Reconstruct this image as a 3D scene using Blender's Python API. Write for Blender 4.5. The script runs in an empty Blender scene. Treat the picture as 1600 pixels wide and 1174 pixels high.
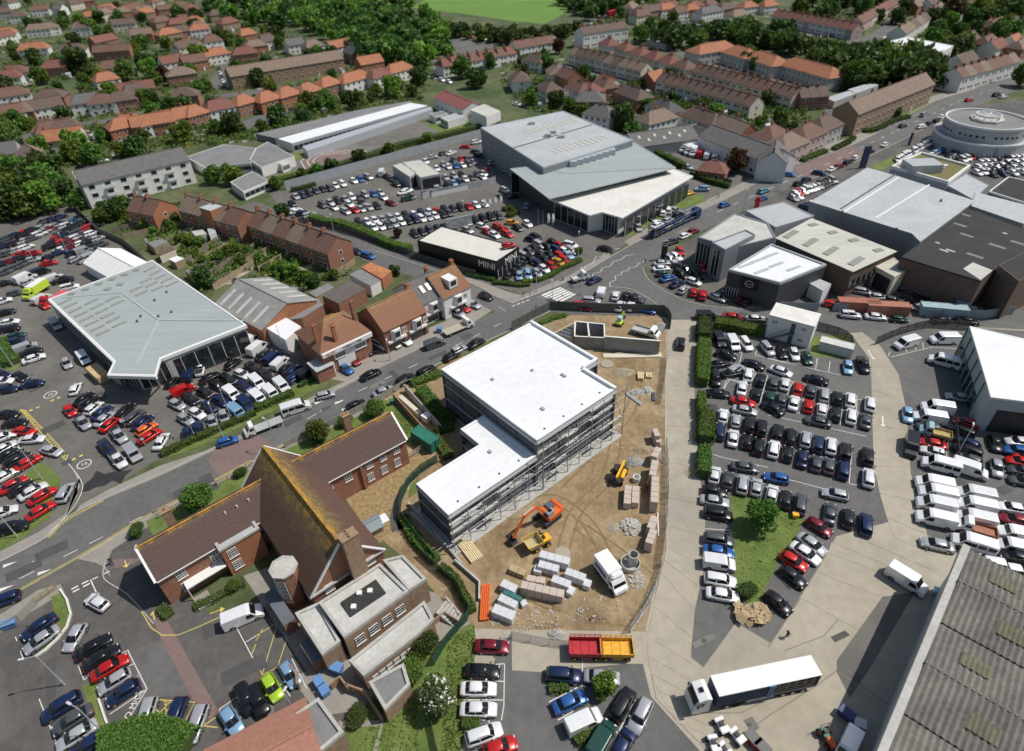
import bpy, math, random
import numpy as np
from mathutils import Vector, Matrix
R=math.radians
rnd=random.Random(7)
SC=bpy.context.scene; COL=SC.collection
# ---------- camera ----------
CF=975.; CP=R(38.18); CR=R(-2.396); CH=80.
_f=np.array([0,math.cos(CP),-math.sin(CP)]); _x=np.array([1.,0,0]); _u=np.cross(_x,_f)
_c,_s=math.cos(CR),math.sin(CR); _X=_c*_x+_s*_u; _U=-_s*_x+_c*_u
cam=bpy.data.cameras.new('camera'); co=bpy.data.objects.new('camera',cam); COL.objects.link(co)
co.matrix_world=Matrix([[_X[0],_U[0],-_f[0],0],[_X[1],_U[1],-_f[1],0],[_X[2],_U[2],-_f[2],CH],[0,0,0,1]])
cam.sensor_fit='HORIZONTAL'; cam.sensor_width=36; cam.lens=CF/1600*36; cam.clip_end=6000; cam.clip_start=1
cam.dof.use_dof=True; cam.dof.focus_distance=108; cam.dof.aperture_fstop=0.058
SC.camera=co
# ---------- world, sun, exposure ----------
SUN_EL=R(57); SH=R(-173)                      # shadows fall towards SH (radians from +x)
sd=Vector((-math.cos(SH)*math.cos(SUN_EL),-math.sin(SH)*math.cos(SUN_EL),math.sin(SUN_EL)))
w=bpy.data.worlds.new('World'); SC.world=w; w.use_nodes=True
nt=w.node_tree; bg=nt.nodes['Background']; sk=nt.nodes.new('ShaderNodeTexSky'); sk.sky_type='NISHITA'; sk.sun_disc=False
sk.sun_elevation=SUN_EL; sk.sun_rotation=math.atan2(sd.x,sd.y); sk.air_density=1.3; sk.dust_density=1.5
nt.links.new(sk.outputs[0],bg.inputs[0]); bg.inputs[1].default_value=0.078
sl=bpy.data.lights.new('sun','SUN'); sl.energy=4.0; sl.angle=R(0.53); sl.color=(1,0.955,0.88)
so=bpy.data.objects.new('sun',sl); COL.objects.link(so); so.rotation_euler=sd.to_track_quat('Z','Y').to_euler(); so.location=(0,0,200)
vs=SC.view_settings; SC.display_settings.display_device='sRGB'; vs.view_transform='Standard'; vs.look='None'; vs.exposure=0.0; SC.cycles.sample_clamp_direct=8; SC.cycles.sample_clamp_indirect=4; vs.gamma=1; vs.use_curve_mapping=False
# ---------- photo point -> place on a level plane ----------
CROP={'11':(0,0,3.9125),'12':(400,0,3.9125),'13':(800,0,3.9125),'14':(1200,0,3.9125),'21':(0,290,3.9125),'22':(400,290,3.9125),'23':(800,290,3.9125),'24':(1200,290,3.9125),
'31':(0,580,3.9125),'32':(400,580,3.9125),'33':(800,580,3.9125),'34':(1200,580,3.9125),'41':(0,874,3.9125),'42':(400,874,3.9125),'43':(800,874,3.9125),'44':(1200,874,3.9125),
'L1':(0,330,7.825),'L2':(0,470,7.825),'F1':(250,560,7.825),'F2':(350,480,7.825),'R1':(1240,180,7.825),'R2':(1400,180,7.825),'S1':(1080,490,7.825),'B1':(440,190,7.825),'B2':(620,190,7.825),
'M1':(680,300,6.52),'Z1':(940,360,6.52),'K1':(740,840,7.825),'G1':(900,560,9.78),'G2':(900,660,9.78),'G3':(900,770,9.78),'E1':(780,750,9.78),'J1':(880,870,6.906),'T1':(1060,1000,6.667),'P1':(850,490,7.62),'0':(0,0,1)}
def px(c,x,y):
    o=CROP[c]; return (o[0]+x/o[2],o[1]+y/o[2])
def W(x,y,z=0.):
    d=_X*(x-800)-_U*(y-587)+_f*CF; t=(z-CH)/d[2]; return Vector((d[0]*t,d[1]*t,z))
def WC(c,x,y,z=0.): return W(*px(c,x,y),z)
def toimg(v):
    a=np.array([v[0],v[1],v[2]-CH]); k=a@_f; return (800+CF*(a@_X)/k,587-CF*(a@_U)/k)
def heading(x,y,ang):
    """compass heading on the ground of a direction seen at angle ang (deg, y up) at photo point x,y"""
    a=W(x,y); b=W(x+4*math.cos(R(ang)),y-4*math.sin(R(ang))); return math.atan2(b.y-a.y,b.x-a.x)
# ---------- objects ----------
def tag(o,label=None,cat=None,group=None,kind=None):
    if label:o['label']=label
    if cat:o['category']=cat
    if group:o['group']=group
    if kind:o['kind']=kind
    return o
def thing(name,label,cat,loc=(0,0,0),rz=0,group=None):
    o=bpy.data.objects.new(name,None); COL.objects.link(o); o.location=loc; o.rotation_euler=(0,0,rz); o.empty_display_size=.5
    return tag(o,label,cat,group)
def put(name,me,parent=None,loc=None,rz=None,label=None):
    o=bpy.data.objects.new(name,me); COL.objects.link(o)
    if parent:o.parent=parent
    if loc is not None:o.location=loc
    if rz is not None:o.rotation_euler=(0,0,rz)
    if label:o['label']=label
    return o
class MB:
    def __init__(s): s.v=[];s.f=[];s.m=[];s.sm=[];s.M=Matrix.Identity(4);s.mi=0;s.smooth=False
    def at(s,x=0,y=0,z=0,rz=0,rx=0,ry=0):
        s.M=Matrix.Translation((x,y,z))@Matrix.Rotation(rz,4,'Z')@Matrix.Rotation(ry,4,'Y')@Matrix.Rotation(rx,4,'X'); return s
    def mat(s,i,smooth=False): s.mi=i;s.smooth=smooth;return s
    def add(s,vs,fs):
        n=len(s.v); M=s.M
        s.v+= [tuple(M@Vector(v)) for v in vs]
        for f in fs: s.f.append([n+i for i in f]); s.m.append(s.mi); s.sm.append(s.smooth)
        return s
    def box(s,x0,y0,z0,x1,y1,z1):
        return s.add([(x0,y0,z0),(x1,y0,z0),(x1,y1,z0),(x0,y1,z0),(x0,y0,z1),(x1,y0,z1),(x1,y1,z1),(x0,y1,z1)],
            [(0,3,2,1),(4,5,6,7),(0,1,5,4),(1,2,6,5),(2,3,7,6),(3,0,4,7)])
    def cbox(s,cx,cy,z0,lx,ly,lz): return s.box(cx-lx/2,cy-ly/2,z0,cx+lx/2,cy+ly/2,z0+lz)
    def rbox(s,x0,y0,z0,x1,y1,z1,b=.06):
        """box with chamfered vertical and top edges"""
        r=[(x0+b,y0),(x1-b,y0),(x1,y0+b),(x1,y1-b),(x1-b,y1),(x0+b,y1),(x0,y1-b),(x0,y0+b)]
        cx,cy=(x0+x1)/2,(y0+y1)/2
        t=[(x+(cx-x)*b/max(.01,abs(cx-x)) if abs(cx-x)>b else x, y+(cy-y)*b/max(.01,abs(cy-y)) if abs(cy-y)>b else y) for x,y in r]
        v=[(x,y,z0) for x,y in r]+[(x,y,z1-b) for x,y in r]+[(x,y,z1) for x,y in t]
        f=[tuple(range(7,-1,-1)),tuple(range(16,24))]
        for k in range(8):
            j=(k+1)%8; f.append((k,j,8+j,8+k)); f.append((8+k,8+j,16+j,16+k))
        return s.add(v,f)
    def prism(s,pts,z0,z1,cap=True):
        n=len(pts); a=sum(pts[i][0]*pts[(i+1)%n][1]-pts[(i+1)%n][0]*pts[i][1] for i in range(n))
        if a<0: pts=pts[::-1]
        v=[(p[0],p[1],z0) for p in pts]+[(p[0],p[1],z1) for p in pts]
        f=[(i,(i+1)%n,n+(i+1)%n,n+i) for i in range(n)]
        if cap: f+=[tuple(range(n-1,-1,-1)),tuple(range(n,2*n))]
        return s.add(v,f)
    def cyl(s,p0,p1,r0,r1=None,n=8,cap=True):
        r1=r0 if r1 is None else r1; p0=Vector(p0);p1=Vector(p1); d=(p1-p0).normalized()
        a=d.orthogonal().normalized(); b=d.cross(a); v=[]
        for p,r in ((p0,r0),(p1,r1)):
            for i in range(n):
                t=2*math.pi*i/n; v.append(tuple(p+a*math.cos(t)*r+b*math.sin(t)*r))
        f=[(i,(i+1)%n,n+(i+1)%n,n+i) for i in range(n)]
        if cap: f+=[tuple(range(n-1,-1,-1)),tuple(range(n,2*n))]
        return s.add(v,f)
    def bar(s,p0,p1,w=.1,h=None):
        h=w if h is None else h; p0=Vector(p0);p1=Vector(p1); d=(p1-p0).normalized()
        a=d.cross(Vector((0,0,1)));
        if a.length<.01:a=Vector((1,0,0))
        a.normalize(); b=a.cross(d); v=[]
        for p in (p0,p1):
            for x,y in ((-1,-1),(1,-1),(1,1),(-1,1)): v.append(tuple(p+a*x*w/2+b*y*h/2))
        return s.add(v,[(3,2,1,0),(4,5,6,7),(0,1,5,4),(1,2,6,5),(2,3,7,6),(3,0,4,7)])
    def blob(s,c,r,n=8,m=5,j=.15,rr=rnd):
        v=[];f=[]
        for k in range(m+1):
            ph=math.pi*k/m
            for i in range(n):
                t=2*math.pi*i/n; q=1+rr.uniform(-j,j)
                v.append((c[0]+r[0]*q*math.sin(ph)*math.cos(t),c[1]+r[1]*q*math.sin(ph)*math.sin(t),c[2]+r[2]*q*math.cos(ph)))
        for k in range(m):
            for i in range(n):
                f.append((k*n+i,(k+1)*n+i,(k+1)*n+(i+1)%n,k*n+(i+1)%n))
        return s.add(v,f)
    def loft(s,rings,cap=True):
        n=len(rings[0]); v=[p for r in rings for p in r]; f=[]
        for k in range(len(rings)-1):
            for i in range(n): f.append((k*n+i,k*n+(i+1)%n,(k+1)*n+(i+1)%n,(k+1)*n+i))
        if cap: f+=[tuple(range(n-1,-1,-1)),tuple((len(rings)-1)*n+i for i in range(n))]
        return s.add(v,f)
    def mesh(s,name,mats):
        me=bpy.data.meshes.new(name); me.from_pydata(s.v,[],s.f)
        for m in (mats if isinstance(mats,(list,tuple)) else [mats]): me.materials.append(m)
        me.polygons.foreach_set('material_index',s.m); me.polygons.foreach_set('use_smooth',s.sm); me.update(); return me
    def build(s,name,mats,parent=None,label=None): return put(name,s.mesh(name,mats),parent,label=label)
# ---------- materials ----------
MATS={}
def mat(name,col,rough=.8,var=.12,scale=.6,metal=0,bump=0,col2=None,thr=None,obj=False,spec=None,detail=6,coat=0,stretch=None,emit=None):
    if name in MATS:return MATS[name]
    m=bpy.data.materials.new(name); m.use_nodes=True; n=m.node_tree.nodes; l=m.node_tree.links; p=n['Principled BSDF']
    p.inputs['Roughness'].default_value=rough; p.inputs['Metallic'].default_value=metal
    if spec is not None: p.inputs['Specular IOR Level'].default_value=spec
    if coat: p.inputs['Coat Weight'].default_value=coat; p.inputs['Coat Roughness'].default_value=.08
    if var or col2:
        if obj: g=n.new('ShaderNodeTexCoord').outputs['Object']
        else: g=n.new('ShaderNodeNewGeometry').outputs['Position']
        if stretch:
            mp=n.new('ShaderNodeMapping'); mp.inputs['Rotation'].default_value=(0,0,stretch[0]); mp.inputs['Scale'].default_value=(stretch[1],1,1); l.new(g,mp.inputs[0]); g=mp.outputs[0]
        t=n.new('ShaderNodeTexNoise'); t.inputs['Scale'].default_value=scale; t.inputs['Detail'].default_value=detail; t.inputs['Roughness'].default_value=.65; l.new(g,t.inputs['Vector'])
        r=n.new('ShaderNodeValToRGB'); l.new(t.outputs['Fac'],r.inputs[0])
        c2=col2 or tuple(c*(1+var) for c in col); c1=col if col2 else tuple(c*(1-var) for c in col)
        lo,hi=thr or (.3,.7); r.color_ramp.elements[0].position=lo; r.color_ramp.elements[1].position=hi
        r.color_ramp.elements[0].color=(*c1,1); r.color_ramp.elements[1].color=(*c2,1)
        out=r.outputs[0]
        t2=n.new('ShaderNodeTexNoise'); t2.inputs['Scale'].default_value=scale*7.3; t2.inputs['Detail'].default_value=4; l.new(g,t2.inputs['Vector'])
        mr=n.new('ShaderNodeMapRange'); mr.inputs[1].default_value=.3; mr.inputs[2].default_value=.7; v2=min(.3,var*.55+.02); mr.inputs[3].default_value=1-v2; mr.inputs[4].default_value=1+v2; l.new(t2.outputs['Fac'],mr.inputs[0])
        mx=n.new('ShaderNodeMix'); mx.data_type='RGBA'; mx.blend_type='MULTIPLY'; mx.inputs[0].default_value=1; l.new(out,mx.inputs[6])
        cb=n.new('ShaderNodeCombineColor'); [l.new(mr.outputs[0],cb.inputs[i]) for i in range(3)]; l.new(cb.outputs[0],mx.inputs[7]); l.new(mx.outputs[2],p.inputs['Base Color'])
        if bump:
            b=n.new('ShaderNodeBump'); b.inputs['Strength'].default_value=bump; b.inputs['Distance'].default_value=.3; l.new(t2.outputs['Fac'],b.inputs['Height']); l.new(b.outputs[0],p.inputs['Normal'])
    else: p.inputs['Base Color'].default_value=(*col,1)
    if emit: p.inputs['Emission Color'].default_value=(*col,1); p.inputs['Emission Strength'].default_value=emit
    MATS[name]=m; return m
def paintmat(name,rough=.3,metal=.25,coat=.5,dirt=.06):
    m=bpy.data.materials.new(name); m.use_nodes=True; n=m.node_tree.nodes; l=m.node_tree.links; p=n['Principled BSDF']
    oi=n.new('ShaderNodeObjectInfo'); t=n.new('ShaderNodeTexNoise'); t.inputs['Scale'].default_value=1.5
    g=n.new('ShaderNodeTexCoord'); l.new(g.outputs['Object'],t.inputs[0])
    mr=n.new('ShaderNodeMapRange'); mr.inputs[3].default_value=1-dirt*2; mr.inputs[4].default_value=1+dirt; l.new(t.outputs[0],mr.inputs[0])
    mx=n.new('ShaderNodeVectorMath'); mx.operation='SCALE'; l.new(oi.outputs['Color'],mx.inputs[0]); l.new(mr.outputs[0],mx.inputs['Scale']); l.new(mx.outputs[0],p.inputs['Base Color'])
    p.inputs['Roughness'].default_value=rough; p.inputs['Metallic'].default_value=metal; p.inputs['Coat Weight'].default_value=coat; p.inputs['Coat Roughness'].default_value=.06
    MATS[name]=m; return m
PAINT=paintmat('car_paint'); PLAIN=paintmat('painted_surface',.7,0,0,.12)
asphalt=mat('asphalt',(.12,.118,.114),.9,.16,.12,bump=.15)
asphalt_d=mat('asphalt_dark',(.092,.086,.08),.9,.2,.15,bump=.2)
asphalt_b=mat('asphalt_brown',(.13,.122,.11),.9,.15,.1,bump=.15)
asphalt_r=mat('asphalt_red',(.19,.13,.12),.9,.12,.2)
paving=mat('paving',(.27,.25,.22),.9,.12,.3)
concrete=mat('concrete',(.37,.33,.26),.9,.11,.09,bump=.1)
concrete_g=mat('concrete_grey',(.42,.41,.38),.85,.15,.25)
dirt=mat('dirt',(.2,.137,.073),.95,.22,.14,bump=1.0,col2=(.38,.28,.16),thr=(.34,.68))
rubble_m=mat('rubble',(.25,.2,.14),.95,.3,2.5,bump=.6,col2=(.5,.43,.33))
grass=mat('grass',(.075,.12,.022),.95,.3,.35,bump=.5,col2=(.15,.2,.045))
grass_f=mat('grass_field',(.1,.2,.03),.95,.12,.02,col2=(.14,.25,.045))
lawn=mat('garden_ground',(.045,.075,.02),.95,.35,.06,bump=.3,col2=(.12,.125,.06),thr=(.38,.66))
white=mat('white_marking',(.72,.71,.68),.8,.15,1.5)
yellow=mat('yellow_marking',(.62,.5,.13),.8,.2,1.5)
kerbm=mat('kerb_stone',(.42,.4,.36),.85,.12,.8)
brick=mat('brick',(.24,.10,.065),.9,.25,1.6,bump=.2,col2=(.33,.17,.11))
brick_o=mat('brick_orange',(.36,.15,.075),.9,.2,1.6,bump=.2)
brick_y=mat('brick_brown',(.3,.2,.13),.9,.25,1.6,bump=.2)
render_w=mat('white_render',(.72,.71,.68),.85,.06,.4)
render_c=mat('cream_render',(.62,.57,.46),.85,.08,.4)
glass=mat('window_glass',(.02,.025,.03),.08,0,1,spec=.8)
carglass=mat('car_glass',(.008,.01,.012),.04,0,1,spec=.5)
rubber=mat('rubber',(.018,.018,.019),.85,0)
chrome=mat('alloy',(.5,.5,.5),.3,0,metal=.9)
frame_w=mat('white_frame',(.75,.75,.73),.5,0)
lampw=mat('lamp_lens',(.75,.77,.8),.15,0,spec=.8)
lampr=mat('tail_lens',(.45,.02,.02),.2,0)
black=mat('black_plastic',(.025,.025,.027),.5,0)
roof_white=mat('white_membrane',(.74,.75,.76),.6,.045,.12)
roof_grey=mat('grey_metal_roof',(.34,.375,.37),.5,.06,.12,stretch=(.7,.12))
roof_grey2=mat('pale_grey_roof',(.42,.44,.45),.6,.1,.12)
roof_cream=mat('cream_metal_roof',(.5,.49,.43),.6,.1,.2,stretch=(.7,.2))
roof_dark=mat('dark_felt_roof',(.035,.034,.033),.9,.25,.3)
roof_felt=mat('grey_felt_roof',(.2,.2,.2),.9,.15,.2)
roof_fel2=mat('pale_stained_roof',(.42,.41,.37),.9,.15,.3,col2=(.55,.55,.52))
wall_grey=mat('grey_cladding',(.2,.22,.24),.6,.05,.3)
wall_lgrey=mat('pale_cladding',(.38,.4,.42),.6,.05,.3)
wall_dark=mat('dark_cladding',(.05,.053,.058),.6,.08,.3)
wall_black=mat('black_cladding',(.012,.012,.013),.45,0)
steel=mat('galvanised_steel',(.5,.53,.56),.45,.08,2,metal=.3)
steel_d=mat('dark_steel',(.09,.1,.12),.5,.1,2)
timber=mat('timber',(.5,.39,.24),.85,.15,2)
fence_t=mat('fence_timber',(.33,.26,.17),.9,.2,1)
tile_b=mat('brown_tile',(.115,.07,.052),.9,.25,.5,bump=.3,col2=(.18,.13,.11))
orange=mat('orange_paint',(.72,.13,.02),.45,.08,3)
machine_y=mat('machine_yellow',(.78,.43,.02),.45,.08,3)
blue_t=mat('blue_paint',(.05,.16,.4),.4,.1,2)

def greypatch(m,c3,sc,lo,hi):
    n=m.node_tree.nodes; l=m.node_tree.links; p=n['Principled BSDF']; src=p.inputs['Base Color'].links[0].from_socket
    g=n.new('ShaderNodeNewGeometry'); t=n.new('ShaderNodeTexNoise'); t.inputs['Scale'].default_value=sc; t.inputs['Detail'].default_value=9; t.inputs['Roughness'].default_value=.7; t.inputs['Distortion'].default_value=.6; l.new(g.outputs['Position'],t.inputs[0])
    mr=n.new('ShaderNodeMapRange'); mr.inputs[1].default_value=lo; mr.inputs[2].default_value=hi; mr.clamp=True; l.new(t.outputs[0],mr.inputs[0])
    x=n.new('ShaderNodeMix'); x.data_type='RGBA'; l.new(mr.outputs[0],x.inputs[0]); l.new(src,x.inputs[6]); x.inputs[7].default_value=(*c3,1); l.new(x.outputs[2],p.inputs['Base Color'])
greypatch(dirt,(.27,.24,.17),.07,.56,.72); greypatch(dirt,(.46,.4,.29),.16,.6,.7)
greypatch(asphalt_b,(.185,.175,.15),.045,.5,.68); greypatch(asphalt_d,(.14,.13,.115),.06,.5,.66); greypatch(asphalt,(.16,.153,.14),.05,.52,.7); greypatch(concrete,(.27,.25,.21),.05,.5,.72); greypatch(grass,(.17,.2,.06),.12,.5,.66)
# ================= GROUND =================
SHN=[0]
def sheet(name,pts,m,lvl,kind='structure',crop='0',world=False,label=None,sub=0):
    ws=[Vector((p[0],p[1],0)) for p in pts] if world else [WC(crop,*p) for p in pts]
    SHN[0]+=1; z=lvl*.004+(SHN[0]%8)*.00045; me=bpy.data.meshes.new(name)
    a=sum(ws[i].x*ws[(i+1)%len(ws)].y-ws[(i+1)%len(ws)].x*ws[i].y for i in range(len(ws)))
    if a<0: ws=ws[::-1]
    me.from_pydata([(p.x,p.y,z) for p in ws],[],[list(range(len(ws)))]); me.materials.append(m)
    o=put(name,me); return tag(o,label,kind=kind)
def smoothpts(ps,n=6):
    out=[]; P=[Vector(p) for p in ps]
    for i in range(len(P)-1):
        a=P[max(0,i-1)];b=P[i];c=P[i+1];d=P[min(len(P)-1,i+2)]
        for k in range(n):
            t=k/n; out.append(.5*((2*b)+(c-a)*t+(2*a-5*b+4*c-d)*t*t+(-a+3*b-3*c+d)*t**3))
    out.append(P[-1]); return out
def ribbon(mb,ws,w,z0,z1=None,off=0):
    n=len(ws); L=[];Rr=[]
    for i in range(n):
        d=(ws[min(n-1,i+1)]-ws[max(0,i-1)]); d=Vector((d.x,d.y,0)).normalized(); s=Vector((-d.y,d.x,0))
        L.append(ws[i]+s*(off+w/2)); Rr.append(ws[i]+s*(off-w/2))
    if z1 is None:
        mb.add([(p.x,p.y,z0) for p in Rr]+[(p.x,p.y,z0) for p in L],[(i,i+1,n+i+1,n+i) for i in range(n-1)])
    else:
        v=[(p.x,p.y,z) for q,z in ((Rr,z0),(Rr,z1),(L,z1),(L,z0)) for p in q]
        f=[]
        for i in range(n-1):
            for a,b in ((0,1),(1,2),(2,3)): f.append((a*n+i,a*n+i+1,b*n+i+1,b*n+i)[::-1])
        f+= [(0,n,2*n,3*n),(n-1,4*n-1,3*n-1,2*n-1)]
        mb.add(v,f)
    return mb
import itertools
RZ=itertools.cycle([.0003*i for i in range(1,12)])
def road(name,cl,w,m,lvl,crop='0',sm=True):
    ws=[WC(crop,*p) for p in cl]; ws=smoothpts(ws) if sm else ws
    return tag(ribbon(MB(),ws,w,lvl*.004+next(RZ)).build(name,m),kind='structure')
def marking(name,cl,w,m=white,lvl=12,crop='0',dash=None,sm=False,parent=None):
    ws=[WC(crop,*p) for p in cl]; ws=smoothpts(ws) if sm else ws
    mb=MB()
    if dash:
        on,off=dash; 
        for a,b in zip(ws,ws[1:]):
            L=(b-a).length; d=(b-a)/max(L,1e-6); t=0
            while t<L: ribbon(mb,[a+d*t,a+d*min(L,t+on)],w,lvl*.004); t+=on+off
    else: ribbon(mb,ws,w,lvl*.004)
    return tag(mb.build(name,m),kind='structure')
def kerb(cl,crop='0',sm=True,w=.18,h=.12):
    ws=[WC(crop,*p) for p in cl]; ws=smoothpts(ws,4) if sm else ws
    return tag(ribbon(MB(),ws,w,0,h).build('kerb',kerbm),kind='structure')
tag(MB().add([(-4000,-800,0),(4000,-800,0),(4000,5000,0),(-4000,5000,0)],[(0,1,2,3)]).build('ground',lawn),kind='structure')
# industrial hardstanding north of the main road (van dealer, premium dealer, right trading estate)
sheet('pavement_yard',[(-60,330),(112,318),(205,400),(500,560),(512,600),(250,716),(110,800),(60,850),(-60,905)],asphalt_b,2)
sheet('dealer_yard',[(420,300),(446,298),(752,216),(880,170),(1100,255),(1132,290),(1101,324),(1010,362),(953,398),(887,438),(815,460),(732,436),(543,372),(446,340)],asphalt_b,2)
sheet('school_playground',[(392,270),(470,225),(650,190),(705,196),(690,213),(560,245),(420,285)],asphalt_b,2)
sheet('yard_right',[(1010,410),(1240,291),(1440,203),(1490,170),(1640,150),(1640,520),(1040,520),(1020,460)],asphalt_d,2)
sheet('hospital_yard',[(1010,230),(1100,240),(1240,250),(1130,310),(1085,275)],asphalt_b,2)
sheet('concrete_yard',[(1034,486),(1107,479),(1620,485),(1680,1200),(700,1200),(742,981),(1009,985),(1042,860),(1040,600)],concrete,3)
sheet('service_road',[(1046,486),(1068,469),(1107,478),(1170,481),(1300,480),(1620,484),(1620,516),(1514,511),(1400,514),(1328,521),(1277,513),(1190,500),(1088,498),(1046,500)],asphalt,5)
# right car park
sheet('car_park',[(1090,500),(1195,500),(1277,514),(1330,522),(1358,560),(1361,590),(1364,700),(1381,790),(1392,815),(1307,838),(1287,874),(1205,1006),(1150,973),(1099,1043),(1079,1027),(1086,951),(1099,894),(1102,810),(1089,708),(1084,580)],asphalt,4)
sheet('van_park',[(1345,518),(1360,516),(1510,512),(1640,520),(1640,900),(1500,868),(1450,840),(1423,740),(1416,640),(1404,585),(1375,540)],asphalt,4)
sheet('asphalt_and_shade_patch',[(420,620),(700,230),(900,200),(640,640),(560,760),(500,850),(420,690)],asphalt_b,5,crop='44')  # shade on the concrete yard, painted as a darker sheet
sheet('car_park_lower',[(0,440),(0,680),(170,690),(690,640),(800,640),(850,840),(1150,1174),(-300,1300),(-100,600)],asphalt,6,crop='43')
# main road
RN=[(-80,948),(0,878),(72,840),(102,811),(160,780),(255,739),(337,700),(400,676),(484,629),(563,589),(655,546),(742,503),(800,474),(887,440),(953,402),(984,384),(1020,364),(1101,327),(1215,266),(1343,222),(1461,158),(1527,138),(1600,111),(1680,75)]
RS=[(-80,985),(5,941),(123,874),(228,811),(289,779),(400,720),(441,699),(558,643),(612,606),(700,562),(800,515),(861,486),(905,465),(951,449),(1004,420),(1050,385),(1130,345),(1200,312),(1240,291),(1320,262),(1358,244),(1440,203),(1480,183),(1600,138),(1680,105)]
sheet('road',RN+RS[::-1],asphalt,6)
sheet('car_park',[(880,470),(905,464),(951,447),(984,451),(1012,465),(1030,479),(1042,489),(1046,498),(1030,494),(897,493),(862,488)],asphalt,7)
sheet('earth_site',[(600,628),(690,640),(700,700),(640,748),(560,770),(560,650)],dirt,6)
sheet('earth_site',[(618,800),(650,750),(745,870),(748,985),(715,960),(690,900),(640,850)],dirt,6)
sheet('junction_road',[(905,464),(951,448),(984,452),(1012,466),(1030,480),(1040,488),(1046,500),(1107,500),(1107,479),(1068,468),(1035,453),(1012,436),(1004,419),(1030,398),(960,420)],asphalt,7)
sheet('red_road_surface',[(395,722),(343,745),(326,722),(337,700),(398,677),(420,690),(433,702)],asphalt_r,8)
sheet('red_road_surface',[(1240,262),(1330,226),(1352,240),(1262,283)],asphalt_r,8)
road('side_street',[(380,322),(470,352),(545,378),(600,403),(680,428),(745,453),(812,487)],8.5,asphalt,5)
sheet('forecourt',[(505,590),(560,560),(700,500),(742,470),(778,479),(742,503),(655,546),(563,589),(545,598)],paving,3)
sheet('pavement',[(0,878),(72,840),(102,811),(120,775),(124,745),(112,730),(126,760),(100,805),(60,832),(0,862)],paving,7)
sheet('pavement',[(1101,327),(1132,313),(1215,270),(1215,258),(1132,300),(1085,322),(1020,352),(975,378),(984,384)],paving,7)
sheet('pavement',[(815,462),(887,432),(953,395),(953,402),(887,440),(800,474),(780,466),(745,447),(700,430),(700,424),(750,440),(790,455)],paving,7)
sheet('pavement',[(1215,266),(1343,222),(1461,158),(1527,138),(1520,132),(1458,150),(1335,212),(1212,254)],paving,7)
sheet('pavement',[(320,705),(250,728),(170,765),(125,790),(118,800),(255,742),(337,703),(484,632),(563,592),(560,586),(480,624),(400,668)],paving,7)
# police yard side
sheet('car_park',[(-80,985),(5,941),(123,874),(180,848),(228,822),(250,840),(240,900),(330,960),(420,930),(500,1010),(560,1100),(500,1200),(-80,1300)],asphalt_d,5)
sheet('pavement',[(-80,1000),(5,958),(60,922),(95,913),(100,925),(60,950),(0,985),(-60,1020)],paving,8)
sheet('pavement',[(123,874),(228,811),(400,720),(558,643),(612,606),(616,612),(560,652),(400,730),(240,818),(175,860),(165,885),(175,905),(160,885),(150,880)],paving,8)
sheet('grass_verge',[(228,815),(300,778),(375,742),(410,722),(380,770),(330,790),(240,840)],grass,8)
sheet('grass_verge',[(441,705),(560,650),(602,625),(640,640),(660,668),(648,700),(620,680),(520,690),(475,715)],grass,8)
sheet('grass_verge',[(310,230),(380,200),(430,330),(400,440),(300,530),(220,590),(360,450),(330,330)],grass,8,crop='41')
sheet('grass_verge',[(500,770),(590,750),(600,860),(690,1080),(650,1120),(580,1000)],grass,8,crop='41')
sheet('grass_verge',[(140,640),(250,560),(310,590),(380,670),(310,800),(350,800),(300,900),(130,1030),(0,1100),(-60,1120),(-60,1000),(100,960),(180,890),(250,800),(260,700)],grass,8,crop='31')
sheet('grass_verge',[(985,500),(1140,440),(1330,350),(1565,230),(1565,290),(1400,380),(1150,490),(1010,530)],grass,8,crop='31')
sheet('grass_verge',[(0,230),(180,140),(300,40),(420,30),(430,70),(330,130),(100,250),(0,290)],grass,8,crop='32')
sheet('grass_verge',[(0,460),(60,500),(180,640),(250,760),(200,860),(60,840),(0,760)],grass,8,crop='L2')
sheet('grass_verge',[(690,1000),(740,975),(746,1010),(735,1060),(722,1174),(545,1200),(545,1120),(600,1080),(650,1040)],grass,8)
sheet('lawn',[(1330,745),(1500,790),(1565,830),(1565,1174),(1380,1174)],grass,8,crop='33')
sheet('lawn',[(0,830),(225,905),(140,1070),(60,1174),(-60,1430),(-190,1400),(-220,1120),(-200,745),(-80,790)],grass,9,crop='34')
sheet('lawn',[(640,280),(740,270),(760,310),(640,310)],grass,8,crop='S1')
sheet('lawn',[(270,930),(500,900),(520,1000),(470,1060),(250,1040)],grass,8,crop='24')
sheet('grass_verge',[(1320,283),(1358,262),(1475,205),(1478,218),(1400,255),(1345,285),(1325,297)],grass,8)
sheet('lawn',[(1338,195),(1360,188),(1462,158),(1440,170),(1360,211),(1345,205)],grass,8)
sheet('lawn',[(690,280),(940,160),(1100,60),(1170,60),(1190,95),(1000,160),(700,320)],grass,8,crop='23')
sheet('lawn',[(90,1080),(240,1040),(280,1080),(100,1130)],grass,8,crop='12')
sheet('lawn',[(230,940),(290,925),(320,950),(240,985)],grass,8,crop='12')
sheet('lawn',[(1040,770),(1100,740),(1300,700),(1380,780),(1180,840)],grass,8,crop='12')
sheet('paving',[(455,1060),(620,985),(640,1000),(600,1080),(560,1110),(500,1120)],paving,9)
sheet('path',[(500,990),(770,985),(775,1020),(520,1030)],paving,9,crop='42')
sheet('path',[(775,945),(790,945),(740,1174),(715,1174),(760,1030)],paving,10,crop='42')
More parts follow.
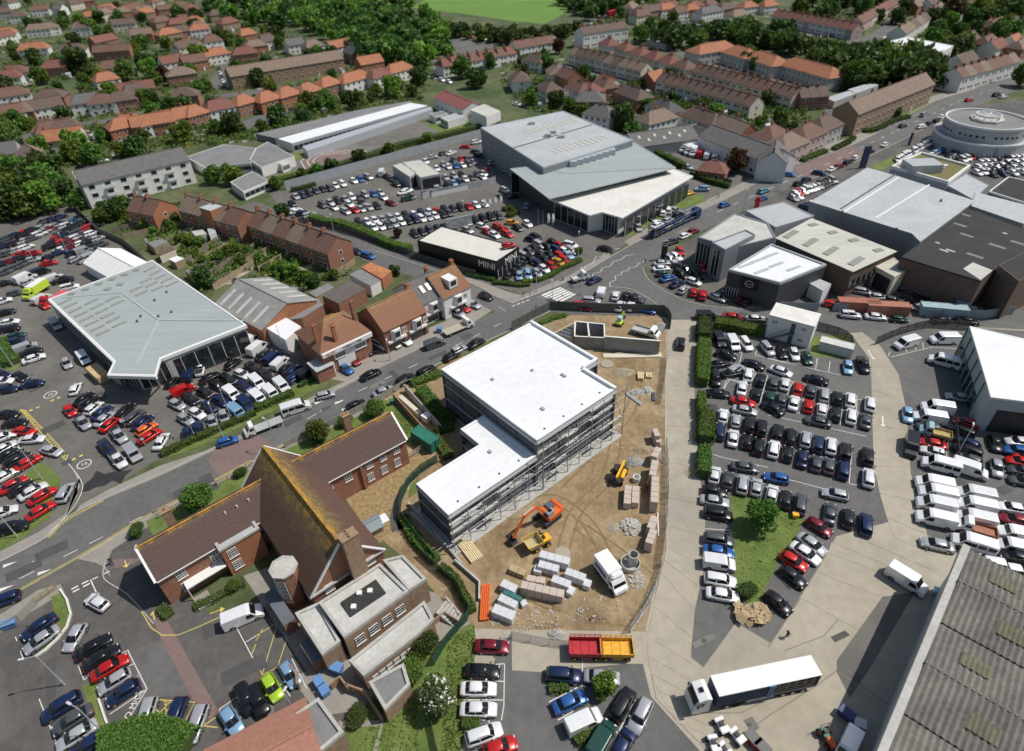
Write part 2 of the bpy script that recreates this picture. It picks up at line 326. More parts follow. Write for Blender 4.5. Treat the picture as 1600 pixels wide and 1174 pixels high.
# earth site
sheet('earth_site',[(600,625),(640,598),(690,570),(851,507),(897,491),(1034,494),(1046,512),(1040,600),(1040,760),(1042,860),(1033,885),(1009,987),(800,984),(742,982),(745,905),(690,870),(640,842),(622,800),(640,745),(700,700),(665,660)],dirt,7)
sheet('brown_garden',[(545,780),(680,720),(920,560),(1010,490),(1090,520),(980,630),(900,760),(850,880),(830,1000),(740,1060)],mat('straw_garden',(.22,.14,.06),.95,.3,1.6,bump=.8,col2=(.5,.38,.2)),8,crop='32')
sheet('path',[(1100,560),(1010,630),(940,690),(890,790),(860,900),(870,990),(900,960),(830,990),(815,900),(850,780),(920,670),(1000,600),(1080,540)],asphalt_d,9,crop='32')
sheet('service_yard',[(380,900),(470,870),(540,900),(700,930),(735,975),(690,1000),(600,1080),(560,1110),(500,1080)],paving,6)
sheet('red_road_surface',[(915,330),(985,310),(1150,600),(1330,920),(1290,990),(1180,860),(1000,520)],asphalt_r,8,crop='41'); sheet('red_road_surface',[(690,0),(860,-5),(830,25),(700,60)],asphalt_r,9,crop='41'); sheet('service_yard',[(595,780),(640,840),(700,880),(735,960),(700,950),(640,880),(580,830)],dirt,7); sheet('asphalt_and_shade_patch',[(990,490),(1090,520),(1200,830),(850,850),(780,560)],asphalt,7,crop='41')
sheet('lawn',[(830,190),(900,240),(990,370),(950,410),(880,330),(800,260)],grass,9,crop='32'); sheet('lawn',[(940,700),(1000,650),(990,740),(930,780)],grass,9,crop='32')
# green field, far roads
sheet('sports_field',[(640,12),(690,-12),(905,-30),(885,20),(850,38),(800,33),(740,24)],grass_f,3)
road('road',[(380,200),(470,160),(560,118),(680,92),(800,62),(905,35),(975,15),(1030,-12),(1100,-60)],13,asphalt,3)
road('road',[(700,45),(725,72),(740,95)],16,asphalt,4)
road('road',[(-20,240),(70,205),(165,190),(280,165),(350,150),(420,143),(600,128)],8,asphalt,3)
road('road',[(335,140),(345,118),(356,100),(345,85),(320,60),(300,20)],8,asphalt,4)
road('road',[(900,120),(960,150),(985,172),(1010,190)],7,asphalt,3)
road('road',[(860,95),(900,112),(1010,130),(1100,160),(1190,186),(1250,200)],7,asphalt,3)
road('road',[(1040,75),(1100,96),(1200,122),(1262,140),(1330,200)],7,asphalt,3)
road('road',[(1180,60),(1270,75),(1360,60),(1400,30),(1440,-20)],9,asphalt,4)
road('road',[(1560,132),(1580,100),(1600,60),(1560,50)],9,asphalt,4)
sheet('car_park_far',[(1030,35),(1080,32),(1140,45),(1090,60),(1040,50)],asphalt,4)
sheet('car_park_far',[(1150,35),(1230,45),(1300,60),(1280,80),(1180,60)],asphalt,4)
sheet('running_track',[(470,253),(480,243),(520,236),(565,234),(578,240),(560,252),(505,262),(478,266)],asphalt_r,5)
for q in (1.0,.82,.64):
    c=[(470,253),(480,243),(520,236),(565,234),(578,240),(560,252),(505,262),(478,266),(470,253)]; mx,my=523,249
    marking('track_line',[(mx+(a-mx)*q,my+(b-my)*q) for a,b in c],.25,white,7)
# concrete slab joints: recessed grooves read as darker strips between real slabs
def slabgrid(poly,rows,name='concrete_slab'):
    """slabs between two px edges: poly=(left list, right list)"""
    par=tag(thing('road',None,None),kind='structure'); del_ = None
    L,Rr=poly; lw=[W(*p) for p in L]; rw=[W(*p) for p in Rr]
    def samp(ws,t):
        s=t*(len(ws)-1); i=min(len(ws)-2,int(s)); return ws[i].lerp(ws[i+1],s-i)
    for k in range(rows):
        t0,t1=k/rows+.0012,(k+1)/rows-.0012
        q=[samp(lw,t0),samp(rw,t0),samp(rw,t1),samp(lw,t1)]; c=sum(q,Vector())/4
        mb=MB(); mb.prism([((p-c).x*.997,(p-c).y*.997) for p in q],0,.03+rnd.uniform(0,.008))
        o=mb.build(name,concrete,par); o.location=(c.x,c.y,.014)
slabgrid(([(1044,508),(1040,600),(1040,700),(1043,800),(1042,862),(1033,890),(1012,985),(1012,1040),(1030,1085),(1060,1130)],[(1082,508),(1083,600),(1089,708),(1102,810),(1100,890),(1086,950),(1078,1028),(1085,1080),(1100,1120),(1130,1160)]),16)
slabgrid(([(1362,560),(1362,640),(1366,740),(1382,800),(1400,850),(1300,845),(1290,872),(1250,935)],[(1402,590),(1415,650),(1421,740),(1440,825),(1470,880),(1440,905),(1390,905),(1340,985)]),11)
for L in ([(560,220),(340,470),(100,560)],[(545,415),(320,295),(215,215)],[(415,685),(610,800),(740,890)],[(415,685),(300,770),(0,960),(-130,1060)],[(0,540),(215,215),(400,0)]):
    marking('slab_joint',L,.12,mat('joint',(.2,.18,.14),.9,.1),7,crop='44')
for L in ([(830,650),(1090,665)],[(820,450),(835,300)],[(850,700),(880,850),(1000,980),(1200,1174)],[(1170,940),(1400,940),(1560,860)]):
    marking('slab_joint',L,.1,MATS['joint'],7,crop='43')
# kerbs and road markings
kerb(RN[1:9]); kerb([(400,676),(484,629),(560,590)]); kerb(RN[12:17]); kerb(RS[2:12],sm=True); kerb([(1004,419),(1012,436),(1035,453),(1068,469),(1107,479),(1170,484)])
kerb([(951,449),(984,452),(1012,466),(1030,480),(1040,490)]); kerb([(1277,514),(1328,521)],sm=False); kerb([(815,462),(780,466),(745,447),(666,418),(586,393)]); kerb([(778,480),(790,487)],sm=False)
kerb([(1215,266),(1343,222),(1461,158),(1600,111)]); kerb([(1240,291),(1358,244),(1440,203),(1480,183)])
kerb([(1042,500),(1040,600),(1040,760),(1042,860),(1033,885),(1009,987)],w=.12,h=.05)
kerb([(630,650),(870,640)],crop='24',sm=False); kerb([(165,880),(163,905),(200,930),(240,975)],w=.15)
for off,m_ in ((.35,yellow),(.65,yellow)):
    ws=smoothpts([W(*p) for p in RS[1:8]]); tag(ribbon(MB(),ws,.11,.05,off=off).build('yellow_line',m_),kind='structure')
    ws=smoothpts([W(*p) for p in RN[2:5]]); tag(ribbon(MB(),ws,.11,.05,off=-off).build('yellow_line',m_),kind='structure')
zig=[((590,620),(640,555),(700,520),(780,480),(830,450)),((420,530),(520,440),(600,410),(680,370)),((480,560),(560,510),(660,450),(780,405))]
for z in zig:
    pts=[]; 
    ws=[WC('23',*p) for p in z]
    for i in range(len(ws)-1):
        a,b=ws[i],ws[i+1]; n=3
        for k in range(n):
            s=Vector((-(b-a).y,(b-a).x,0)).normalized()*(.45 if (k+i)%2 else -.45); pts.append(a.lerp(b,k/n)+s)
    tag(ribbon(MB(),pts,.13,.048).build('zigzag_line',white),kind='structure')
za,zb=WC('23',180,675),WC('23',300,625); zc,zd=WC('23',265,725),WC('23',385,665)
for k in range(6):
    t=k/5.; a=za.lerp(zc,t); b=zb.lerp(zd,t)
    tag(ribbon(MB(),[a,b],.62,.048).build('zebra_stripe',white),kind='structure')
marking('centre_line',[(30,905),(140,850),(260,788)],.12,dash=(2,4)); marking('centre_line',[(480,655),(560,612),(640,575),(740,527),(800,497)],.12,dash=(2,4))
marking('centre_line',[(1120,332),(1200,296),(1290,258),(1400,205),(1500,158),(1600,124)],.15,dash=(3,5))
marking('edge_line',[(1190,282),(1290,240),(1400,194),(1480,160)],.12,dash=(1,2))
marking('give_way_line',[(437,185),(550,128)],.25,crop='41',dash=(.9,.5)); marking('give_way_line',[(445,203),(555,146)],.25,crop='41',dash=(.9,.5)); marking('give_way_line',[(565,125),(690,65)],.2,crop='41',dash=(.8,.8)); marking('white_line',[(553,125),(590,205)],.15,crop='41')
marking('give_way_line',[(0,720),(100,680)],.25,crop='23',dash=(.9,.5)); marking('give_way_line',[(0,740),(105,700)],.25,crop='23',dash=(.9,.5))
marking('give_way_line',[(245,545),(270,538),(350,510)],.3,crop='L2',dash=(.01,5))
def tri(c,x,y,ang,L=1.9,w_=.65):
    p=WC(c,x,y); h=heading(*px(c,x,y),ang); mb=MB().at(p.x,p.y,.05,h); mb.add([(0,-w_/2,0),(L,0,0),(0,w_/2,0)],[(0,1,2)]); tag(mb.build('shark_tooth',white),kind='structure')
for q in (('41',20,45),('41',55,105),('41',0,190),('41',232,92),('41',195,25)): tri(q[0],q[1],q[2],20)
for q in (('32',360,200),('32',485,198),('32',395,242),('32',525,240)): tri(q[0],q[1],q[2],20)
bays='41'
for L in ([(95,475),(145,615)],[(480,655),(515,740)],[(515,740),(545,712)],[(240,855),(340,1110)],[(780,555),(900,795)],[(745,575),(790,555)],[(785,655),(820,640)],[(840,715),(865,705)],[(900,795),(670,950)],[(900,795),(735,1060)],[(600,850),(690,1090)],[(1340,920),(1460,835)],[(1450,425),(1565,640)],[(1500,510),(1565,470)],[(1455,420),(1565,360)],[(1340,920),(1350,940)]):
    marking('bay_line',L,.1,crop=bays)
for L in ([(865,320),(925,420),(990,465),(1090,465),(1200,420),(1390,335)],[(905,855),(1190,875),(1095,1070)],[(905,855),(1000,970),(920,1060)],[(1000,870),(1060,880),(930,1050)],[(1040,870),(925,1000)],[(1010,880),(1020,960)],[(1540,580),(1565,520)],[(1250,1015),(1330,960)],[(1250,1020),(1330,1030)]):
    marking('yellow_line',L,.12,yellow,crop=bays)
for L in ([(0,620),(40,710)],[(0,500),(40,430)],[(40,700),(130,400)],[(130,390),(0,470)],[(130,665),(205,440)],[(240,590),(290,465)],[(40,710),(135,660)]):
    marking('yellow_line',L,.1,yellow,crop='42')
for L in ([(220,610),(310,790)],[(0,760),(110,925)],[(120,690),(210,840)],[(45,215),(170,410),(260,370)],[(110,170),(215,310),(320,260)],[(270,525),(345,640),(400,600)]):
    marking('bay_line',L,.1,crop='42')
for L in ([(1330,655),(1520,640)],[(1450,745),(1515,748)],[(1260,860),(1520,862)],[(1270,980),(1400,985)],[(1520,640),(1515,900),(1500,985)]): marking('bay_line',L,.1,crop='42')
for L in ([(225,875),(400,785)],[(280,985),(375,930)],[(335,1105),(540,985)],[(755,860),(590,1174)],[(625,1045),(655,1070)],[(430,620),(430,780)]): marking('bay_line',L,.12,crop='43')
for L in ([(780,510),(1500,685),(1565,705)],[(1545,550),(1520,690)],[(800,455),(780,510)],[(620,490),(590,610)],[(545,460),(625,490)],[(360,775),(590,835)],[(440,795),(395,915)],[(935,760),(840,1085)],[(790,730),(720,880)],[(1235,835),(1390,870)]): marking('bay_line',L,.1,crop='S1')
for L in ([(230,70),(450,160),(600,180)],[(150,70),(75,230)],[(230,130),(190,260)],[(380,160),(350,290)],[(460,180),(440,330)],[(545,170),(530,340)],[(70,230),(540,345)],[(110,660),(340,720)],[(515,460),(495,690)],[(495,690),(560,700)],[(0,270),(600,400)]): marking('bay_line',L,.1,crop='34')
for L in ([(750,1050),(1000,990),(1170,1000)],[(745,1015),(735,1045)],[(840,1000),(850,1020)],[(900,985),(905,1005)],[(945,960),(950,1000)],[(300,1060),(290,1120)],[(380,1075),(370,1140)],[(0,1060),(440,1160)]): marking('bay_line',L,.1,crop='24')
for L in ([(1210,505),(1290,530),(1565,590)],[(1180,965),(1340,975)],[(1330,50),(1290,120)],[(1290,45),(1400,70)]): marking('bay_line',L,.1,crop='33')
for k in range(26):  # yellow hatch by the van dealer entrance
    t=k/25; a=WC('31',120,235).lerp(WC('31',400,545),t); b=WC('31',160,245).lerp(WC('31',415,515),t)
    tag(ribbon(MB(),[a,b],.22,.048).build('hatch_bar',yellow),kind='structure')
marking('yellow_line',[(120,235),(400,545)],.14,yellow,crop='31'); marking('yellow_line',[(160,245),(415,515)],.14,yellow,crop='31')
marking('white_line',[(400,545),(490,660),(500,740),(430,860),(300,990)],.1,crop='31',sm=True)
for (x0,y0,x1,y1) in ((180,245,255,212),(310,185,368,160),(440,545,520,508)): marking('speed_ramp_line',[(x0,y0),(x1,y1)],.5,yellow,crop='31',dash=(.6,.6))
for c,x,y in (('31',515,570),('31',308,146)):
    mb=MB(); p=WC(c,x,y); ring=[Vector((p.x+1.15*math.cos(t),p.y+1.15*math.sin(t),0)) for t in [2*math.pi*i/24 for i in range(25)]]
    tag(ribbon(mb,ring,.16,.05).build('speed_roundel',white),kind='structure')
def text(s,p,h,size,m,z=.05,name='painted_text',parent=None,rot=None,ext=0,kind='structure',align='CENTER'):
    c=bpy.data.curves.new(name,'FONT'); c.body=s; c.size=size; c.align_x=align; c.align_y='CENTER'; c.extrude=ext; c.materials.append(m)
    tmp=bpy.data.objects.new('tmp_text',c); COL.objects.link(tmp); bpy.context.view_layer.update(); dg=bpy.context.evaluated_depsgraph_get(); me=bpy.data.meshes.new_from_object(tmp.evaluated_get(dg)); bpy.data.objects.remove(tmp); me.name=name
    if not me.materials: me.materials.append(m)
    o=bpy.data.objects.new(name,me); COL.objects.link(o); o.location=(p[0],p[1],z); o.rotation_euler=rot or (0,0,h)
    if parent:o.parent=parent
    elif kind:o['kind']=kind
    return o
p=WC('41',795,935); text('SOLO M/CS',p,heading(*px('41',795,935),62),1.05,white)
for c,x,y in (('31',515,570),('31',308,146)): text('15',WC(c,x,y),heading(*px(c,x,y),20),1.1,white,.052)
def arrow(c,x,y,ang,L=2.2,m=white,w_=.22):
    p=WC(c,x,y); h=heading(*px(c,x,y),ang); mb=MB().at(p.x,p.y,.052,h)
    mb.add([(-L/2,-w_/2,0),(L/2-.6,-w_/2,0),(L/2-.6,-.5,0),(L/2,0,0),(L/2-.6,.5,0),(L/2-.6,w_/2,0),(-L/2,w_/2,0)],[(0,1,2,3,4,5,6)]); tag(mb.build('painted_arrow',m),kind='structure')
arrow('41',770,30,-75,1.6,yellow,.15);arrow('41',940,345,100,1.6,yellow,.15);arrow('41',1330,318,20,2,yellow,.15);arrow('34',702,310,-88,3);arrow('24',628,1035,-60,3.5)
for c,x,y in (('P1',750,605),('G1',470,95)): pass
def disc(c,x,y,r,h,m,name,label,cat):
    p=WC(c,x,y); o=MB().at(p.x,p.y,.02).cyl((0,0,0),(0,0,h),r,n=24).build(name,m); return tag(o,label,cat)
disc('P1',750,607,1.35,.18,concrete,'chamber_cover','round sand coloured concrete pad near the stepped corner of the white roof','concrete pad')
disc('K1',1090,195,1.2,.12,concrete,'chamber_cover','round pale concrete pad beside the stacked block packs and the dumper','concrete pad')

# wear: wet patch, repair patches, covers, tyre-darkened tracks
wet=mat('wet_asphalt',(.035,.034,.033),.45,.25,.5)
sheet('wet_patch',[(500,740),(520,690),(560,660),(590,610),(640,630),(700,615),(760,610),(815,600),(770,640),(740,690),(690,670),(640,700),(590,710),(540,735)],wet,13,crop='31')
rp=random.Random(77); pm_=[mat('tarmac_patch_dark',(.075,.073,.072),.9,.15,.6),mat('tarmac_patch_pale',(.17,.165,.155),.9,.15,.6)]; cov=MB().cyl((0,0,0),(0,0,.01),.34,n=10).mesh('manhole_cover',mat('iron_cover',(.07,.065,.06),.7,.2,3)); gul=MB().cbox(0,0,0,.5,.4,.01).mesh('drain_grate',MATS['iron_cover'])
for (xa,ya,xb,yb,n) in ((20,900,360,740,7),(440,670,760,520,8),(830,480,1000,410,4),(1050,370,1350,240,6),(30,560,110,760,5),(130,600,240,700,3),(330,985,420,1130,4),(20,1000,100,1080,2),(620,340,760,320,4),(1130,660,1330,700,4),(1100,495,1500,500,5),(1240,900,1300,1000,2),(1060,940,1200,1150,4),(1440,760,1560,760,3)):
    for k in range(n):
        t=rp.random(); x,y=xa+(xb-xa)*t+rp.uniform(-14,14),ya+(yb-ya)*t+rp.uniform(-7,7); p=W(x,y); h=heading(x,y,25)+rp.choice((0,1.57)); a,b=rp.uniform(.5,3),rp.uniform(.4,1.1); lv=.05+.0007*rp.randint(1,9)
        o=MB().at(p.x,p.y,lv,h).add([(-a,-b,0),(a,-b*rp.uniform(.8,1.1),0),(a*rp.uniform(.9,1),b,0),(-a,b,0)],[(0,1,2,3)]).build('tarmac_patch',pm_[rp.random()<.3]); tag(o,kind='structure')
        x+=rp.uniform(-20,20); o=put('manhole_cover',rp.choice((cov,gul)),None,(W(x,y).x,W(x,y).y,.05),h); tag(o,kind='structure')
track=mat('tyre_track',(.22,.155,.08),.95,.25,.8,bump=.5)
for q in ([(905,560),(960,640),(950,740),(900,800),(880,860)],[(870,760),(930,700),(985,640),(1000,560)],[(760,960),(820,930),(900,960),(990,970)],[(960,900),(920,820),(860,780),(800,810)],[(1010,900),(960,860),(900,820)]):
    ws=smoothpts([W(*p) for p in q],8)
    for off in (-.9,.9): tag(ribbon(MB(),[w+Vector((rp.uniform(-.08,.08),rp.uniform(-.08,.08),0)) for w in ws],.34,.036+.0006*rp.randint(0,9),off=off).build('tyre_track',track),kind='structure')
sheet('lawn',[(960,340),(1060,290),(1100,330),(1000,390)],grass,6,crop='21'); sheet('lawn',[(1120,480),(1300,380),(1340,420),(1170,520)],grass,6,crop='21'); sheet('lawn',[(1380,500),(1565,420),(1565,470),(1420,540)],grass,6,crop='21')
sheet('garden_path',[(1290,600),(1565,470),(1565,510),(1310,640)],concrete,7,crop='21'); sheet('patio',[(1150,240),(1290,280),(1250,330),(1110,290)],paving,6,crop='21'); sheet('patio',[(880,330),(960,290),(1000,320),(910,370)],paving,6,crop='21')
# ================= BUILDINGS =================
CM={}
def cm(name,c,rough=.85,var=.15,scale=.8,**k): return mat(name,c,rough,var,scale,**k)
ROOFC={'brown':cm('brown_roof_tile',(.125,.085,.068),var=.2),'red':cm('red_roof_tile',(.19,.08,.06),var=.2),'orange':cm('orange_roof_tile',(.34,.14,.075),var=.22),'grey':cm('grey_roof_tile',(.13,.125,.12),var=.2),
 'rbrown':cm('red_brown_roof_tile',(.155,.085,.063),var=.2),'tan':cm('tan_roof_tile',(.2,.145,.11),var=.2),'dark':cm('dark_roof_tile',(.09,.08,.078),var=.2),'rust':cm('rusty_roof',(.42,.17,.07),var=.3)}
WALLC={'white':render_w,'cream':render_c,'brick':brick,'orange':brick_o,'grey':cm('grey_render',(.4,.4,.39)),'tan':brick_y,'pink':cm('pink_render',(.5,.38,.35))}
WM={}
def winmesh(w,h,far=False,bars=2):
    k=(round(w,2),round(h,2),far,bars)
    if k in WM:return WM[k]
    f=MB(); b=.07
    if far:
        f.box(-w/2,-.06,0,w/2,.0,h); f.mat(1).box(-w/2+.12,-.08,.12,w/2-.12,-.02,h-.12); WM[k]=(f.mesh('window',[frame_w,glass]),None); return WM[k]
    f.box(-w/2-.08,-.14,-.08,w/2+.08,.05,.0)
    f.box(-w/2,-.09,0,-w/2+b,.02,h); f.box(w/2-b,-.09,0,w/2,.02,h); f.box(-w/2+b,-.09,h-b,w/2-b,.02,h); f.box(-w/2+b,-.09,0,w/2-b,.02,b)
    for i in range(1,bars): x=-w/2+w*i/bars; f.box(x-.03,-.075,b,x+.03,.01,h-b)
    for i in range(1,bars+1): z=h*i/(bars+1); f.box(-w/2+b,-.07,z-.03,w/2-b,.0,z+.03)
    p=MB(); p.box(-w/2+b,-.03,b,w/2-b,-.015,h-b)
    WM[k]=(f.mesh('window',frame_w),p.mesh('pane',glass)); return WM[k]
def addwin(root,p,rz,w,h,far=False,bars=2):
    f,pn=winmesh(w,h,far,bars); o=put('window',f,root,p,rz)
    if pn: put('pane',pn,o)
    return o
def wallwins(root,a,b,z,n,w,h,far=False,bars=2,m=.8,skip=()):
    a=Vector((a[0],a[1],0));b=Vector((b[0],b[1],0)); d=b-a; rz=math.atan2(d.y,d.x); L=d.length
    for i in range(n):
        if i in skip: continue
        t=(m+(L-2*m)*((i+.5)/n))/L; q=a.lerp(b,t); addwin(root,(q.x,q.y,z),rz,w,h,far,bars)
def band(root,a,b,z,h,name='glazing',m=glass,t=.05,n=0,inset=.3):
    """glazed strip on a wall with mullions as sub-parts"""
    a=Vector((a[0],a[1],0));b=Vector((b[0],b[1],0)); d=b-a; L=d.length; rz=math.atan2(d.y,d.x)
    mb=MB(); mb.box(inset,-t,z,L-inset,.0,z+h); o=mb.build(name,m,root); o.location=(a.x,a.y,0); o.rotation_euler=(0,0,rz)
    if n:
        me=MB().box(-.05,-t-.06,z,.05,-t+.01,z+h).mesh('mullion',frame_w if h>1 else steel)
        for i in range(n+1): put('mullion',me,o,(inset+(L-2*inset)*i/n,0,0))
    return o
def ccw(ws):
    a=sum(ws[i].x*ws[(i+1)%len(ws)].y-ws[(i+1)%len(ws)].x*ws[i].y for i in range(len(ws)))
    return ws if a>0 else ws[::-1]
def flatb(name,label,cat,pts,h,wall,roof,crop='0',par=.35,pm=None,base=0,over=0,group=None,ph=.3,px_h=None,wp=None):
    ws=ccw([WC(crop,*p,px_h if px_h is not None else h) for p in pts]); c=sum(ws,Vector())/len(ws); t=thing(name,label,cat,(c.x,c.y,0),group=group)
    L=[((p.x-c.x),(p.y-c.y)) for p in ws]; S=lambda k:[(x+(-k if x>0 else k)*min(1,abs(x)/.5),y+(-k if y>0 else k)*min(1,abs(y)/.5)) for x,y in L]
    if wp: MB().prism([((q-t.location).x,(q-t.location).y) for q in [WC(crop,*p,h) for p in wp]],0,h-.15).build('wall',wall,t)
    else: MB().prism(L if not over else [(x*(1-over),y*(1-over)) for x,y in L],base,h-.15).build('wall',wall,t)
    MB().prism([(x*.9985,y*.9985) for x,y in L] if not over else L,h-.15,h).build('roof',roof,t)
    if par:
        pm=pm or wall; n=len(L); mb=MB(); ar=[Vector((x,y,0)) for x,y in L]
        inn=[]
        for i in range(n):
            a,b,d=ar[i-1],ar[i],ar[(i+1)%n]; u=(b-a).normalized(); v=(d-b).normalized(); n1=Vector((-u.y,u.x,0)); n2=Vector((-v.y,v.x,0)); q=1+n1.dot(n2)
            inn.append(b+(n1+n2)/max(q,.3)*par)
        out=[(p.x*1.001,p.y*1.001) for p in ar]; m=len(out); zt=h+ph
        v=[(x,y,h-.3) for x,y in out]+[(x,y,zt) for x,y in out]+[(p.x,p.y,zt) for p in inn]+[(p.x,p.y,h+.0) for p in inn]
        f=[]
        for i in range(m):
            j=(i+1)%m; f+=[(i,j,m+j,m+i),(m+i,m+j,2*m+j,2*m+i),(2*m+i,2*m+j,3*m+j,3*m+i)]
        mb.add(v,f).build('parapet',pm,t)
    t['_z']=h; return t,[Vector((x,y,0)) for x,y in L]
def gbody(t,L,Wd,he,hr,wall,roof,hip=0,ov=.35,th=.14,verge=None,base=0):
    hx,hy=L/2,Wd/2; mb=MB()
    if hip: mb.box(-hx,-hy,base,hx,hy,he)
    else:
        mb.add([(-hx,-hy,base),(hx,-hy,base),(hx,hy,base),(-hx,hy,base),(-hx,-hy,he),(hx,-hy,he),(hx,hy,he),(-hx,hy,he),(-hx,0,hr-.05),(hx,0,hr-.05)],
         [(0,1,5,4),(2,3,7,6),(1,2,6,9,5),(3,0,4,8,7),(4,5,9,8),(6,7,8,9)])
    mb.build('wall',wall,t)
    r=MB(); s=(hr-he)/hy; ze=he-ov*s; ox=hx+(ov if hip else .15); oy=hy+ov; ri=(hx-hip) if hip else ox
    lo=[(-ox,-oy,ze),(ox,-oy,ze),(ox,oy,ze),(-ox,oy,ze)]; rg=[(-ri,0,hr),(ri,0,hr)]
    v=[(x,y,z+th) for x,y,z in lo+rg]+[(x,y,z) for x,y,z in lo+rg]
    r.add(v,[(0,1,5,4),(2,3,4,5),(1,2,5),(3,0,4),(0,6,7,1),(1,7,8,2),(2,8,9,3),(3,9,6,0),(6,10,11,7),(8,11,10,9),(7,11,8),(9,10,6)] if hip else
       [(0,1,5,4),(2,3,4,5),(0,6,7,1),(2,8,9,3),(1,7,11,5),(5,11,8,2),(3,9,10,4),(4,10,6,0),(6,10,11,7),(8,11,10,9)])
    o=r.build('roof',roof,t)
    if verge and not hip:
        for sx in (-1,1):
            m=MB()
            for sy in (-1,1): m.bar((sx*(ox+.04),sy*oy,ze+th*.6),(sx*(ox+.04),0,hr+th*.6),.32,.2)
            m.build('verge_board',verge,t)
    rm=MB().bar((-ri,0,hr+th+.05),(ri,0,hr+th+.05),.28,.18); put('ridge_tiles',rm.mesh('ridge_tiles',roof),o)
    return o
CHM={}
def chimney(root,x,y,z0,z1,w=.8,d=.6,m=brick,pots=2,name='chimney'):
    mb=MB().cbox(x,y,z0,w,d,z1-z0).cbox(x,y,z1,w+.16,d+.16,.14); o=mb.build(name,m,root)
    for i in range(pots): MB().cyl((x+(i-(pots-1)/2)*w/max(pots,1),y,z1+.14),(x+(i-(pots-1)/2)*w/max(pots,1),y,z1+.55),.13,.1,6).build('chimney_pot',ROOFC['orange'],o)
    return o
def gable(name,label,cat,c,L,Wd,he,hr,roof,wall,rz,hip=0,wins=0,far=True,chim=0,group=None,floors=2,verge=None,door=True,ov=.35,bay=False,sides=(0,1)):
    t=thing(name,label,cat,(c[0],c[1],0),rz,group); gbody(t,L,Wd,he,hr,wall,roof,hip,ov,verge=verge)
    hx,hy=L/2,Wd/2
    for f in range(floors):
        z=.9+f*(he-.4)/floors
        if wins:
            if 0 in sides: wallwins(t,(-hx,-hy),(hx,-hy),z,wins,1.3,1.2,far)
            if 1 in sides: wallwins(t,(hx,hy),(-hx,hy),z,wins,1.3,1.2,far)
            if Wd>7: wallwins(t,(hx,-hy),(hx,hy),z,1,1.1,1.2,far)
    if chim:
        for i in range(chim):
            x=(-hx*.85 if chim==1 else -hx*.85+i*2*hx*.85/max(1,chim-1)) if not hip else (i-(chim-1)/2)*L*.3
            chimney(t,x,.3,hr-.8,hr+1.1)
    if door and wins:
        MB().box(-.45,-.05,0,.45,.02,2.05).build('door',WALLC['pink'] if rnd.random()<.4 else frame_w,t).location=(hx*.5,-hy,0)
    return t
HOUSES=[]   # (x,y,r) for keeping trees off
def reg(t,r): HOUSES.append((t.location.x,t.location.y,r)); return t
def hz(x,y,ang): return heading(x,y,ang)
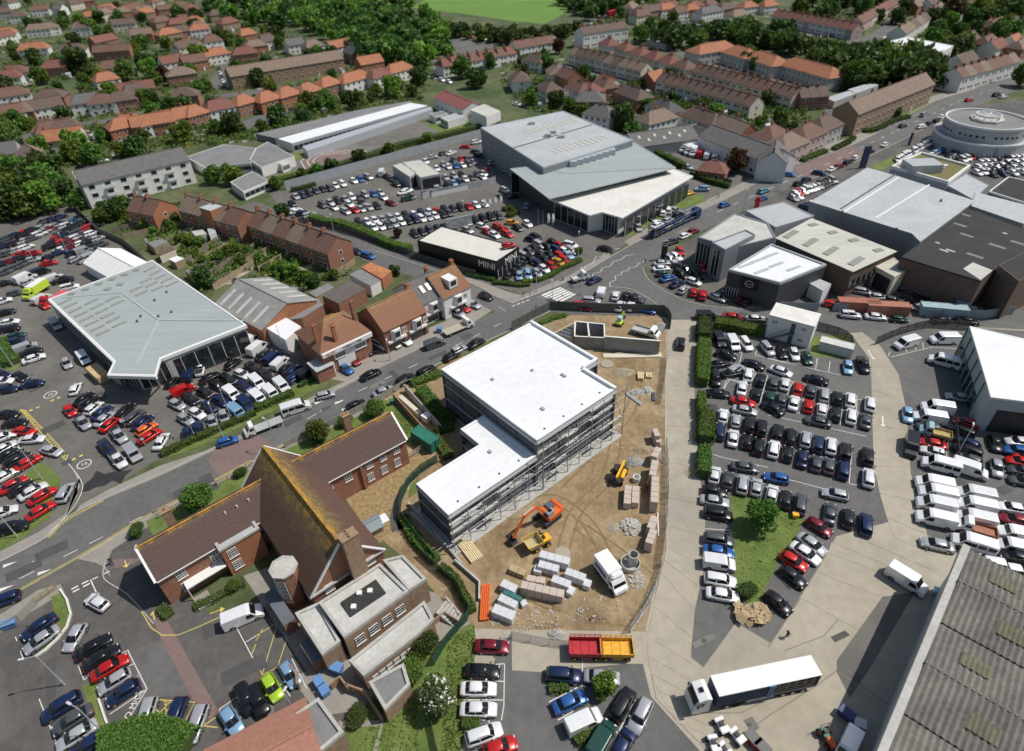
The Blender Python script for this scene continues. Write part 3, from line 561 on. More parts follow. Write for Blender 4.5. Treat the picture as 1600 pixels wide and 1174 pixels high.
# ---------- new steel-framed building ----------
def construction():
    up=[W(*p,10.2) for p in ((688,578.6),(832,504),(934,564),(914,577),(963,608),(839,690))]
    # square the plan up
    o=up[5]; u=((up[0]-up[5]).normalized()+(up[2]-up[1]).normalized()*-1).normalized(); v=Vector((-u.y,u.x,0)); v=-v if v.dot(up[4]-up[5])<0 else v
    def loc(p): d=p-o; return (d.dot(u),d.dot(v))
    U=[loc(p) for p in up]
    Lu=(U[0][0]+U[1][0])/2; Wu=(U[2][1]+U[1][1])/2; a1=U[4][0]; nx=(U[2][0]+U[3][0])/2; Wr=(U[4][1]);
    poly=[(0,0),(0,Wr),(nx,Wr),(nx,Wu),(Lu,Wu),(Lu,0)]
    lo=[loc(W(*p,6.85)) for p in ((650.4,757.5),(747.6,696.2),(720.3,671.4),(751.8,652.7),(835,716.6),(700.7,807))]
    x0,x1=lo[5][0],lo[0][0]; y0=(lo[0][1]+lo[5][1])/2; ym=(lo[1][1]+lo[2][1])/2; x2=(lo[2][0]+lo[3][0])/2
    lpoly=[(x0,y0),(x0,-.12),(x2,-.12),(x2,ym),(x1,ym),(x1,y0)]
    rz=math.atan2(u.y,u.x); t=thing('steel_framed_building','unfinished two and three storey building with bright white flat roofs on an open steel frame','building',(o.x,o.y,0),rz)
    sgn=1 if (u.x*v.y-u.y*v.x)>0 else -1
    P=lambda q:(q[0],q[1]*sgn)
    print('construction',Lu,Wu,Wr,nx,lo)
    def slab(pl,z0,z1,nm,m): return MB().prism([P(q) for q in pl],z0,z1).build(nm,m,t)
    slab([(-2.0,y0-1.2),(-2.0,Wr+.4),(nx,Wr+.4),(nx,Wu+.5),(Lu+.4,Wu+.5),(Lu+.4,-.3),(x1+1.2,-.3),(x1+1.2,y0-1.5)],.045,.2,'ground_slab',concrete_g)
    for z in (3.3,6.75): slab([(a*.985+.1,b*.985+.1) for a,b in poly],z,z+.25,'floor_slab',concrete_g)
    slab([(a,b) for a,b in lpoly],3.2,3.45,'floor_slab',concrete_g)
    def parp(pl,z,nm='roof'):
        slab(pl,z-.35,z,nm,roof_white); n=len(pl); rb=[]
        for i in range(n):
            a,b=Vector((*pl[i],0)),Vector((*pl[(i+1)%n],0)); d=(b-a).normalized(); s=Vector((-d.y,d.x,0)); c=Vector((sum(q[0] for q in pl)/n,sum(q[1] for q in pl)/n,0))
            # inward side by orientation
            area=sum(pl[k][0]*pl[(k+1)%n][1]-pl[(k+1)%n][0]*pl[k][1] for k in range(n)); s=s if area>0 else -s
            mb=MB(); h=.55 if i in (1,2,3) and z>8 else .22
            q=[a,b,b+s*.55,a+s*.55]; mb.prism([P((k.x,k.y)) for k in q],z-.36,z+h+.004*i); mb.build('parapet',roof_white,t)
    parp(poly,10.2); parp(lpoly,6.85); sm_=mat('membrane_seam',(.66,.67,.68),.6,.05,1)
    for (xa,xb,ya,yb,z) in ((.7,Lu-.7,.7,Wr-.7,10.2),(x0+.7,x1-.7,y0+.7,-.8,6.85)):
        for k in range(1,int((xb-xa)/2.1)): MB().bar((*P((xa+k*2.1,ya)),z+.006),(*P((xa+k*2.1,(min(yb,Wu-.7) if xa+k*2.1>nx else yb))),z+.006),.07,.012).build('membrane_seam',sm_,t)
        for k in range(4): MB().cbox(*P((xa+.6,ya+(yb-ya)*(k+.5)/4)),z,.3,.3,.1).build('roof_outlet',steel_d,t)
    for q in ((5,6,.8),(14,12,.5),(9,15,1.2),(17,5,.6),(6,-5,.7)): MB().cbox(*P(q[:2]),(10.2 if q[1]>0 else 6.85),q[2],.5,.25).build('site_sundries',wrap_ if (wrap_:=mat('grey_wrap',(.35,.36,.38),.6,.1)) else None,t)
    # facade edge band under the roof
    for pl,z in ((poly,9.84),(lpoly,6.49)):
        n=len(pl)
        for i in range(n):
            a,b=pl[i],pl[(i+1)%n]; MB().bar((*P(a),z-.2),(*P(b),z-.2),.3,.36).build('edge_beam',steel,t)
    # columns, beams, studs, bracing
    colm=MB().cbox(0,0,.2,.28,.28,9.6).mesh('column',steel_d); colm2=MB().cbox(0,0,.2,.28,.28,6.2).mesh('column',steel_d)
    stud=[MB().cbox(0,0,0,.09,.14,3.0).mesh('wall_stud',steel)]
    def side(pl,zs,cm_,h0=.2):
        n=len(pl)
        for i in range(n):
            a,b=Vector((*pl[i],0)),Vector((*pl[(i+1)%n],0)); L=(b-a).length; k=max(1,round(L/5.2)); ang=math.atan2((b.y-a.y)*sgn,b.x-a.x)
            c=Vector((sum(q[0] for q in pl)/n,sum(q[1] for q in pl)/n,0)); d=(b-a).normalized()
            area=sum(pl[q][0]*pl[(q+1)%n][1]-pl[(q+1)%n][0]*pl[q][1] for q in range(n)); s=Vector((-d.y,d.x,0))*(1 if area>0 else -1)
            for j in range(k): q=a.lerp(b,j/k)+s*.3; put('column',cm_,t,(*P((q.x,q.y)),0),ang)
            for z in zs:
                aa,bb=a+s*.3,b+s*.3; MB().bar((*P(aa),z),(*P(bb),z),.2,.32).build('beam',steel,t)
                if z>3: 
                    m=int(L/2.6); mb=MB()
                    for j in range(m+1):
                        q=(a+s*.12).lerp(b+s*.12,j/max(m,1)); mb.cbox(*P(q),z-3.1,.09,.09,3.1)
                    for zz in (z-1.6,): mb.bar((*P(a+s*.12),zz),(*P(b+s*.12),zz),.07,.12)
                    mb.build('stud_wall_frame',mat('stud_steel',(.22,.25,.29),.5,.1,2,metal=.3),t)
                    # sheeted bays, mostly coloured dark to stand in for the shaded interior
                    for j in range(k):
                        if (i in (4,5)) or rnd.random()<.55:
                            q0=(a+s*.22).lerp(b+s*.22,(j+.06)/k); q1=(a+s*.22).lerp(b+s*.22,(j+.94)/k)
                            if i in (4,5) or rnd.random()<.8: MB().bar((*P(q0),z-1.6),(*P(q1),z-1.6),.05,2.9).build('sheathing_panel',steel_d if i in(4,5) or rnd.random()<.93 else wall_lgrey,t)
    side(poly,(3.3,6.75,9.8),colm); side(lpoly,(3.3,6.4),colm2)
    # inner cores seen through the frame
    for (a,b,c,d,h) in ((4,4,9,9,9.7),(13,8,17,14,9.7),(3,y0+2,8,-3,6.3)):
        MB().prism([P(q) for q in ((a,b),(c,b),(c,d),(a,d))],.2,h).build('inner_core_wall',MATS['grey_cladding'],t)
    for q in range(9): MB().bar((*P((1+q*1.6,Wr-1.2 if q%2 else 2)),.3),(*P((2.5+q*1.6,Wr-1.2 if q%2 else 2)),3.3),.1).build('brace',steel,t)
    # scaffolding along the two lit faces
    sc=thing('scaffolding','tube and board scaffolding standing against the steel frame under the white roofs','scaffolding',(o.x,o.y,0),rz)
    tubes={}; tb=mat('scaffold_tube',(.3,.32,.34),.5,.1,2,metal=.3)
    def tube(L): 
        k=round(L,1)
        if k not in tubes: tubes[k]=MB().cyl((0,0,0),(0,0,k),.07,n=6).mesh('pole',tb)
        return tubes[k]
    for (ya,yb,h,xo) in ((y0-.6,-.2,8.0,x0),(.0,Wr+.8,11.2,0)):
        n=round((yb-ya)/3.0)
        for j in range(n+1):
            y=ya+(yb-ya)*j/n
            for xx in (-1.5,): put('pole',tube(h),sc,(*P((xo+xx,y)),.15),0)
            if j<n:
                y2=ya+(yb-ya)*(j+1)/n
                for z in np.arange(2.1,h,2.05):
                    if rnd.random()<.5: continue
                    MB().bar((*P((xo-1.02,y)),z),(*P((xo-1.02,y2-.05)),z),.5,.06).build('board',mat('scaffold_board',(.5,.49,.44),.9,.2,2),sc)
                if j%2==0:
                    MB().cyl((*P((xo-1.5,y)),.2),(*P((xo-1.5,y2)),h*.55),.035,n=5).build('brace',tb,sc)
                else: MB().cyl((*P((xo-1.5,y2)),h*.45),(*P((xo-1.5,y)),h*.95),.035,n=5).build('brace',tb,sc)
        for z in np.arange(2.1,h,2.05):
            for zz in (z+1.0,): MB().cyl((*P((xo-1.5,ya)),zz),(*P((xo-1.5,yb)),zz),.035,n=5).build('guard_rail',tb,sc)
    # raking props at the foot
    for j in range(4):
        y=y0+j*(-y0+Wr)/4+1; x=(x0 if y<0 else 0)
        MB().cyl((*P((x-2.9,y)),.15),(*P((x-1.5,y)),3.2),.035,n=5).build('raking_prop',steel,sc)
    HOUSES.append((0,85,26))
    return t
construction()
# ---------- brick hall with steep roof ----------
hall_roof=mat('hall_tile_roof',(.1,.058,.043),.92,.3,.35,bump=.4,col2=(.17,.105,.07),thr=(.35,.65))
def lichen_roof(name,base,c2,edge):
    """tiles with orange lichen that grows thicker towards the ridge (height on the roof, object space)"""
    m=bpy.data.materials.new(name); m.use_nodes=True; n=m.node_tree.nodes; l=m.node_tree.links; p=n['Principled BSDF']; p.inputs['Roughness'].default_value=.92
    g=n.new('ShaderNodeTexCoord'); sp=n.new('ShaderNodeSeparateXYZ'); l.new(g.outputs['Object'],sp.inputs[0])
    t=n.new('ShaderNodeTexNoise'); t.inputs['Scale'].default_value=.9; t.inputs['Detail'].default_value=8; t.inputs['Roughness'].default_value=.75; l.new(g.outputs['Object'],t.inputs[0])
    mr=n.new('ShaderNodeMapRange'); mr.inputs[1].default_value=edge[0]; mr.inputs[2].default_value=edge[1]; mr.inputs[3].default_value=-.34; mr.inputs[4].default_value=.24; l.new(sp.outputs[2],mr.inputs[0])
    ad=n.new('ShaderNodeMath'); l.new(t.outputs[0],ad.inputs[0]); l.new(mr.outputs[0],ad.inputs[1])
    r=n.new('ShaderNodeValToRGB'); l.new(ad.outputs[0],r.inputs[0]); e=r.color_ramp.elements; e[0].position=.36; e[0].color=(*base,1); e[1].position=.78; e[1].color=(.5,.26,.035,1)
    k=e.new(.56); k.color=(*c2,1)
    t2=n.new('ShaderNodeTexNoise'); t2.inputs['Scale'].default_value=7; t2.inputs['Detail'].default_value=3; l.new(g.outputs['Object'],t2.inputs[0])
    mx=n.new('ShaderNodeMix'); mx.data_type='RGBA'; mx.blend_type='MULTIPLY'; mx.inputs[0].default_value=.7; l.new(r.outputs[0],mx.inputs[6]); 
    m2=n.new('ShaderNodeMapRange'); m2.inputs[1].default_value=.3;m2.inputs[2].default_value=.7;m2.inputs[3].default_value=.55;m2.inputs[4].default_value=1.35; l.new(t2.outputs[0],m2.inputs[0]); cb=n.new('ShaderNodeCombineColor'); [l.new(m2.outputs[0],cb.inputs[i]) for i in range(3)]; l.new(cb.outputs[0],mx.inputs[7]); l.new(mx.outputs[2],p.inputs['Base Color'])
    w_=n.new('ShaderNodeTexWave'); w_.bands_direction='Z'; w_.inputs['Scale'].default_value=2.6; w_.inputs['Distortion'].default_value=.3; l.new(g.outputs['Object'],w_.inputs[0])
    b=n.new('ShaderNodeBump'); b.inputs['Strength'].default_value=.5; b.inputs['Distance'].default_value=.06; l.new(w_.outputs[1],b.inputs['Height']); l.new(b.outputs[0],p.inputs['Normal']); MATS[name]=m; return m
LR1=lichen_roof('lichen_hall_roof',(.115,.062,.045),(.175,.12,.05),(7.0,13.0)); LR2=lichen_roof('lichen_wing_roof',(.105,.066,.058),(.13,.085,.06),(8.3,9.5)); LR3=lichen_roof('lichen_shop_roof',(.25,.125,.075),(.31,.18,.09),(7.2,11.2))
def police():
    A,B,C,D=[W(*q,6) for q in ((376.6,768.6),(477.4,716.5),(597,857),(487.3,930.3))]
    c=(A+B+C+D)/4; ax=((D-A)+(C-B)).normalized(); rz=math.atan2(ax.y,ax.x); L=((D-A).length+(C-B).length)/2; Wd=((B-A).length+(C-D).length)/2
    t=thing('brick_hall','old brick hall with a very steep orange lichened tile roof between two lower wings','hall',(c.x,c.y,0),rz)
    gbody(t,L,Wd,6,12.3,brick,LR1,ov=.3,verge=frame_w)
    hx,hy=L/2,Wd/2
    # big chimney stack on the near gable (+x end)
    chimney(t,hx+.75,1.2,0,13.6,1.5,2.3,brick_y,3,'chimney_stack'); 
    for y in (-3.1,3.4): addwin(t,(hx,y,4.4),math.pi/2,1.3,1.6,bars=3)
    MB().box(hx+.02,-hy,5.6,hx+.32,hy,5.85).build('string_course',concrete_g,t)
    for x in (hx-3,hx-6): addwin(t,(x,-hy,2.2),0,1.5,2.4,bars=3)
    # bell-shaped oriel tower on the left slope
    tw=(hx-5.2,-hy-1.2); oct_=[(tw[0]+1.75*math.cos(a),tw[1]+1.75*math.sin(a)) for a in [math.pi/8+i*math.pi/4 for i in range(8)]]
    o=MB().prism(oct_,0,7.6).build('stair_turret',brick,t); 
    o2=MB().prism([(tw[0]+(x-tw[0])*1.12,tw[1]+(y-tw[1])*1.12) for x,y in oct_],7.6,7.9).build('turret_coping',concrete_g,t)
    MB().prism([(tw[0]+(x-tw[0])*.82,tw[1]+(y-tw[1])*.82) for x,y in oct_],7.9,7.93).build('turret_roof',roof_fel2,t)
    for a in (-math.pi/2,-math.pi/4,-3*math.pi/4):
        q=(tw[0]+1.63*math.cos(a),tw[1]+1.63*math.sin(a)); addwin(t,(q[0],q[1],2.0),a+math.pi/2,1.0,4.8,bars=4)
    reg(t,14)
    # wings
    for nm,lab,e0,e1,side in (('brick_wing','west wing of the brick hall with lichen along its ridge and a flat topped bay',(243.5,907),(402,815),1),('brick_wing','east wing of the brick hall, plain gabled, with two rows of white sash windows',(633,686),(510,752),-1)):
        a,b=W(*e0,6),W(*e1,6); d=(b-a).normalized(); n=Vector((-d.y,d.x,0)); 
        n = n if n.y>0 else -n
        if side==1: a=a; b=a+d*18.2
        else: b=a+d*18.0
        hw=4.35; cc=(a+b)/2+n*(hw-.3); dd=d if d.x>0 else -d; L2=(b-a).length
        t2=thing(nm,lab,'building',(cc.x,cc.y,0),math.atan2(dd.y,dd.x),'wings of the brick hall')
        gbody(t2,L2,2*hw-.6,6,9.2,brick,LR2,ov=.3,verge=frame_w); hx2=L2/2; hy2=hw-.3
        MB().box(-hx2,-hy2-.42,5.72,hx2,-hy2-.3,5.86).build('gutter',frame_w,t2)
        if side==1:
            for x,z in ((-6.2,3.7),(-6.2,1.0),(-1.6+.2,3.2)): addwin(t2,(x,-hy2,z),0,1.35,1.75,bars=3)
            for x,z in ((6.1,4.1),(6.2,1.2),(8.3,2.9)): addwin(t2,(x,-hy2,z),0,1.2,1.5,bars=3)
            # bay
            MB().box(-.6,-hy2-1.5,0,5.2,-hy2,5.9).build('bay_wall',brick_o,t2)
            MB().box(-.35,-hy2-1.2,5.9,4.95,-hy2,6.0).build('bay_roof',roof_grey2,t2)
            m=MB().box(-.75,-hy2-1.65,5.9,5.35,-hy2-1.2,6.3).box(-.75,-hy2-1.2,5.9,-.3,-hy2+.9,6.3).box(4.9,-hy2-1.2,5.9,5.35,-hy2+.9,6.3); m.build('bay_coping',concrete_g,t2)
            for x,z in ((.7,3.6),(.7,.9)): addwin(t2,(x,-hy2-1.5,z),0,1.35,1.75,bars=3)
            for k in range(5): MB().cyl((4+k*.9-1.5,-1.5+(k%2)*.7,7.2),(4+k*.9-1.5,-1.5+(k%2)*.7,8.6),.09,.12,6).build('vent_cowl',frame_w,t2)
            # entrance canopy + ramp
            MB().box(-6.5,-hy2-1.6,2.7,-.8,-hy2,2.85).box(-6.5,-hy2-1.6,0,-6.38,-hy2-1.5,2.7).build('entrance_canopy',frame_w,t2)
            MB().box(-6.5,-hy2-4,0,-4.4,-hy2-1.4,.35).build('ramp',paving,t2)
            chimney(t2,-4.0,hy2+1.2,0,8.4,1.3,1.1,brick_y,1); MB().box(-3.2,hy2,0,1.8,hy2+2.4,3.6).build('rear_outshot',brick_y,t2)
        else:
            for x in (hx2-2.0,hx2-4.6,hx2-7.2): 
                addwin(t2,(x,-hy2,3.9),0,1.15,1.7,bars=3); addwin(t2,(x-.25,-hy2,1.0),0,1.15,1.7,bars=3)
            for x,z in ((hx2-11.2,3.6),(hx2-14.5,3.9),(hx2-16.2,4.1)): addwin(t2,(x,-hy2,z),0,1.1 if z>3.7 else 1.3,1.5 if z>3.7 else 2.1,bars=3)
            addwin(t2,(hx2-14.3,-hy2,1.2),0,1.2,1.5,bars=3)
            MB().box(hx2-9.0,-hy2-.35,0,hx2-8.6,-hy2,5.9).build('brick_pier',brick,t2)
            chimney(t2,hx2-6,hy2+1.2,0,8.8,1.3,1.1,brick_y,2); MB().box(hx2-9,hy2,0,hx2-4,hy2+2.2,3.6).build('rear_outshot',brick_y,t2)
        reg(t2,11)
police()
def cupwins(t,a,b,zs,n,w,h,bars=2,m=.8): 
    for z in zs: wallwins(t,a,b,z,n,w,h,False,bars,m)
# flat roofed annexes below the hall (crop 42 pixels)
def annex(lab,pts,h,wall,roof,par=.4,ph=.3,crop='42',wins=None,name='flat_roofed_annexe',group='flat roofed annexes of the hall',pm=concrete_g):
    t,L=flatb(name,lab,'annexe',pts,h,wall,roof,crop,par,pm,group=group,ph=ph)
    if wins:
        for i,z,n,w,hh in wins: wallwins(t,L[i],L[(i+1)%len(L)],z,n,w,hh,False,2)
    reg(t,6); return t,L
def nearwalls(L):
    """indices of the edges facing the viewer, longest first"""
    n=len(L); r=[]
    for i in range(n):
        d=L[(i+1)%n]-L[i]; 
        if (d.y*0-d.x)*1<0: r.append((d.length,i))
    return [i for _,i in sorted(r,reverse=True)]
t,L=annex('main flat roof annexe with a dark raised rooflight deck below the big chimney',[(385,270),(760,30),(935,200),(540,485)],5.2,brick_y,roof_fel2)
k=nearwalls(L)[0]; cupwins(t,L[k],L[(k+1)%4],(2.0,),4,1.4,1.7,2)
cc=sum([WC('42',*p,5.2) for p in ((520,270),(735,130),(795,210),(580,355))],Vector())/4; dq=[WC('42',*p,5.2) for p in ((520,270),(735,130),(795,210),(580,355))]
o=MB().prism([(p.x-t.location.x,p.y-t.location.y) for p in dq],5.2,5.5).build('raised_deck',roof_dark,t)
for q in ((632,208),(697,195),(597,292)):
    p=WC('42',*q,5.6); MB().cbox(p.x-t.location.x,p.y-t.location.y,5.5,.65,.65,.35).build('skylight_dome',frame_w,o)
annex('narrow flat roof annexe beyond the rooflight deck, beside the curved green fence',[(775,10),(900,-20),(1045,125),(935,195)],5.2,brick_y,roof_fel2)
annex('low pale roofed annexe beside the dark parking bay under the hall gable',[(240,335),(385,270),(520,505),(405,590)],4.4,brick_y,roof_fel2)
t,L=annex('long stained flat roof extension with a small window row, next to the tree',[(570,625),(1030,260),(1090,370),(985,470),(660,720)],3.6,brick_y,roof_fel2)
k=nearwalls(L)[0]; cupwins(t,L[k],L[(k+1)%len(L)],(1.4,),6,.8,.9,1)
annex('dark flat roofed brick outbuilding at the lawn edge under the long extension',[(690,755),(905,640),(945,770),(790,930)],3.0,brick_y,roof_felt)
annex('grey felt roof block beside the red tiled roof at the bottom edge',[(245,950),(385,850),(540,1060),(405,1174),(380,1174)],4.0,brick_y,roof_felt)
t,L=annex('blue roofed bin store lean-to beside the dark bay',[(45,215),(110,170),(240,360),(170,410)],2.6,brick,mat('slate_lean',(.12,.13,.15)),par=0,group=None,name='lean_to'); 
t,L=annex('small dark lean-to beside the bins and the angled parking bays',[(270,525),(320,470),(400,600),(345,640)],2.4,brick,MATS['slate_lean'],par=0,group=None,name='lean_to')
p=WC('41',1480,1110,5); t=thing('red_tiled_house','low building with a pink red clay tiled roof at the bottom edge','building',(W(412,1186,4).x,W(412,1186,4).y,0),heading(420,1150,28))
gbody(t,11.5,8.6,3.6,5.2,brick_y,mat('clay_tile',(.42,.2,.14),.9,.18,2.0,bump=.6)); reg(t,7)
# ---------- helper: sloping polygon roofs over px outlines ----------
def rooflight(t,c,pts,z,m,ang,L,w_,parent=None):
    me=MB().cbox(0,0,0,L,w_,.12).mesh('rooflight',m)
    for q in pts:
        p=WC(c,*q,z); o=put('rooflight',me,parent or t,(p.x-t.location.x,p.y-t.location.y,z),heading(*px(c,*q),ang))
def facade(t,L,i,z,h,n,m=glass,inset=.3):
    n_=len(L); return band(t,L[i%n_],L[(i+1)%n_],z,h,'glazing',m,.06,n,inset)
def edge_near(t,L,q):
    """edge of the plan whose middle is nearest to photo point q on the ground"""
    p=W(*q,2)-t.location; n=len(L); return min(range(n),key=lambda i:((L[i]+L[(i+1)%n])/2-Vector((p.x,p.y,0))).length)
# van dealer showroom
t,L=flatb('van_showroom','large pale grey metal roofed van showroom with rows of narrow rooflights and a glazed front','showroom',[(76,468),(238,407),(385,508),(252,560),(244,588),(168,586),(178,565)],6.6,wall_lgrey,roof_grey,par=.35,pm=frame_w,ph=.12,wp=[(79,470),(238,410),(382,508),(258,558),(205,570),(178,560)])
# raised seam hips
for a,b in (((97,465),(190,457)),((190,457),(248,500)),((248,500),(381,501)),((248,500),(212,572)),((190,457),(262,432))):
    p,q=W(*a,6.7),W(*b,6.7); MB().bar((p.x-t.location.x,p.y-t.location.y,6.68),(q.x-t.location.x,q.y-t.location.y,6.68),.3,.1).build('roof_seam',roof_grey2,t)
rl=[(400,710),(432,733),(465,760),(498,787),(530,815),(562,843),(597,873),(632,900),(560,712),(594,740),(626,767),(660,795),(693,822),(730,850),(686,694),(720,720),(835,634),(868,659),(895,583),(928,607),(965,630),(915,513),(950,535),(985,558),(1020,580),(1052,603)]
rooflight(t,'21',rl,6.62,mat('rooflight_dull',(.26,.27,.24),.5,.1,2),25,3.0,.75)
for q in ((440,662),(525,635),(606,602),(686,573),(764,546),(835,517),(735,605),(660,635)):
    p=WC('21',*q,6.62); MB().cbox(p.x-t.location.x,p.y-t.location.y,6.6,1.6,1.2,.18).build('roof_hatch',MATS['rooflight_dull'],t)
for q in ((947,705),(1020,655),(970,803),(1050,777),(840,834),(862,803)):
    p=WC('21',*q,6.62); MB().cyl((p.x-t.location.x,p.y-t.location.y,6.6),(p.x-t.location.x,p.y-t.location.y,7.1),.22).build('roof_vent',steel_d,t)
for q in ((330,548),(270,580)):
    i=edge_near(t,L,q)
for i in range(len(L)):
    a,b=L[i],L[(i+1)%len(L)]
    if (b-a).length>8 and (b.x-a.x)>0:
        if (b-a).length>15: facade(t,L,i,.3,4.9,max(3,int((b-a).length/2.6)),inset=.4)
        MB().bar((a.x,a.y,6.3),(b.x,b.y,6.3),.5,.7).build('fascia',frame_w,t)
    if (b-a).length>30 and (b.x-a.x)<=0 : pass
wq=[(W(*q,6.6)-t.location) for q in ((178,560),(205,570),(258,558))]
for a,b in zip(wq,wq[1:]): band(t,a,b,.3,5,'glazing',glass,.08,4,.2)
for q,q2 in (((170,584),(186,600)),((178,584),(190,602)),((242,586),(250,604)),((252,561),(262,580))):
    a,b=W(*q,6.1)-t.location,W(*q2,0)-t.location; a.z=6.1;b.z=0; MB().bar(a,b,.28).build('raking_column',frame_w,t)
mb=MB().cyl((0,-.1,0),(0,0,0),1,n=16); o=mb.build('blue_oval_badge',blue_t,t); q=(W(168,586,5.9)+W(244,588,5.9))/2-t.location; o.location=(q.x,q.y-.35,6.25); o.scale=(1.3,1,.35)
reg(t,26); HOUSES.append((-75,122,18))
# marquee
t=thing('marquee','white ribbed frame marquee standing beyond the grey showroom roof','marquee',(W(184,410,4).x,W(184,410,4).y,0),heading(184,404,-28))
mq=mat('marquee_canvas',(.78,.78,.76),.7,.04,.5)
gbody(t,19,10,3.2,5.4,mq,mq,ov=.2)
for k in range(8):
    x=-9.3+k*2.65
    for s in (-1,1): MB().bar((x,s*5.2,3.25),(x,0,5.6),.12,.1).build('frame_rib',frame_w,t)
reg(t,10)
# mini showroom (black box)
t,L=flatb('black_showroom','black box car showroom with flat cream roof, lettered MINI on two sides','showroom',[(652,377),(690,354),(811,387),(776,410)],4.9,wall_black,mat('mini_roof',(.62,.6,.54),.7,.06,.3),par=.3,pm=wall_black,ph=.18)
zz=t.location
def walltext(t,L,i,s,size,z,frac,m=frame_w,ext=.03,off=.08,nm='lettering'):
    a,b=L[i],L[(i+1)%len(L)]; d=(b-a); rz=math.atan2(d.y,d.x); n=Vector((d.y,-d.x,0)).normalized()*off; q=a.lerp(b,frac)+n
    return text(s,q,0,size,m,z,nm,t,(math.pi/2,0,rz),ext)
i1=edge_near(t,L,(714,395)); i2=edge_near(t,L,(795,400)); walltext(t,L,i1,'MINI',2.6,3.3,.88); walltext(t,L,i2,'MINI',2.6,3.4,.62)
facade(t,L,i2,.2,2.4,5); reg(t,14)
# premium dealer: three stacked roofs
t,L=flatb('dealer_workshop','tallest grey workshop block of the big dealership with a pale stained metal roof','workshop',[(751,200),(880,174),(989,219),(849,262)],10.5,wall_grey,roof_grey2,par=.3,pm=steel,ph=.15,group='blocks of the big dealership')
i=edge_near(t,L,(790,250))
for f in range(2): wallwins(t,L[i],L[(i+1)%4],2.2+f*3.2,9,.9,1.7,True,m=4)
p,q=W(800,232,10.6)-zz*0,W(925,195,10.6); MB().bar((p.x-t.location.x,p.y-t.location.y,10.55),(q.x-t.location.x,q.y-t.location.y,10.55),.5,.2).build('roof_seam',steel_d,t)
for k in range(11):
    for (x0,y0,x1,y1) in ((825,206,898,188),(866,236,945,214)):
        s=k/10; pp=W(x0+(x1-x0)*s,y0+(y1-y0)*s,10.6); put('rooflight',MB().cbox(0,0,0,1.1,5,.1).mesh('rooflight',roof_cream),t,(pp.x-t.location.x,pp.y-t.location.y,10.5),heading(850,215,15))
for q in ((864,208),(831,194),(877,215),(856,213)):
    pp=W(*q,10.6); MB().cbox(pp.x-t.location.x,pp.y-t.location.y,10.5,2.2,1.6,1).build('roof_vent',roof_grey2,t)
reg(t,30)
t,L=flatb('dealer_showroom','middle block of the big dealership, light blue grey roof with plant on it','showroom',[(797,264),(849,258),(893,244),(990,222),(1056,262),(858,311)],8.3,wall_dark,roof_grey,par=.3,pm=roof_grey2,ph=.1,wp=[(810,264),(849,262),(893,250),(985,229),(1042,262),(866,301)],group='blocks of the big dealership')
for k in range(7):
    pp=W(895+k*10,257-k*3,8.6); MB().cbox(0,0,0,2.3,3.2,1.6).build('air_handling_unit',steel,t).location=(pp.x-t.location.x,pp.y-t.location.y,8.4)
for a,b in (((869,291),(888,271)),((888,271),(1050,262)),((888,271),(830,262))):
    p,q=W(*a,8.4),W(*b,8.4); MB().bar((p.x-t.location.x,p.y-t.location.y,8.38),(q.x-t.location.x,q.y-t.location.y,8.38),.3,.1).build('roof_seam',roof_grey2,t)
i=edge_near(t,L,(828,300)); facade(t,L,i,.3,6.5,9); reg(t,26)
t,L=flatb('dealer_canopy_block','front block of the big dealership with a white stained flat roof and glass shopfront','showroom',[(858,311),(1052,264),(1083,276),(972,341),(940,332),(921,337)],6.3,render_w,mat('stained_white_roof',(.6,.57,.52),.85,.1,.15,col2=(.72,.71,.68)),par=.4,pm=frame_w,ph=.12,group='blocks of the big dealership',wp=[(866,311),(1046,270),(1076,277),(968,336),(942,327),(921,331)])
greypatch(MATS['stained_white_roof'],(.42,.2,.13),.09,.6,.68)
for i in range(len(L)):
    a,b=L[i],L[(i+1)%len(L)]
    if b.x>a.x and (b-a).length>20: facade(t,L,i,.3,4.4,9,inset=2.0)
wq=[W(*q,6.3)-t.location for q in ((866,311),(921,331),(942,327),(968,336))]
for a,b in ((wq[0],wq[1]),(wq[2],wq[3])): band(t,a,b,.2,5.2,'glazing',glass,.08,5,.3)
MB().cbox(0,0,0,2.4,1.2,6.4).build('brand_pylon',frame_w,t).location=(W(973,362).x-t.location.x,W(973,362).y-t.location.y,0)
reg(t,22)
# valet shed
for nm,q,z,lab in (('valet_shed',[(613,259),(628,255),(651,270),(640,277)],4.2,'left cream roofed bay of the open fronted valet shed'),('valet_shed',[(629,254),(657,250),(689,272),(657,278)],4.2,'wider right cream roofed bay of the valet shed')):
    t,L=flatb(nm,lab,'shed',q,z,wall_lgrey,roof_cream,par=.2,ph=.1,group='valet bays')
    i=edge_near(t,L,(q[3][0]-5,q[3][1]+6)); i=min(range(4),key=lambda k:(L[k]+L[(k+1)%4]).y); band(t,L[i],L[(i+1)%4],.1,3.4,'bay_opening',black,.05,0,.5); reg(t,5)
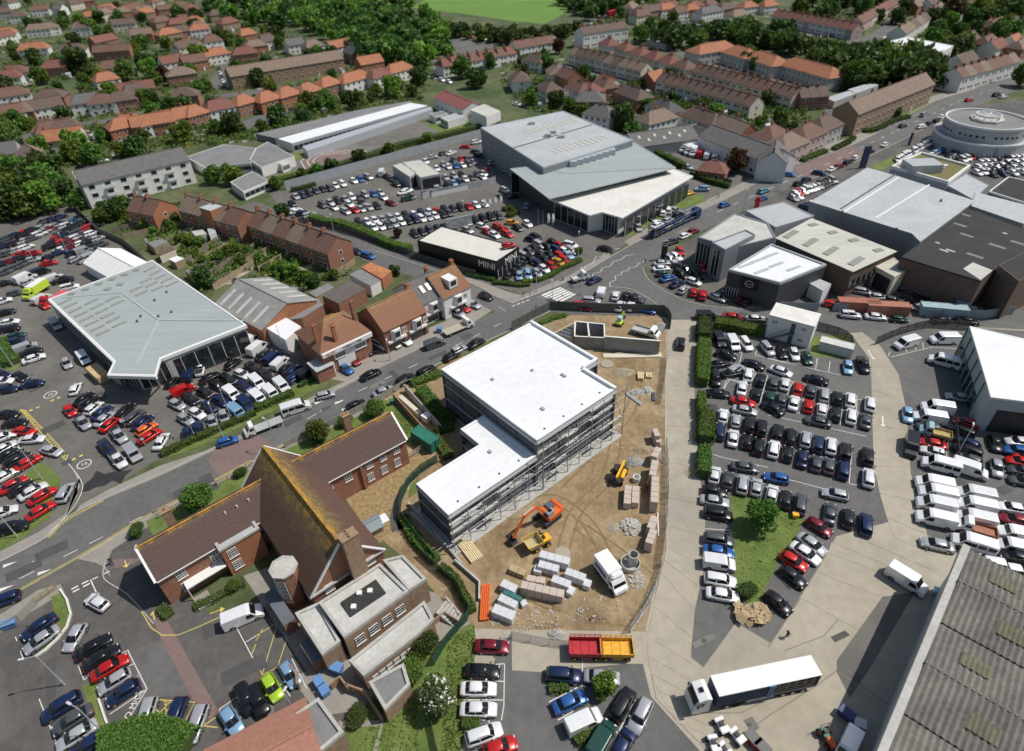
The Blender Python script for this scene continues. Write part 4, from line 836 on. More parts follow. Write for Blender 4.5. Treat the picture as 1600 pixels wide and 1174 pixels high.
# school
t,L=flatb('school_block','very long low school building with a bright white strip roof','school building',[(434,217),(642,161),(668,165),(456,224)],3.6,wall_lgrey,roof_white,par=0)
i=edge_near(t,L,(560,205)); facade(t,L,i,.6,1.8,30); reg(t,5)
for k in range(12):
    p=W(450+k*19,222-k*5.0); HOUSES.append((p.x,p.y,9))
MB().prism([((p-t.location).x,(p-t.location).y) for p in [W(400,209,2.6),W(560,172,2.6),W(640,158,2.6),W(650,163,2.6),W(430,216,2.6)]],0,2.6).build('rear_corridor',roof_felt,t)
MB().prism([((p-t.location).x,(p-t.location).y) for p in [W(472,229,2.9),W(672,167,2.9),W(676,171,2.9),W(480,236,2.9)]],0,2.9).build('veranda',steel,t)
for pts,z,lab,rm in (([(400,232),(418,222),(460,245),(408,262),(390,250)],3.5,'left end school block with a maroon edged flat roof',roof_felt),([(290,246),(350,226),(400,232),(392,255),(320,262)],3.2,'flat grey school block left of the maroon edged one',roof_felt),
    ([(360,285),(395,268),(420,283),(380,300)],3.0,'small grey roofed classroom by the dark hedge left of the dealer car park',roof_felt),([(688,184),(715,177),(727,182),(700,190)],3.0,'small white classroom hut on the grass beyond the long school',roof_grey2),([(670,178),(690,174),(700,178),(680,183)],2.8,'dark flat hut beside the white classroom hut',roof_felt),
    ([(735,172),(757,163),(782,174),(760,183)],6,'cream roofed gym block next to the maroon roofed hall',roof_cream),([(430,300-48),(440,249),(452,253),(440,258)],3,'tiny sheds behind the school',roof_grey2)):
    t,L=flatb('school_outbuilding',lab,'classroom',pts,z,render_w,rm,par=.2,ph=.1,group='school outbuildings'); reg(t,7)
    i=min(range(len(L)),key=lambda k:(L[k]+L[(k+1)%len(L)]).y); facade(t,L,i,.9,1.4,5)
c=W(715,155,6); reg(gable('school_hall','school hall with a long maroon roof and white end wall','hall',c,26,10,5,7.2,mat('maroon_roof',(.26,.09,.08),.8,.1,.5),render_w,heading(715,155,-22),wins=6,floors=1),12)
# right estate
t,L=flatb('two_storey_office','two storey pale grey office with wide flat roof, left end of the trading estate','office',[(1090,372),(1148,334),(1200,350),(1212,372),(1131,392),(1125,382)],7.6,wall_grey,roof_fel2,par=.4,ph=.2,pm=wall_grey)
i=edge_near(t,L,(1110,400)); facade(t,L,i,.4,6,6); reg(t,16)
t,L=flatb('office_wing','flat roofed grey wing behind the two storey office','office',[(1165,330),(1225,316),(1272,338),(1212,356)],7.2,wall_lgrey,roof_grey2,par=.3,ph=.15); reg(t,12)
t,L=flatb('stair_tower','grey stair tower and entrance block rising in front of the office','office',[(1112,380),(1165,360),(1180,368),(1133,392)],8.6,wall_grey,roof_grey2,par=.3,ph=.25,pm=wall_grey); reg(t,8)
i=edge_near(t,L,(1122,420)); band(t,L[i],L[(i+1)%4],.8,7,'glazing',glass,.06,2,1.2)
t,L=flatb('car_showroom','dark grey car showroom, bright white roof and round winged emblem on its front','showroom',[(1138,423),(1205,383),(1291,415),(1219,444)],7.0,wall_dark,roof_white,par=.4,ph=.35,pm=wall_lgrey)
i=edge_near(t,L,(1165,455)); 
for k in range(6):
    p=W(1165+k*11,395+k*5,7); 
me=MB().cbox(0,0,0,4.5,.9,.08).mesh('rooflight',roof_grey2)
for q in ((1165,415),(1185,407),(1205,399),(1190,424),(1213,414),(1240,420)): p=W(*q,7); put('rooflight',me,t,(p.x-t.location.x,p.y-t.location.y,7.0),heading(1200,410,20))
a,b=L[i],L[(i+1)%4]; d=(b-a).normalized(); n=Vector((d.y,-d.x,0)); q=a.lerp(b,.45)+n*.1; rz=math.atan2(d.y,d.x)
o=MB().box(-2,-.1,3.6,2,.02,6.6).build('emblem_panel',wall_black,t); o.location=(q.x,q.y,0); o.rotation_euler=(0,0,rz)
mb=MB(); R_=[Vector((math.cos(s)*.95,-.14,5.1+math.sin(s)*.8)) for s in [2*math.pi*k/16 for k in range(17)]]
for u_,v_ in zip(R_,R_[1:]): mb.bar(u_,v_,.12,.08)
mb.bar((-.9,-.14,5.35),(0,-.14,4.85),.1,.06).bar((.9,-.14,5.35),(0,-.14,4.85),.1,.06); put('emblem',mb.mesh('emblem',frame_w),o)

band(t,L[i].lerp(L[(i+1)%4],.0),L[i].lerp(L[(i+1)%4],.3),.3,2.8,'glazing',glass,.06,4,.5); reg(t,12)
t,L=flatb('cream_workshop','long low workshop with cream sheet roof and grey rooflight strips','workshop',[(1211,372),(1268,341),(1402,393),(1333,425)],7.2,mat('dark_brick',(.13,.09,.07),.9,.25,1.6),roof_cream,par=0,over=.03)
rooflight(t,'24',[(275,240),(395,287),(523,334),(675,396)],7.25,MATS['rooflight_dull'],12,2.4,1.4); rooflight(t,'24',[(140,298),(260,348),(385,400),(540,463)],7.25,MATS['rooflight_dull'],32,5.5,1.6)
i=edge_near(t,L,(1368,420)); facade(t,L,i,3,1.6,8); reg(t,16)
t,L=flatb('flat_link_block','cream flat roofed link block with a dark open doorway between two workshops','workshop',[(1368,417),(1397,403),(1418,422),(1398,433)],5.2,render_c,roof_cream,par=.2,ph=.1); i=edge_near(t,L,(1380,440)); band(t,L[i],L[(i+1)%4],.1,4,'door_opening',black,.05,0,.6); reg(t,6)
t,L=flatb('white_hut','small pale flat roofed store in the yard beside the emblem showroom','store',[(1262,441),(1272,432),(1299,444),(1286,455)],3.6,render_w,roof_grey2,par=0); reg(t,4)
t,L=flatb('grey_warehouse','big warehouse with a wide pale grey sheet roof in two bays','warehouse',[(1266,315),(1355,262),(1402,275),(1524,314),(1438,378),(1425,365)],9,wall_grey,roof_grey2,par=0)
for a,b in (((1317,332),(1405,277)),((1368,341),(1452,289)),((1313,327),(1400,272))):
    p,q=W(*a,9.05),W(*b,9.05); MB().bar((p.x-t.location.x,p.y-t.location.y,9.03),(q.x-t.location.x,q.y-t.location.y,9.03),.45,.16).build('roof_ridge',frame_w if a[0]!=1313 else steel_d,t)
for q in ((1470,315),(1316,333),(1400,360)): pp=W(*q,9); MB().cyl((pp.x-t.location.x,pp.y-t.location.y,9),(pp.x-t.location.x,pp.y-t.location.y,9.6),.3).build('roof_vent',steel_d,t)
reg(t,26)
t,L=flatb('black_roofed_warehouse','wide warehouse with a black bitumen roof scattered with pale patched rooflights','warehouse',[(1408,402),(1514,325),(1640,372),(1592,425),(1560,418),(1533,440)],8.2,(bkd:=mat('dark_brick',(.13,.09,.07),.9,.25,1.6)),roof_dark,par=.25,pm=roof_dark,ph=.08)
pr=random.Random(3); pme=[MB().cbox(0,0,0,a,b,.06).mesh('patched_rooflight',roof_felt if a>2.5 else roof_grey2) for a,b in ((2.0,.7),(3,1.0),(1,.7),(3.6,1.1))]
for q in ((1510,368),(1500,352),(1570,365),(1558,385),(1485,392),(1475,392),(1523,400),(1465,380),(1590,380),(1507,336),(1564,337)):
    p=W(*q,8.2); put('patched_rooflight',pr.choice(pme),t,(p.x-t.location.x,p.y-t.location.y,8.2),heading(1500,380,-18))
o=MB().prism([((p-t.location).x,(p-t.location).y) for p in [W(*q,8.3) for q in ((1505,420),(1520,410),(1552,423),(1533,438))]],8.15,8.28).build('pale_roof_patch',roof_cream,t); reg(t,24)
t,L=flatb('dark_lift_block','tall dark brick block at the right end of the black roofed warehouse','warehouse',[(1560,415),(1620,385),(1650,410),(1592,440)],9.6,bkd,roof_dark,par=.2,ph=.1); reg(t,8)
t,L=flatb('round_roofed_link','curved grey roofed link building behind the black roof','warehouse',[(1524,300),(1620,325),(1620,345),(1600,350),(1518,322)],8.8,wall_lgrey,roof_grey2,par=0); reg(t,10)
t,L=flatb('green_roofed_block','block with a planted brown green flat roof and three white roof boxes','building',[(1392,262),(1438,240),(1516,261),(1481,287)],9.6,wall_lgrey,mat('sedum_roof',(.17,.13,.06),.95,.25,.4,bump=.5,col2=(.16,.18,.05)),par=.6,pm=render_w,ph=.6)
for q in ((1466,267),(1470,263),(1476,260)): p=W(*q,9.7); MB().cbox(0,0,0,1.5,1.2,.5).build('roof_box',frame_w,t).location=(p.x-t.location.x,p.y-t.location.y,9.6)
MB().cbox(0,0,0,9,6,2.4).build('plant_room',wall_lgrey,t).location=(W(1438,266,9.6).x-t.location.x,W(1438,266,9.6).y-t.location.y,9.6); reg(t,14)
t,L=flatb('pale_flat_block','pale flat roofed block between the planted roof and the far car park','building',[(1480,290),(1510,272),(1545,290),(1520,312)],8.6,wall_lgrey,roof_grey2,par=.2,ph=.1); reg(t,8)
t,L=flatb('dark_roof_shed','dark roofed shed with white edged gable, right of the far car park','shed',[(1545,300),(1575,277),(1640,292),(1640,330)],8.8,wall_dark,roof_dark,par=.3,pm=frame_w,ph=.2); reg(t,10)
# round showroom
p=W(1542,196,0); c0=W(1542,188,9); t=thing('round_showroom','round two tier grey showroom with a flat circular roof and ring on top','showroom',(c0.x,c0.y,0)); 
rr=(W(1602,188,9)-W(1480,188,9)).length/2
MB().cyl((0,0,0),(0,0,4.4),rr*1.16,n=48).build('lower_drum',wall_lgrey,t); MB().cyl((0,0,4.4),(0,0,9),rr,n=48).build('upper_drum',wall_lgrey,t)
MB().cyl((0,0,9),(0,0,9.05),rr*.97,n=48).build('roof',roof_felt,t)
mb=MB(); ring=[Vector((math.cos(a)*rr*.985,math.sin(a)*rr*.985,0)) for a in [2*math.pi*k/48 for k in range(49)]]; ribbon(mb,ring,.5,8.9,9.6); mb.build('parapet',frame_w,t)
mb=MB(); ring=[Vector((math.cos(a)*rr*1.15,math.sin(a)*rr*1.15,0)) for a in [2*math.pi*k/48 for k in range(49)]]; ribbon(mb,ring,.4,4.3,4.9); mb.build('parapet',frame_w,t)
for k in range(44):
    a=2*math.pi*k/44
    if k%6: addwin(t,(rr*math.cos(a),rr*math.sin(a),6.0),a+math.pi/2,1.3,1.2,True)
MB().cyl((0,0,9.05),(0,0,9.8),rr*.42,n=8).build('roof_deck',roof_fel2,t); mb=MB(); ring=[Vector((math.cos(a)*rr*.3,math.sin(a)*rr*.3,0)) for a in [2*math.pi*k/24 for k in range(25)]]; ribbon(mb,ring,.3,10.6,11.2); mb.build('roof_ring',frame_w,t)
for k in range(8): a=k*math.pi/4; MB().bar((0,0,10.9),(math.cos(a)*rr*.3,math.sin(a)*rr*.3,10.9),.25).build('ring_spoke',frame_w,t)
band(t,(-rr*.3,-rr*1.12),(rr*.9,-rr*.74),.2,3.6,'glazing',glass,.5,8); reg(t,rr*1.3)
# white warehouse on the right edge
t,L=flatb('white_warehouse','white roofed warehouse with green framed side cut off by the right edge','warehouse',[(1515,510),(1680,548),(1700,640),(1548,621),(1541,596)],7.6,wall_lgrey,roof_white,par=.3,pm=frame_w,ph=.05)
i=edge_near(t,L,(1525,600)); a,b=L[i],L[(i+1)%len(L)]
for k in range(6):
    o=MB().box(-.1,-.2,0,.1,-.02,7.2).build('green_post',mat('green_frame',(.03,.16,.09),.5,.1),t); o.location=a.lerp(b,k/5); o.rotation_euler=(0,0,math.atan2((b-a).y,(b-a).x))
facade(t,L,i,.2,3.6,7); i=edge_near(t,L,(1580,660)); band(t,L[i],L[(i+1)%len(L)],.1,5,'shutter_opening',black,.05,0,2); reg(t,16)
# corrugated warehouse bottom right: real corrugation
def corrugated():
    z=9.6; A=W(1508,862,z);B=W(1392,1146,z); d=(B-A).normalized(); n=Vector((-d.y,d.x,0)); n=n if n.x>0 else -n
    A=A-d*1; rz=math.atan2(d.y,d.x); t=thing('corrugated_warehouse','big warehouse with a corrugated grey fibre cement roof, mossy translucent panels and a pale parapet','warehouse',(A.x,A.y,0),rz)
    sg=1 if (d.x*n.y-d.y*n.x)>0 else -1; L=62; Wd=34; off0=13.35-.1
    MB().box(0,0 if sg>0 else -Wd,0,L,Wd if sg>0 else 0,z-.9).build('wall',wall_lgrey,t)
    MB().box(-.2,-.5*sg if sg>0 else -.0,z-1.6,L,.35 if sg>0 else .5,z+.1).build('parapet',concrete_g,t) if sg>0 else MB().box(-.2,-.35,z-1.6,L,.5,z+.1).build('parapet',concrete_g,t)
    # bays: shallow ridges running away from the parapet; corrugation runs along d
    bay=13.9; pitch=.62
    cm_=mat('fibre_cement',(.12,.112,.1),.95,.25,.25,bump=.3,col2=(.21,.195,.17),thr=(.3,.7)); moss=mat('mossy_panel',(.105,.1,.065),.9,.3,1.2,col2=(.17,.16,.11))
    sheetw=7.8; cell=3.0
    # each bay = two slopes; slope sheets in courses across n
    nsh=0
    for b in range(4):
        for half in (0,1):
            x0=b*bay-.2+half*(bay/2-.12); x1=x0+bay/2-.16
            z0,z1=(z-.55,z+.35) if half==0 else (z+.35,z-.55)
            for k in range(5):
                ya,yb=.4+k*6.6,.4+(k+1)*6.6+.02; m=int((yb-ya)/pitch); v=[];f=[]
                N=m*2
                for i in range(N+1):
                    y=ya+(yb-ya)*i/N; h=.2 if i%2 else 0
                    v+= [(x0,y*sg,z0+h+.01*k),(x1,y*sg,z1+h+.01*k)]
                for i in range(N): f.append((2*i,2*i+1,2*i+3,2*i+2) if sg>0 else (2*i,2*i+2,2*i+3,2*i+1))
                mi=1 if False else 0
                me=MB().add(v,f).mesh('roof_sheet',cm_); put('roof_sheet',me,t); nsh+=1
    for b in range(4):
        for half in (0,1):
            for k in range(4):
                xc=b*bay-.2+half*bay/2+bay/4-.1; yc=3.2+k*6.9+(half*2.2); v=[];f=[]
                for i in range(13):
                    y=yc+i*.25; h=.14 if i%2 else .03; v+=[(xc-1.0,y*sg,z+.03+h+(-.13 if half==0 else .13)+.0),(xc+1.0,y*sg,z+.03+h+(.13 if half==0 else -.13))]
                for i in range(12): f.append((2*i,2*i+1,2*i+3,2*i+2) if sg>0 else (2*i,2*i+2,2*i+3,2*i+1))
                put('translucent_panel',MB().add([(a,b_,c_+.03) for a,b_,c_ in v],f).mesh('translucent_panel',moss),t)
        MB().box((b+1)*bay-.42,.4*sg if sg>0 else -Wd,z-.8,(b+1)*bay-.1,Wd if sg>0 else -.4,z-.62).build('valley_gutter',black,t)
        MB().box(b*bay+bay/2-.5,.4*sg if sg>0 else -Wd,z+.4,b*bay+bay/2-.2,Wd if sg>0 else -.4,z+.5).build('ridge_cap',cm_,t)
    HOUSES.append((t.location.x+20,t.location.y-10,22))
corrugated()
# site cabins (two storey) + stair
def cabin():
    A=W(1194,526);B=W(1262,545); d=(B-A).normalized(); rz=math.atan2(d.y,d.x); L=(B-A).length; t=thing('site_cabins','two storey white stacked office cabins with an outside steel stair','cabin',(A.x,A.y,0),rz)
    for f in range(2):
        MB().rbox(0,.0,f*2.75+.05,L,5.5,f*2.75+2.75,.05).build('cabin_unit',render_w,t)
    MB().box(-.12,-.12,5.5,L+.12,5.62,5.72).build('roof',mat('dirty_white_roof',(.6,.58,.52),.85,.12,.4,col2=(.75,.74,.71)),t)
    for x,z in ((1.4,3.9),(L-1.8,3.9),(L-1.9,1.1)): addwin(t,(x,0,z),0,1.1,.8,False,2)
    for z in (.1,2.9): MB().box(L*.52,-.06,z,L*.52+.9,.02,z+2.1).build('door',steel_d,t)
    st=MB().bar((1.0,-.9,.2),(L*.5,-.9,2.8),.9,.12).bar((1.0,-1.35,1.2),(L*.5,-1.35,3.8),.06).bar((1.0,-.5,1.2),(L*.5,-.5,3.8),.06).box(L*.5,-1.4,2.75,L*.5+1.2,0,2.85); st.build('stair',steel_d,t)
    for k in range(9): x=1+(L*.5-1)*k/9; MB().box(x,-1.35,.25+2.6*k/9,x+.3,-.45,.3+2.6*k/9).build('stair_tread',steel,t)
    reg(t,8)
cabin()
def container(lab,c,x,y,ang,L,col,z=0,group='shipping containers',open_=False,H=2.6,Wd=2.44,name='shipping_container'):
    p=WC(c,x,y,z+H); t=thing(name,lab,'container',(p.x,p.y,z),heading(*px(c,x,y),ang),group)
    mb=MB(); n=int(L/.3)
    m=mat('container_'+'_'.join(f'{v:.2f}' for v in col),col,.6,.15,.8,col2=tuple(min(1,v*1.3) for v in col))
    mb.box(-L/2+.08,-Wd/2+.05,.1,L/2-.08,Wd/2-.05,H-.08)
    for i in range(n):
        xx=-L/2+.15+(L-.3)*i/n
        mb.box(xx,-Wd/2+.01,.15,xx+.14,Wd/2-.01,H-.06)
    mb.build('body',m,t); MB().box(-L/2,-Wd/2,H-.12,L/2,-Wd/2+.12,H).box(-L/2,Wd/2-.12,H-.12,L/2,Wd/2,H).box(-L/2,-Wd/2+.12,H-.12,-L/2+.12,Wd/2-.12,H).box(L/2-.12,-Wd/2+.12,H-.12,L/2,Wd/2-.12,H).build('top_rail',m,t)
    for s in (-1,1): MB().box(L/2,s*.6-.5,.15,L/2+.04,s*.6+.5,H-.15).build('door',m,t)
    reg(t,3); return t
container('left rust red container roof in the pair behind the grey fence','24',560,700,-3,9,(.33,.13,.09)); container('right rust red container roof in the pair behind the grey fence','24',740,722,-3,9,(.36,.15,.1))
container('pale blue grey container right of the rust red pair','24',1085,735,-5,9.5,(.3,.4,.42)); container('grey metal store with rusty streaked roof beside the site cabins','24',425,960,-14,6.5,(.5,.5,.46),H=2.4)
container('stubby blue grey container standing upright against the brick warehouse','24',1200,690,70,4,(.2,.27,.34))
container('green garden container with dark sides beside the east wing','32',1030,385,-33,5.4,(.02,.14,.1)); 
container('yellow green timber topped skip container behind the van showroom corner','L2',1180,850,-42,6,(.5,.36,.2),H=1.8)
# canopy and sheds behind the shops
def shed(lab,c,pts,h,wall,roof,name='shed',cat='shed',group=None,par=0,ph=.1):
    t,L=flatb(name,lab,cat,pts,h,wall,roof,c,par=par,ph=ph,group=group); reg(t,4); return t,L
shed('white square canopy roof between the showroom fence and the corner shop','22',[(30,850),(128,775),(275,862),(180,945)],4.0,render_w,roof_white,'canopy','canopy')
shed('rust orange corrugated shed behind the shops','22',[(640,500),(700,470),(828,520),(770,570)],3.2,brick_o,ROOFC['rust'])
shed('grey felt roofed store beside the rust orange shed','22',[(570,545),(640,510),(760,580),(700,615)],3.2,render_w,roof_felt)
shed('brown flat roofed workshop behind the paired shops','22',[(405,675),(575,580),(670,632),(505,722)],3.6,brick,mat('brown_felt',(.12,.1,.09),.9,.15))
shed('slim grey lean-to roof beside the brick gabled workshop','22',[(320,655),(440,597),(480,622),(365,683)],2.8,fence_t,roof_felt)
shed('grey flat roof strewn with pale panels beside the corner shop','22',[(140,760),(380,690),(410,730),(280,810),(200,820)],3.4,brick,roof_felt)
# gabled sheet workshop
c_=W(412,462,6); t=gable('sheet_roofed_workshop','workshop with grey sheet roof, translucent strips and an orange brick gable','workshop',c_,19,15,4.2,7.2,mat('grey_sheet',(.21,.21,.2),.8,.15,.4,col2=(.32,.32,.3)),brick_o,heading(412,470,-27)); reg(t,11)
for s in (-1,1):
    for k in range(5):
        x=-8+k*3.3; mb=MB(); mb.add([(x,s*7.2,4.5),(x+1,s*7.2,4.5),(x+1,s*2.5,6.4),(x,s*2.5,6.4)],[(0,1,2,3) if s<0 else (3,2,1,0)]); mb.build('translucent_strip',roof_fel2,t)
# shops
def shops():
    c=W(518,512,7.2); rz=heading(520,520,24); t=thing('corner_shop','square red brick corner shop with a hipped lichened roof and white sign boards','shop',(c.x,c.y,0),rz)
    gbody(t,11.5,11,6.2,10,brick,LR3,hip=4.6); reg(t,8)
    MB().box(-5.8,-6.3,5.2,5.9,-5.5,6.15).build('fascia_sign',frame_w,t); o=MB().box(-3.2,-5.62,3.1,4.6,-5.5,5.0).build('upper_sign_panel',frame_w,t)
    for x in (-1.8,3.0): addwin(t,(x,-5.62,3.3),0,2.4,1.2,False,3)
    text('ALOY',(0,0),0,.85,mat('sign_red',(.6,.04,.03),.6,0),5.65,'lettering',t,(math.pi/2,0,0),.02).location=(-4,-6.33,5.65)
    text('WHEELS & TYRES',(0,0),0,.6,MATS['black_plastic'],5.65,'lettering',t,(math.pi/2,0,0),.02).location=(1,-6.33,5.65)
    MB().box(-5.2,-5.65,.3,-3.6,-5.45,3.0).build('door',frame_w,t); MB().box(-2.6,-5.65,.2,1.4,-5.45,2.9).build('shutter',frame_w,t)
    chimney(t,-4.6,-2.4,5,11,.8,.7,brick_o,2); chimney(t,-1.6,-4.6,5,10.6,.7,.7,brick_o,2); chimney(t,5.4,-.3,5,11.4,.6,.9,brick,2); MB().box(-7.9,-6.5,0,-4.2,-2.6,3.2).build('porch',brick,t); MB().box(-8.1,-6.8,3.2,-4,-2.4,3.35).build('porch_roof',roof_grey2,t)
    for lab,q,rf,L_,g in (('left shop of the pair with a lichen spotted tan roof and white bay windows',(610,478),LR3,11.4,0),('grey roofed shop with two roof windows and pink parasols outside',(653,446),ROOFC['grey'],7.4,1),('red brown roofed end shop with a white box dormer',(691,435),LR3,8.0,1)):
        c=W(q[0],q[1],7.5); t=thing('terraced_shop',lab,'shop',(c.x,c.y,0),heading(640,470,25),'terraced shops'); reg(t,8)
        gbody(t,L_,10.5,5.8,9.4,render_w if g else brick,rf,ov=.25)
        for k in range(2 if L_>8 else 1):
            x=(-L_/4+k*L_/2) if L_>8 else 0
            b=MB().prism([(x-1.3,-5.25),(x-.7,-6.1),(x+.7,-6.1),(x+1.3,-5.25)],2.9,5.2).build('bay_window',frame_w,t); put('pane',MB().box(x-.62,-6.14,3.5,x+.62,-6.09,4.8).mesh('pane',glass),b)
            addwin(t,(x+2.3,-5.25,3.3),0,1.1,1.3,False,2)
            MB().box(x-2.3,-5.75,2.35,x+2.4,-5.2,2.85).build('fascia_sign',frame_w,t); o=MB().box(x-2.1,-5.32,.4,x+1.0,-5.22,2.3).build('shop_window',glass,t); MB().box(x+1.2,-5.32,0,x+2.2,-5.2,2.25).build('door',black,t)
        for f in (1,): wallwins(t,(L_/2,5.25),(-L_/2,5.25),3.2,3,1.1,1.2,False)
        chimney(t,L_/2-.5,.6,8,10.6,.7,1,brick_o,3)
        if 'dormer' in lab:
            o=MB().box(-1.3,-4.4,6.8,1.1,-1.2,8.9).build('dormer',frame_w,t); addw=put('pane',MB().box(-.9,-4.46,7.4,.7,-4.38,8.6).mesh('pane',glass),o)
        if 'roof windows' in lab:
            for x in (-.8,.9): 
                mb=MB(); mb.add([(x-.45,-3.6,7.37),(x+.45,-3.6,7.37),(x+.45,-2.0,8.47),(x-.45,-2.0,8.47)],[(0,1,2,3)]); mb.build('roof_window',frame_w,t)
shops()
for k,(x,y) in enumerate(((677,496),(697,490),(712,460))):
    p=WC('0',x,y); t=thing('parasol',['coral pink parasol by the blue bin on the shop terrace','coral pink parasol to the right of the first, by the parked cars','small coral pink parasol against the end shop front'][k],'parasol',(p.x,p.y,0),group='parasols'); MB().cyl((0,0,0),(0,0,2.4),.03,n=6).build('pole',steel,t); MB().cyl((0,0,2.1),(0,0,2.7),1.4,.05,8).build('canopy',mat('coral_fabric',(.75,.2,.17),.8,.1),t)

for lab,pts,h,w_,r_ in (('grey topped garden shed in the upper terrace gardens',[(900,350),(990,325),(1030,345),(940,380)],2.3,fence_t,roof_felt),('long brown garden store below the grey topped shed',[(960,400),(1050,370),(1070,390),(975,430)],2.3,render_c,ROOFC['brown']),('white roofed garden shed beside the timber fence',[(1030,450),(1080,430),(1125,445),(1070,470)],2.2,fence_t,roof_white),('blue grey lean-to store by the round garden tree',[(1130,520),(1180,505),(1230,540),(1180,560)],2.2,fence_t,roof_felt),('pale roofed extension behind the middle terrace house',[(1170,280),(1240,270),(1265,295),(1195,310)],2.8,render_w,roof_cream),('white walled extension behind the terrace',[(1265,260),(1310,250),(1320,290),(1280,305)],2.8,render_w,roof_grey2)):
    shed(lab,'21',pts,h,w_,r_,'garden_store')
t,L=flatb('box_dormer','white and grey box dormer between two brick terraces','dormer',[(1218,135),(1300,105),(1360,125),(1285,155)],8.2,brick_o,roof_grey2,'21',par=0)
# ---------- houses ----------
ORD=['first','second','third','fourth','fifth','sixth','seventh','eighth','ninth','tenth','11th','12th','13th','14th','15th','16th','17th','18th','19th','20th']
def ordn(i): return ORD[i] if i<20 else f'{i+1}'+{1:'st',2:'nd',3:'rd'}.get((i+1)%10 if (i+1)%100 not in(11,12,13) else 0,'th')
def uniq(items,maker):
    """items:(obj,desc,place). Same desc+place -> ordinal from the left of the picture"""
    d={}
    for it in items: d.setdefault((it[1],it[2]),[]).append(it)
    for (desc,place),l in d.items():
        l.sort(key=lambda it:toimg(it[0].location)[0])
        for i,it in enumerate(l): it[0]['label']=maker(desc,place,i,len(l))
RD=lambda n:{'brown':'brown','red':'red','orange':'orange','grey':'grey','rbrown':'red brown','tan':'tan','dark':'dark'}[n]
HI=[]
def house(x,y,ang,L,Wd=9,rc='brown',wc='white',hip=0,chim=1,wins=None,he=5.2,rise=3.2,place='',kind='house'):
    c=W(x,y,he+1.2); wins=wins if wins is not None else max(2,int(L/3.2))
    t=gable(kind,'','house',c,L,Wd,he,he+rise,ROOFC[rc],WALLC[wc],heading(x,y,ang),hip=min(hip,L/2-.3),wins=wins,far=True,chim=chim,group='houses')
    reg(t,max(L,Wd)/2+1); HI.append((t,f"{RD(rc)} roofed {'hipped ' if hip else ''}{wc if wc not in('orange','tan') else wc+' brick'} house",place)); return t
def terrace(x0,y0,x1,y1,n,Wd=9,rcs=('brown',),wcs=('white',),he=5.4,rise=3,place='',outshot=True,step=0,hip=0):
    a,b=W(x0,y0,he+2),W(x1,y1,he+2); d=(b-a); L=d.length/n; rz=math.atan2(d.y,d.x)
    if abs(rz)>math.pi/2: a,b=b,a; d=b-a; rz=math.atan2(d.y,d.x)
    for i in range(n):
        c=a+d*((i+.5)/n); rc=rcs[i%len(rcs)] if len(rcs)!=2 else rnd.choice(rcs); wc=rnd.choice(wcs)
        t=gable('terraced_house','','house',c,L-.02,Wd,he+step*(i%2),he+rise+step*(i%2),ROOFC[rc],WALLC[wc],rz,wins=2,far=True,chim=0,group='terraced houses',hip=hip)
        chimney(t,-L/2+.4,0,he+rise-.8,he+rise+1.1,.6,1.2,brick,3)
        if outshot: MB().box(-L/2+.2,Wd/2,0,0,Wd/2+2.6,3).build('rear_outshot',WALLC[wc],t)
        reg(t,Wd*.6); HI.append((t,f"{RD(rc)} roofed {wc if wc!='orange' else 'orange brick'} terrace house",place))
PA='in the near brick terrace'
terrace(403,333,528,376,6,8.5,('rbrown','tan','rbrown','tan','rbrown'),('brick','orange'),place=PA); terrace(293,310,385,334,4,8.5,('rbrown','tan'),('brick',),place='in the short brick terrace'); terrace(212,311,252,318,2,8.5,('rbrown',),('orange',),place='beyond the short brick terrace')
P1='in the top left suburb'
for a in ((64,162,10,17,'brown','white',0),(135,153,8,15,'grey','white',3.5),(10,172,10,13,'rbrown','white',0),(187,192,12,11,'orange','orange',4),(248,183,12,18,'orange','white',4),(302,172,15,11,'orange','brick',4),(340,163,12,13,'red','white',3),(378,155,15,11,'orange','brick',4),
 (188,150,8,13,'brown','brick',4),(287,143,5,13,'brown','brick',5),(51,72,5,18,'orange','white',3),(112,74,5,16,'brown','white',3),(84,100,5,14,'red','brick',4),(23,108,5,14,'rbrown','white',4),(59,42,5,17,'tan','white',3),(8,48,5,14,'orange','white',3),(28,22,5,14,'brown','white',4),(5,16,5,13,'brown','grey',3),(61,12,5,14,'rbrown','white',3),(92,11,0,10,'grey','white',0),
 (164,14,8,12,'red','white',0),(197,12,8,12,'red','white',3),(225,17,10,14,'orange','brick',3),(250,30,10,15,'rbrown','tan',4),(261,49,10,17,'orange','tan',5),(289,68,12,17,'orange','white',4),(268,92,10,14,'red','white',0),(281,111,8,15,'tan','brick',5),(355,32,10,15,'red','tan',4),(384,50,10,12,'orange','orange',3),(335,20,8,11,'brown','tan',4),(51,238,-30,14,'tan','brick',0),(0,232,8,12,'grey','grey',0),(175,75,4,22,'rbrown','brick',0),(297,12,8,12,'red','tan',3),(128,40,5,12,'brown','white',3),(310,38,8,12,'tan','white',3),(330,60,8,12,'rbrown','white',3),(415,60,10,12,'brown','white',3),(140,22,5,12,'orange','white',3)):
    house(*a[:4],9,a[4],a[5],a[6],place=P1)
P2='behind the long school roof'
for a in ((415,150,15,12,'orange','orange',4),(446,143,15,12,'orange','orange',4),(479,137,15,12,'orange','brick',4),(510,127,15,12,'orange','brick',4),(551,119,15,19,'orange','white',4),(589,114,15,13,'red','white',4),(620,105,15,17,'orange','white',4),(528,68,10,14,'orange','white',0),(553,78,-20,14,'dark','brick',0),(576,93,10,14,'orange','orange',0),(459,65,8,11,'grey','white',0),(487,68,10,12,'tan','white',3),(415,58,10,12,'brown','white',3)):
    house(*a[:4],9,a[4],a[5],a[6],place=P2)
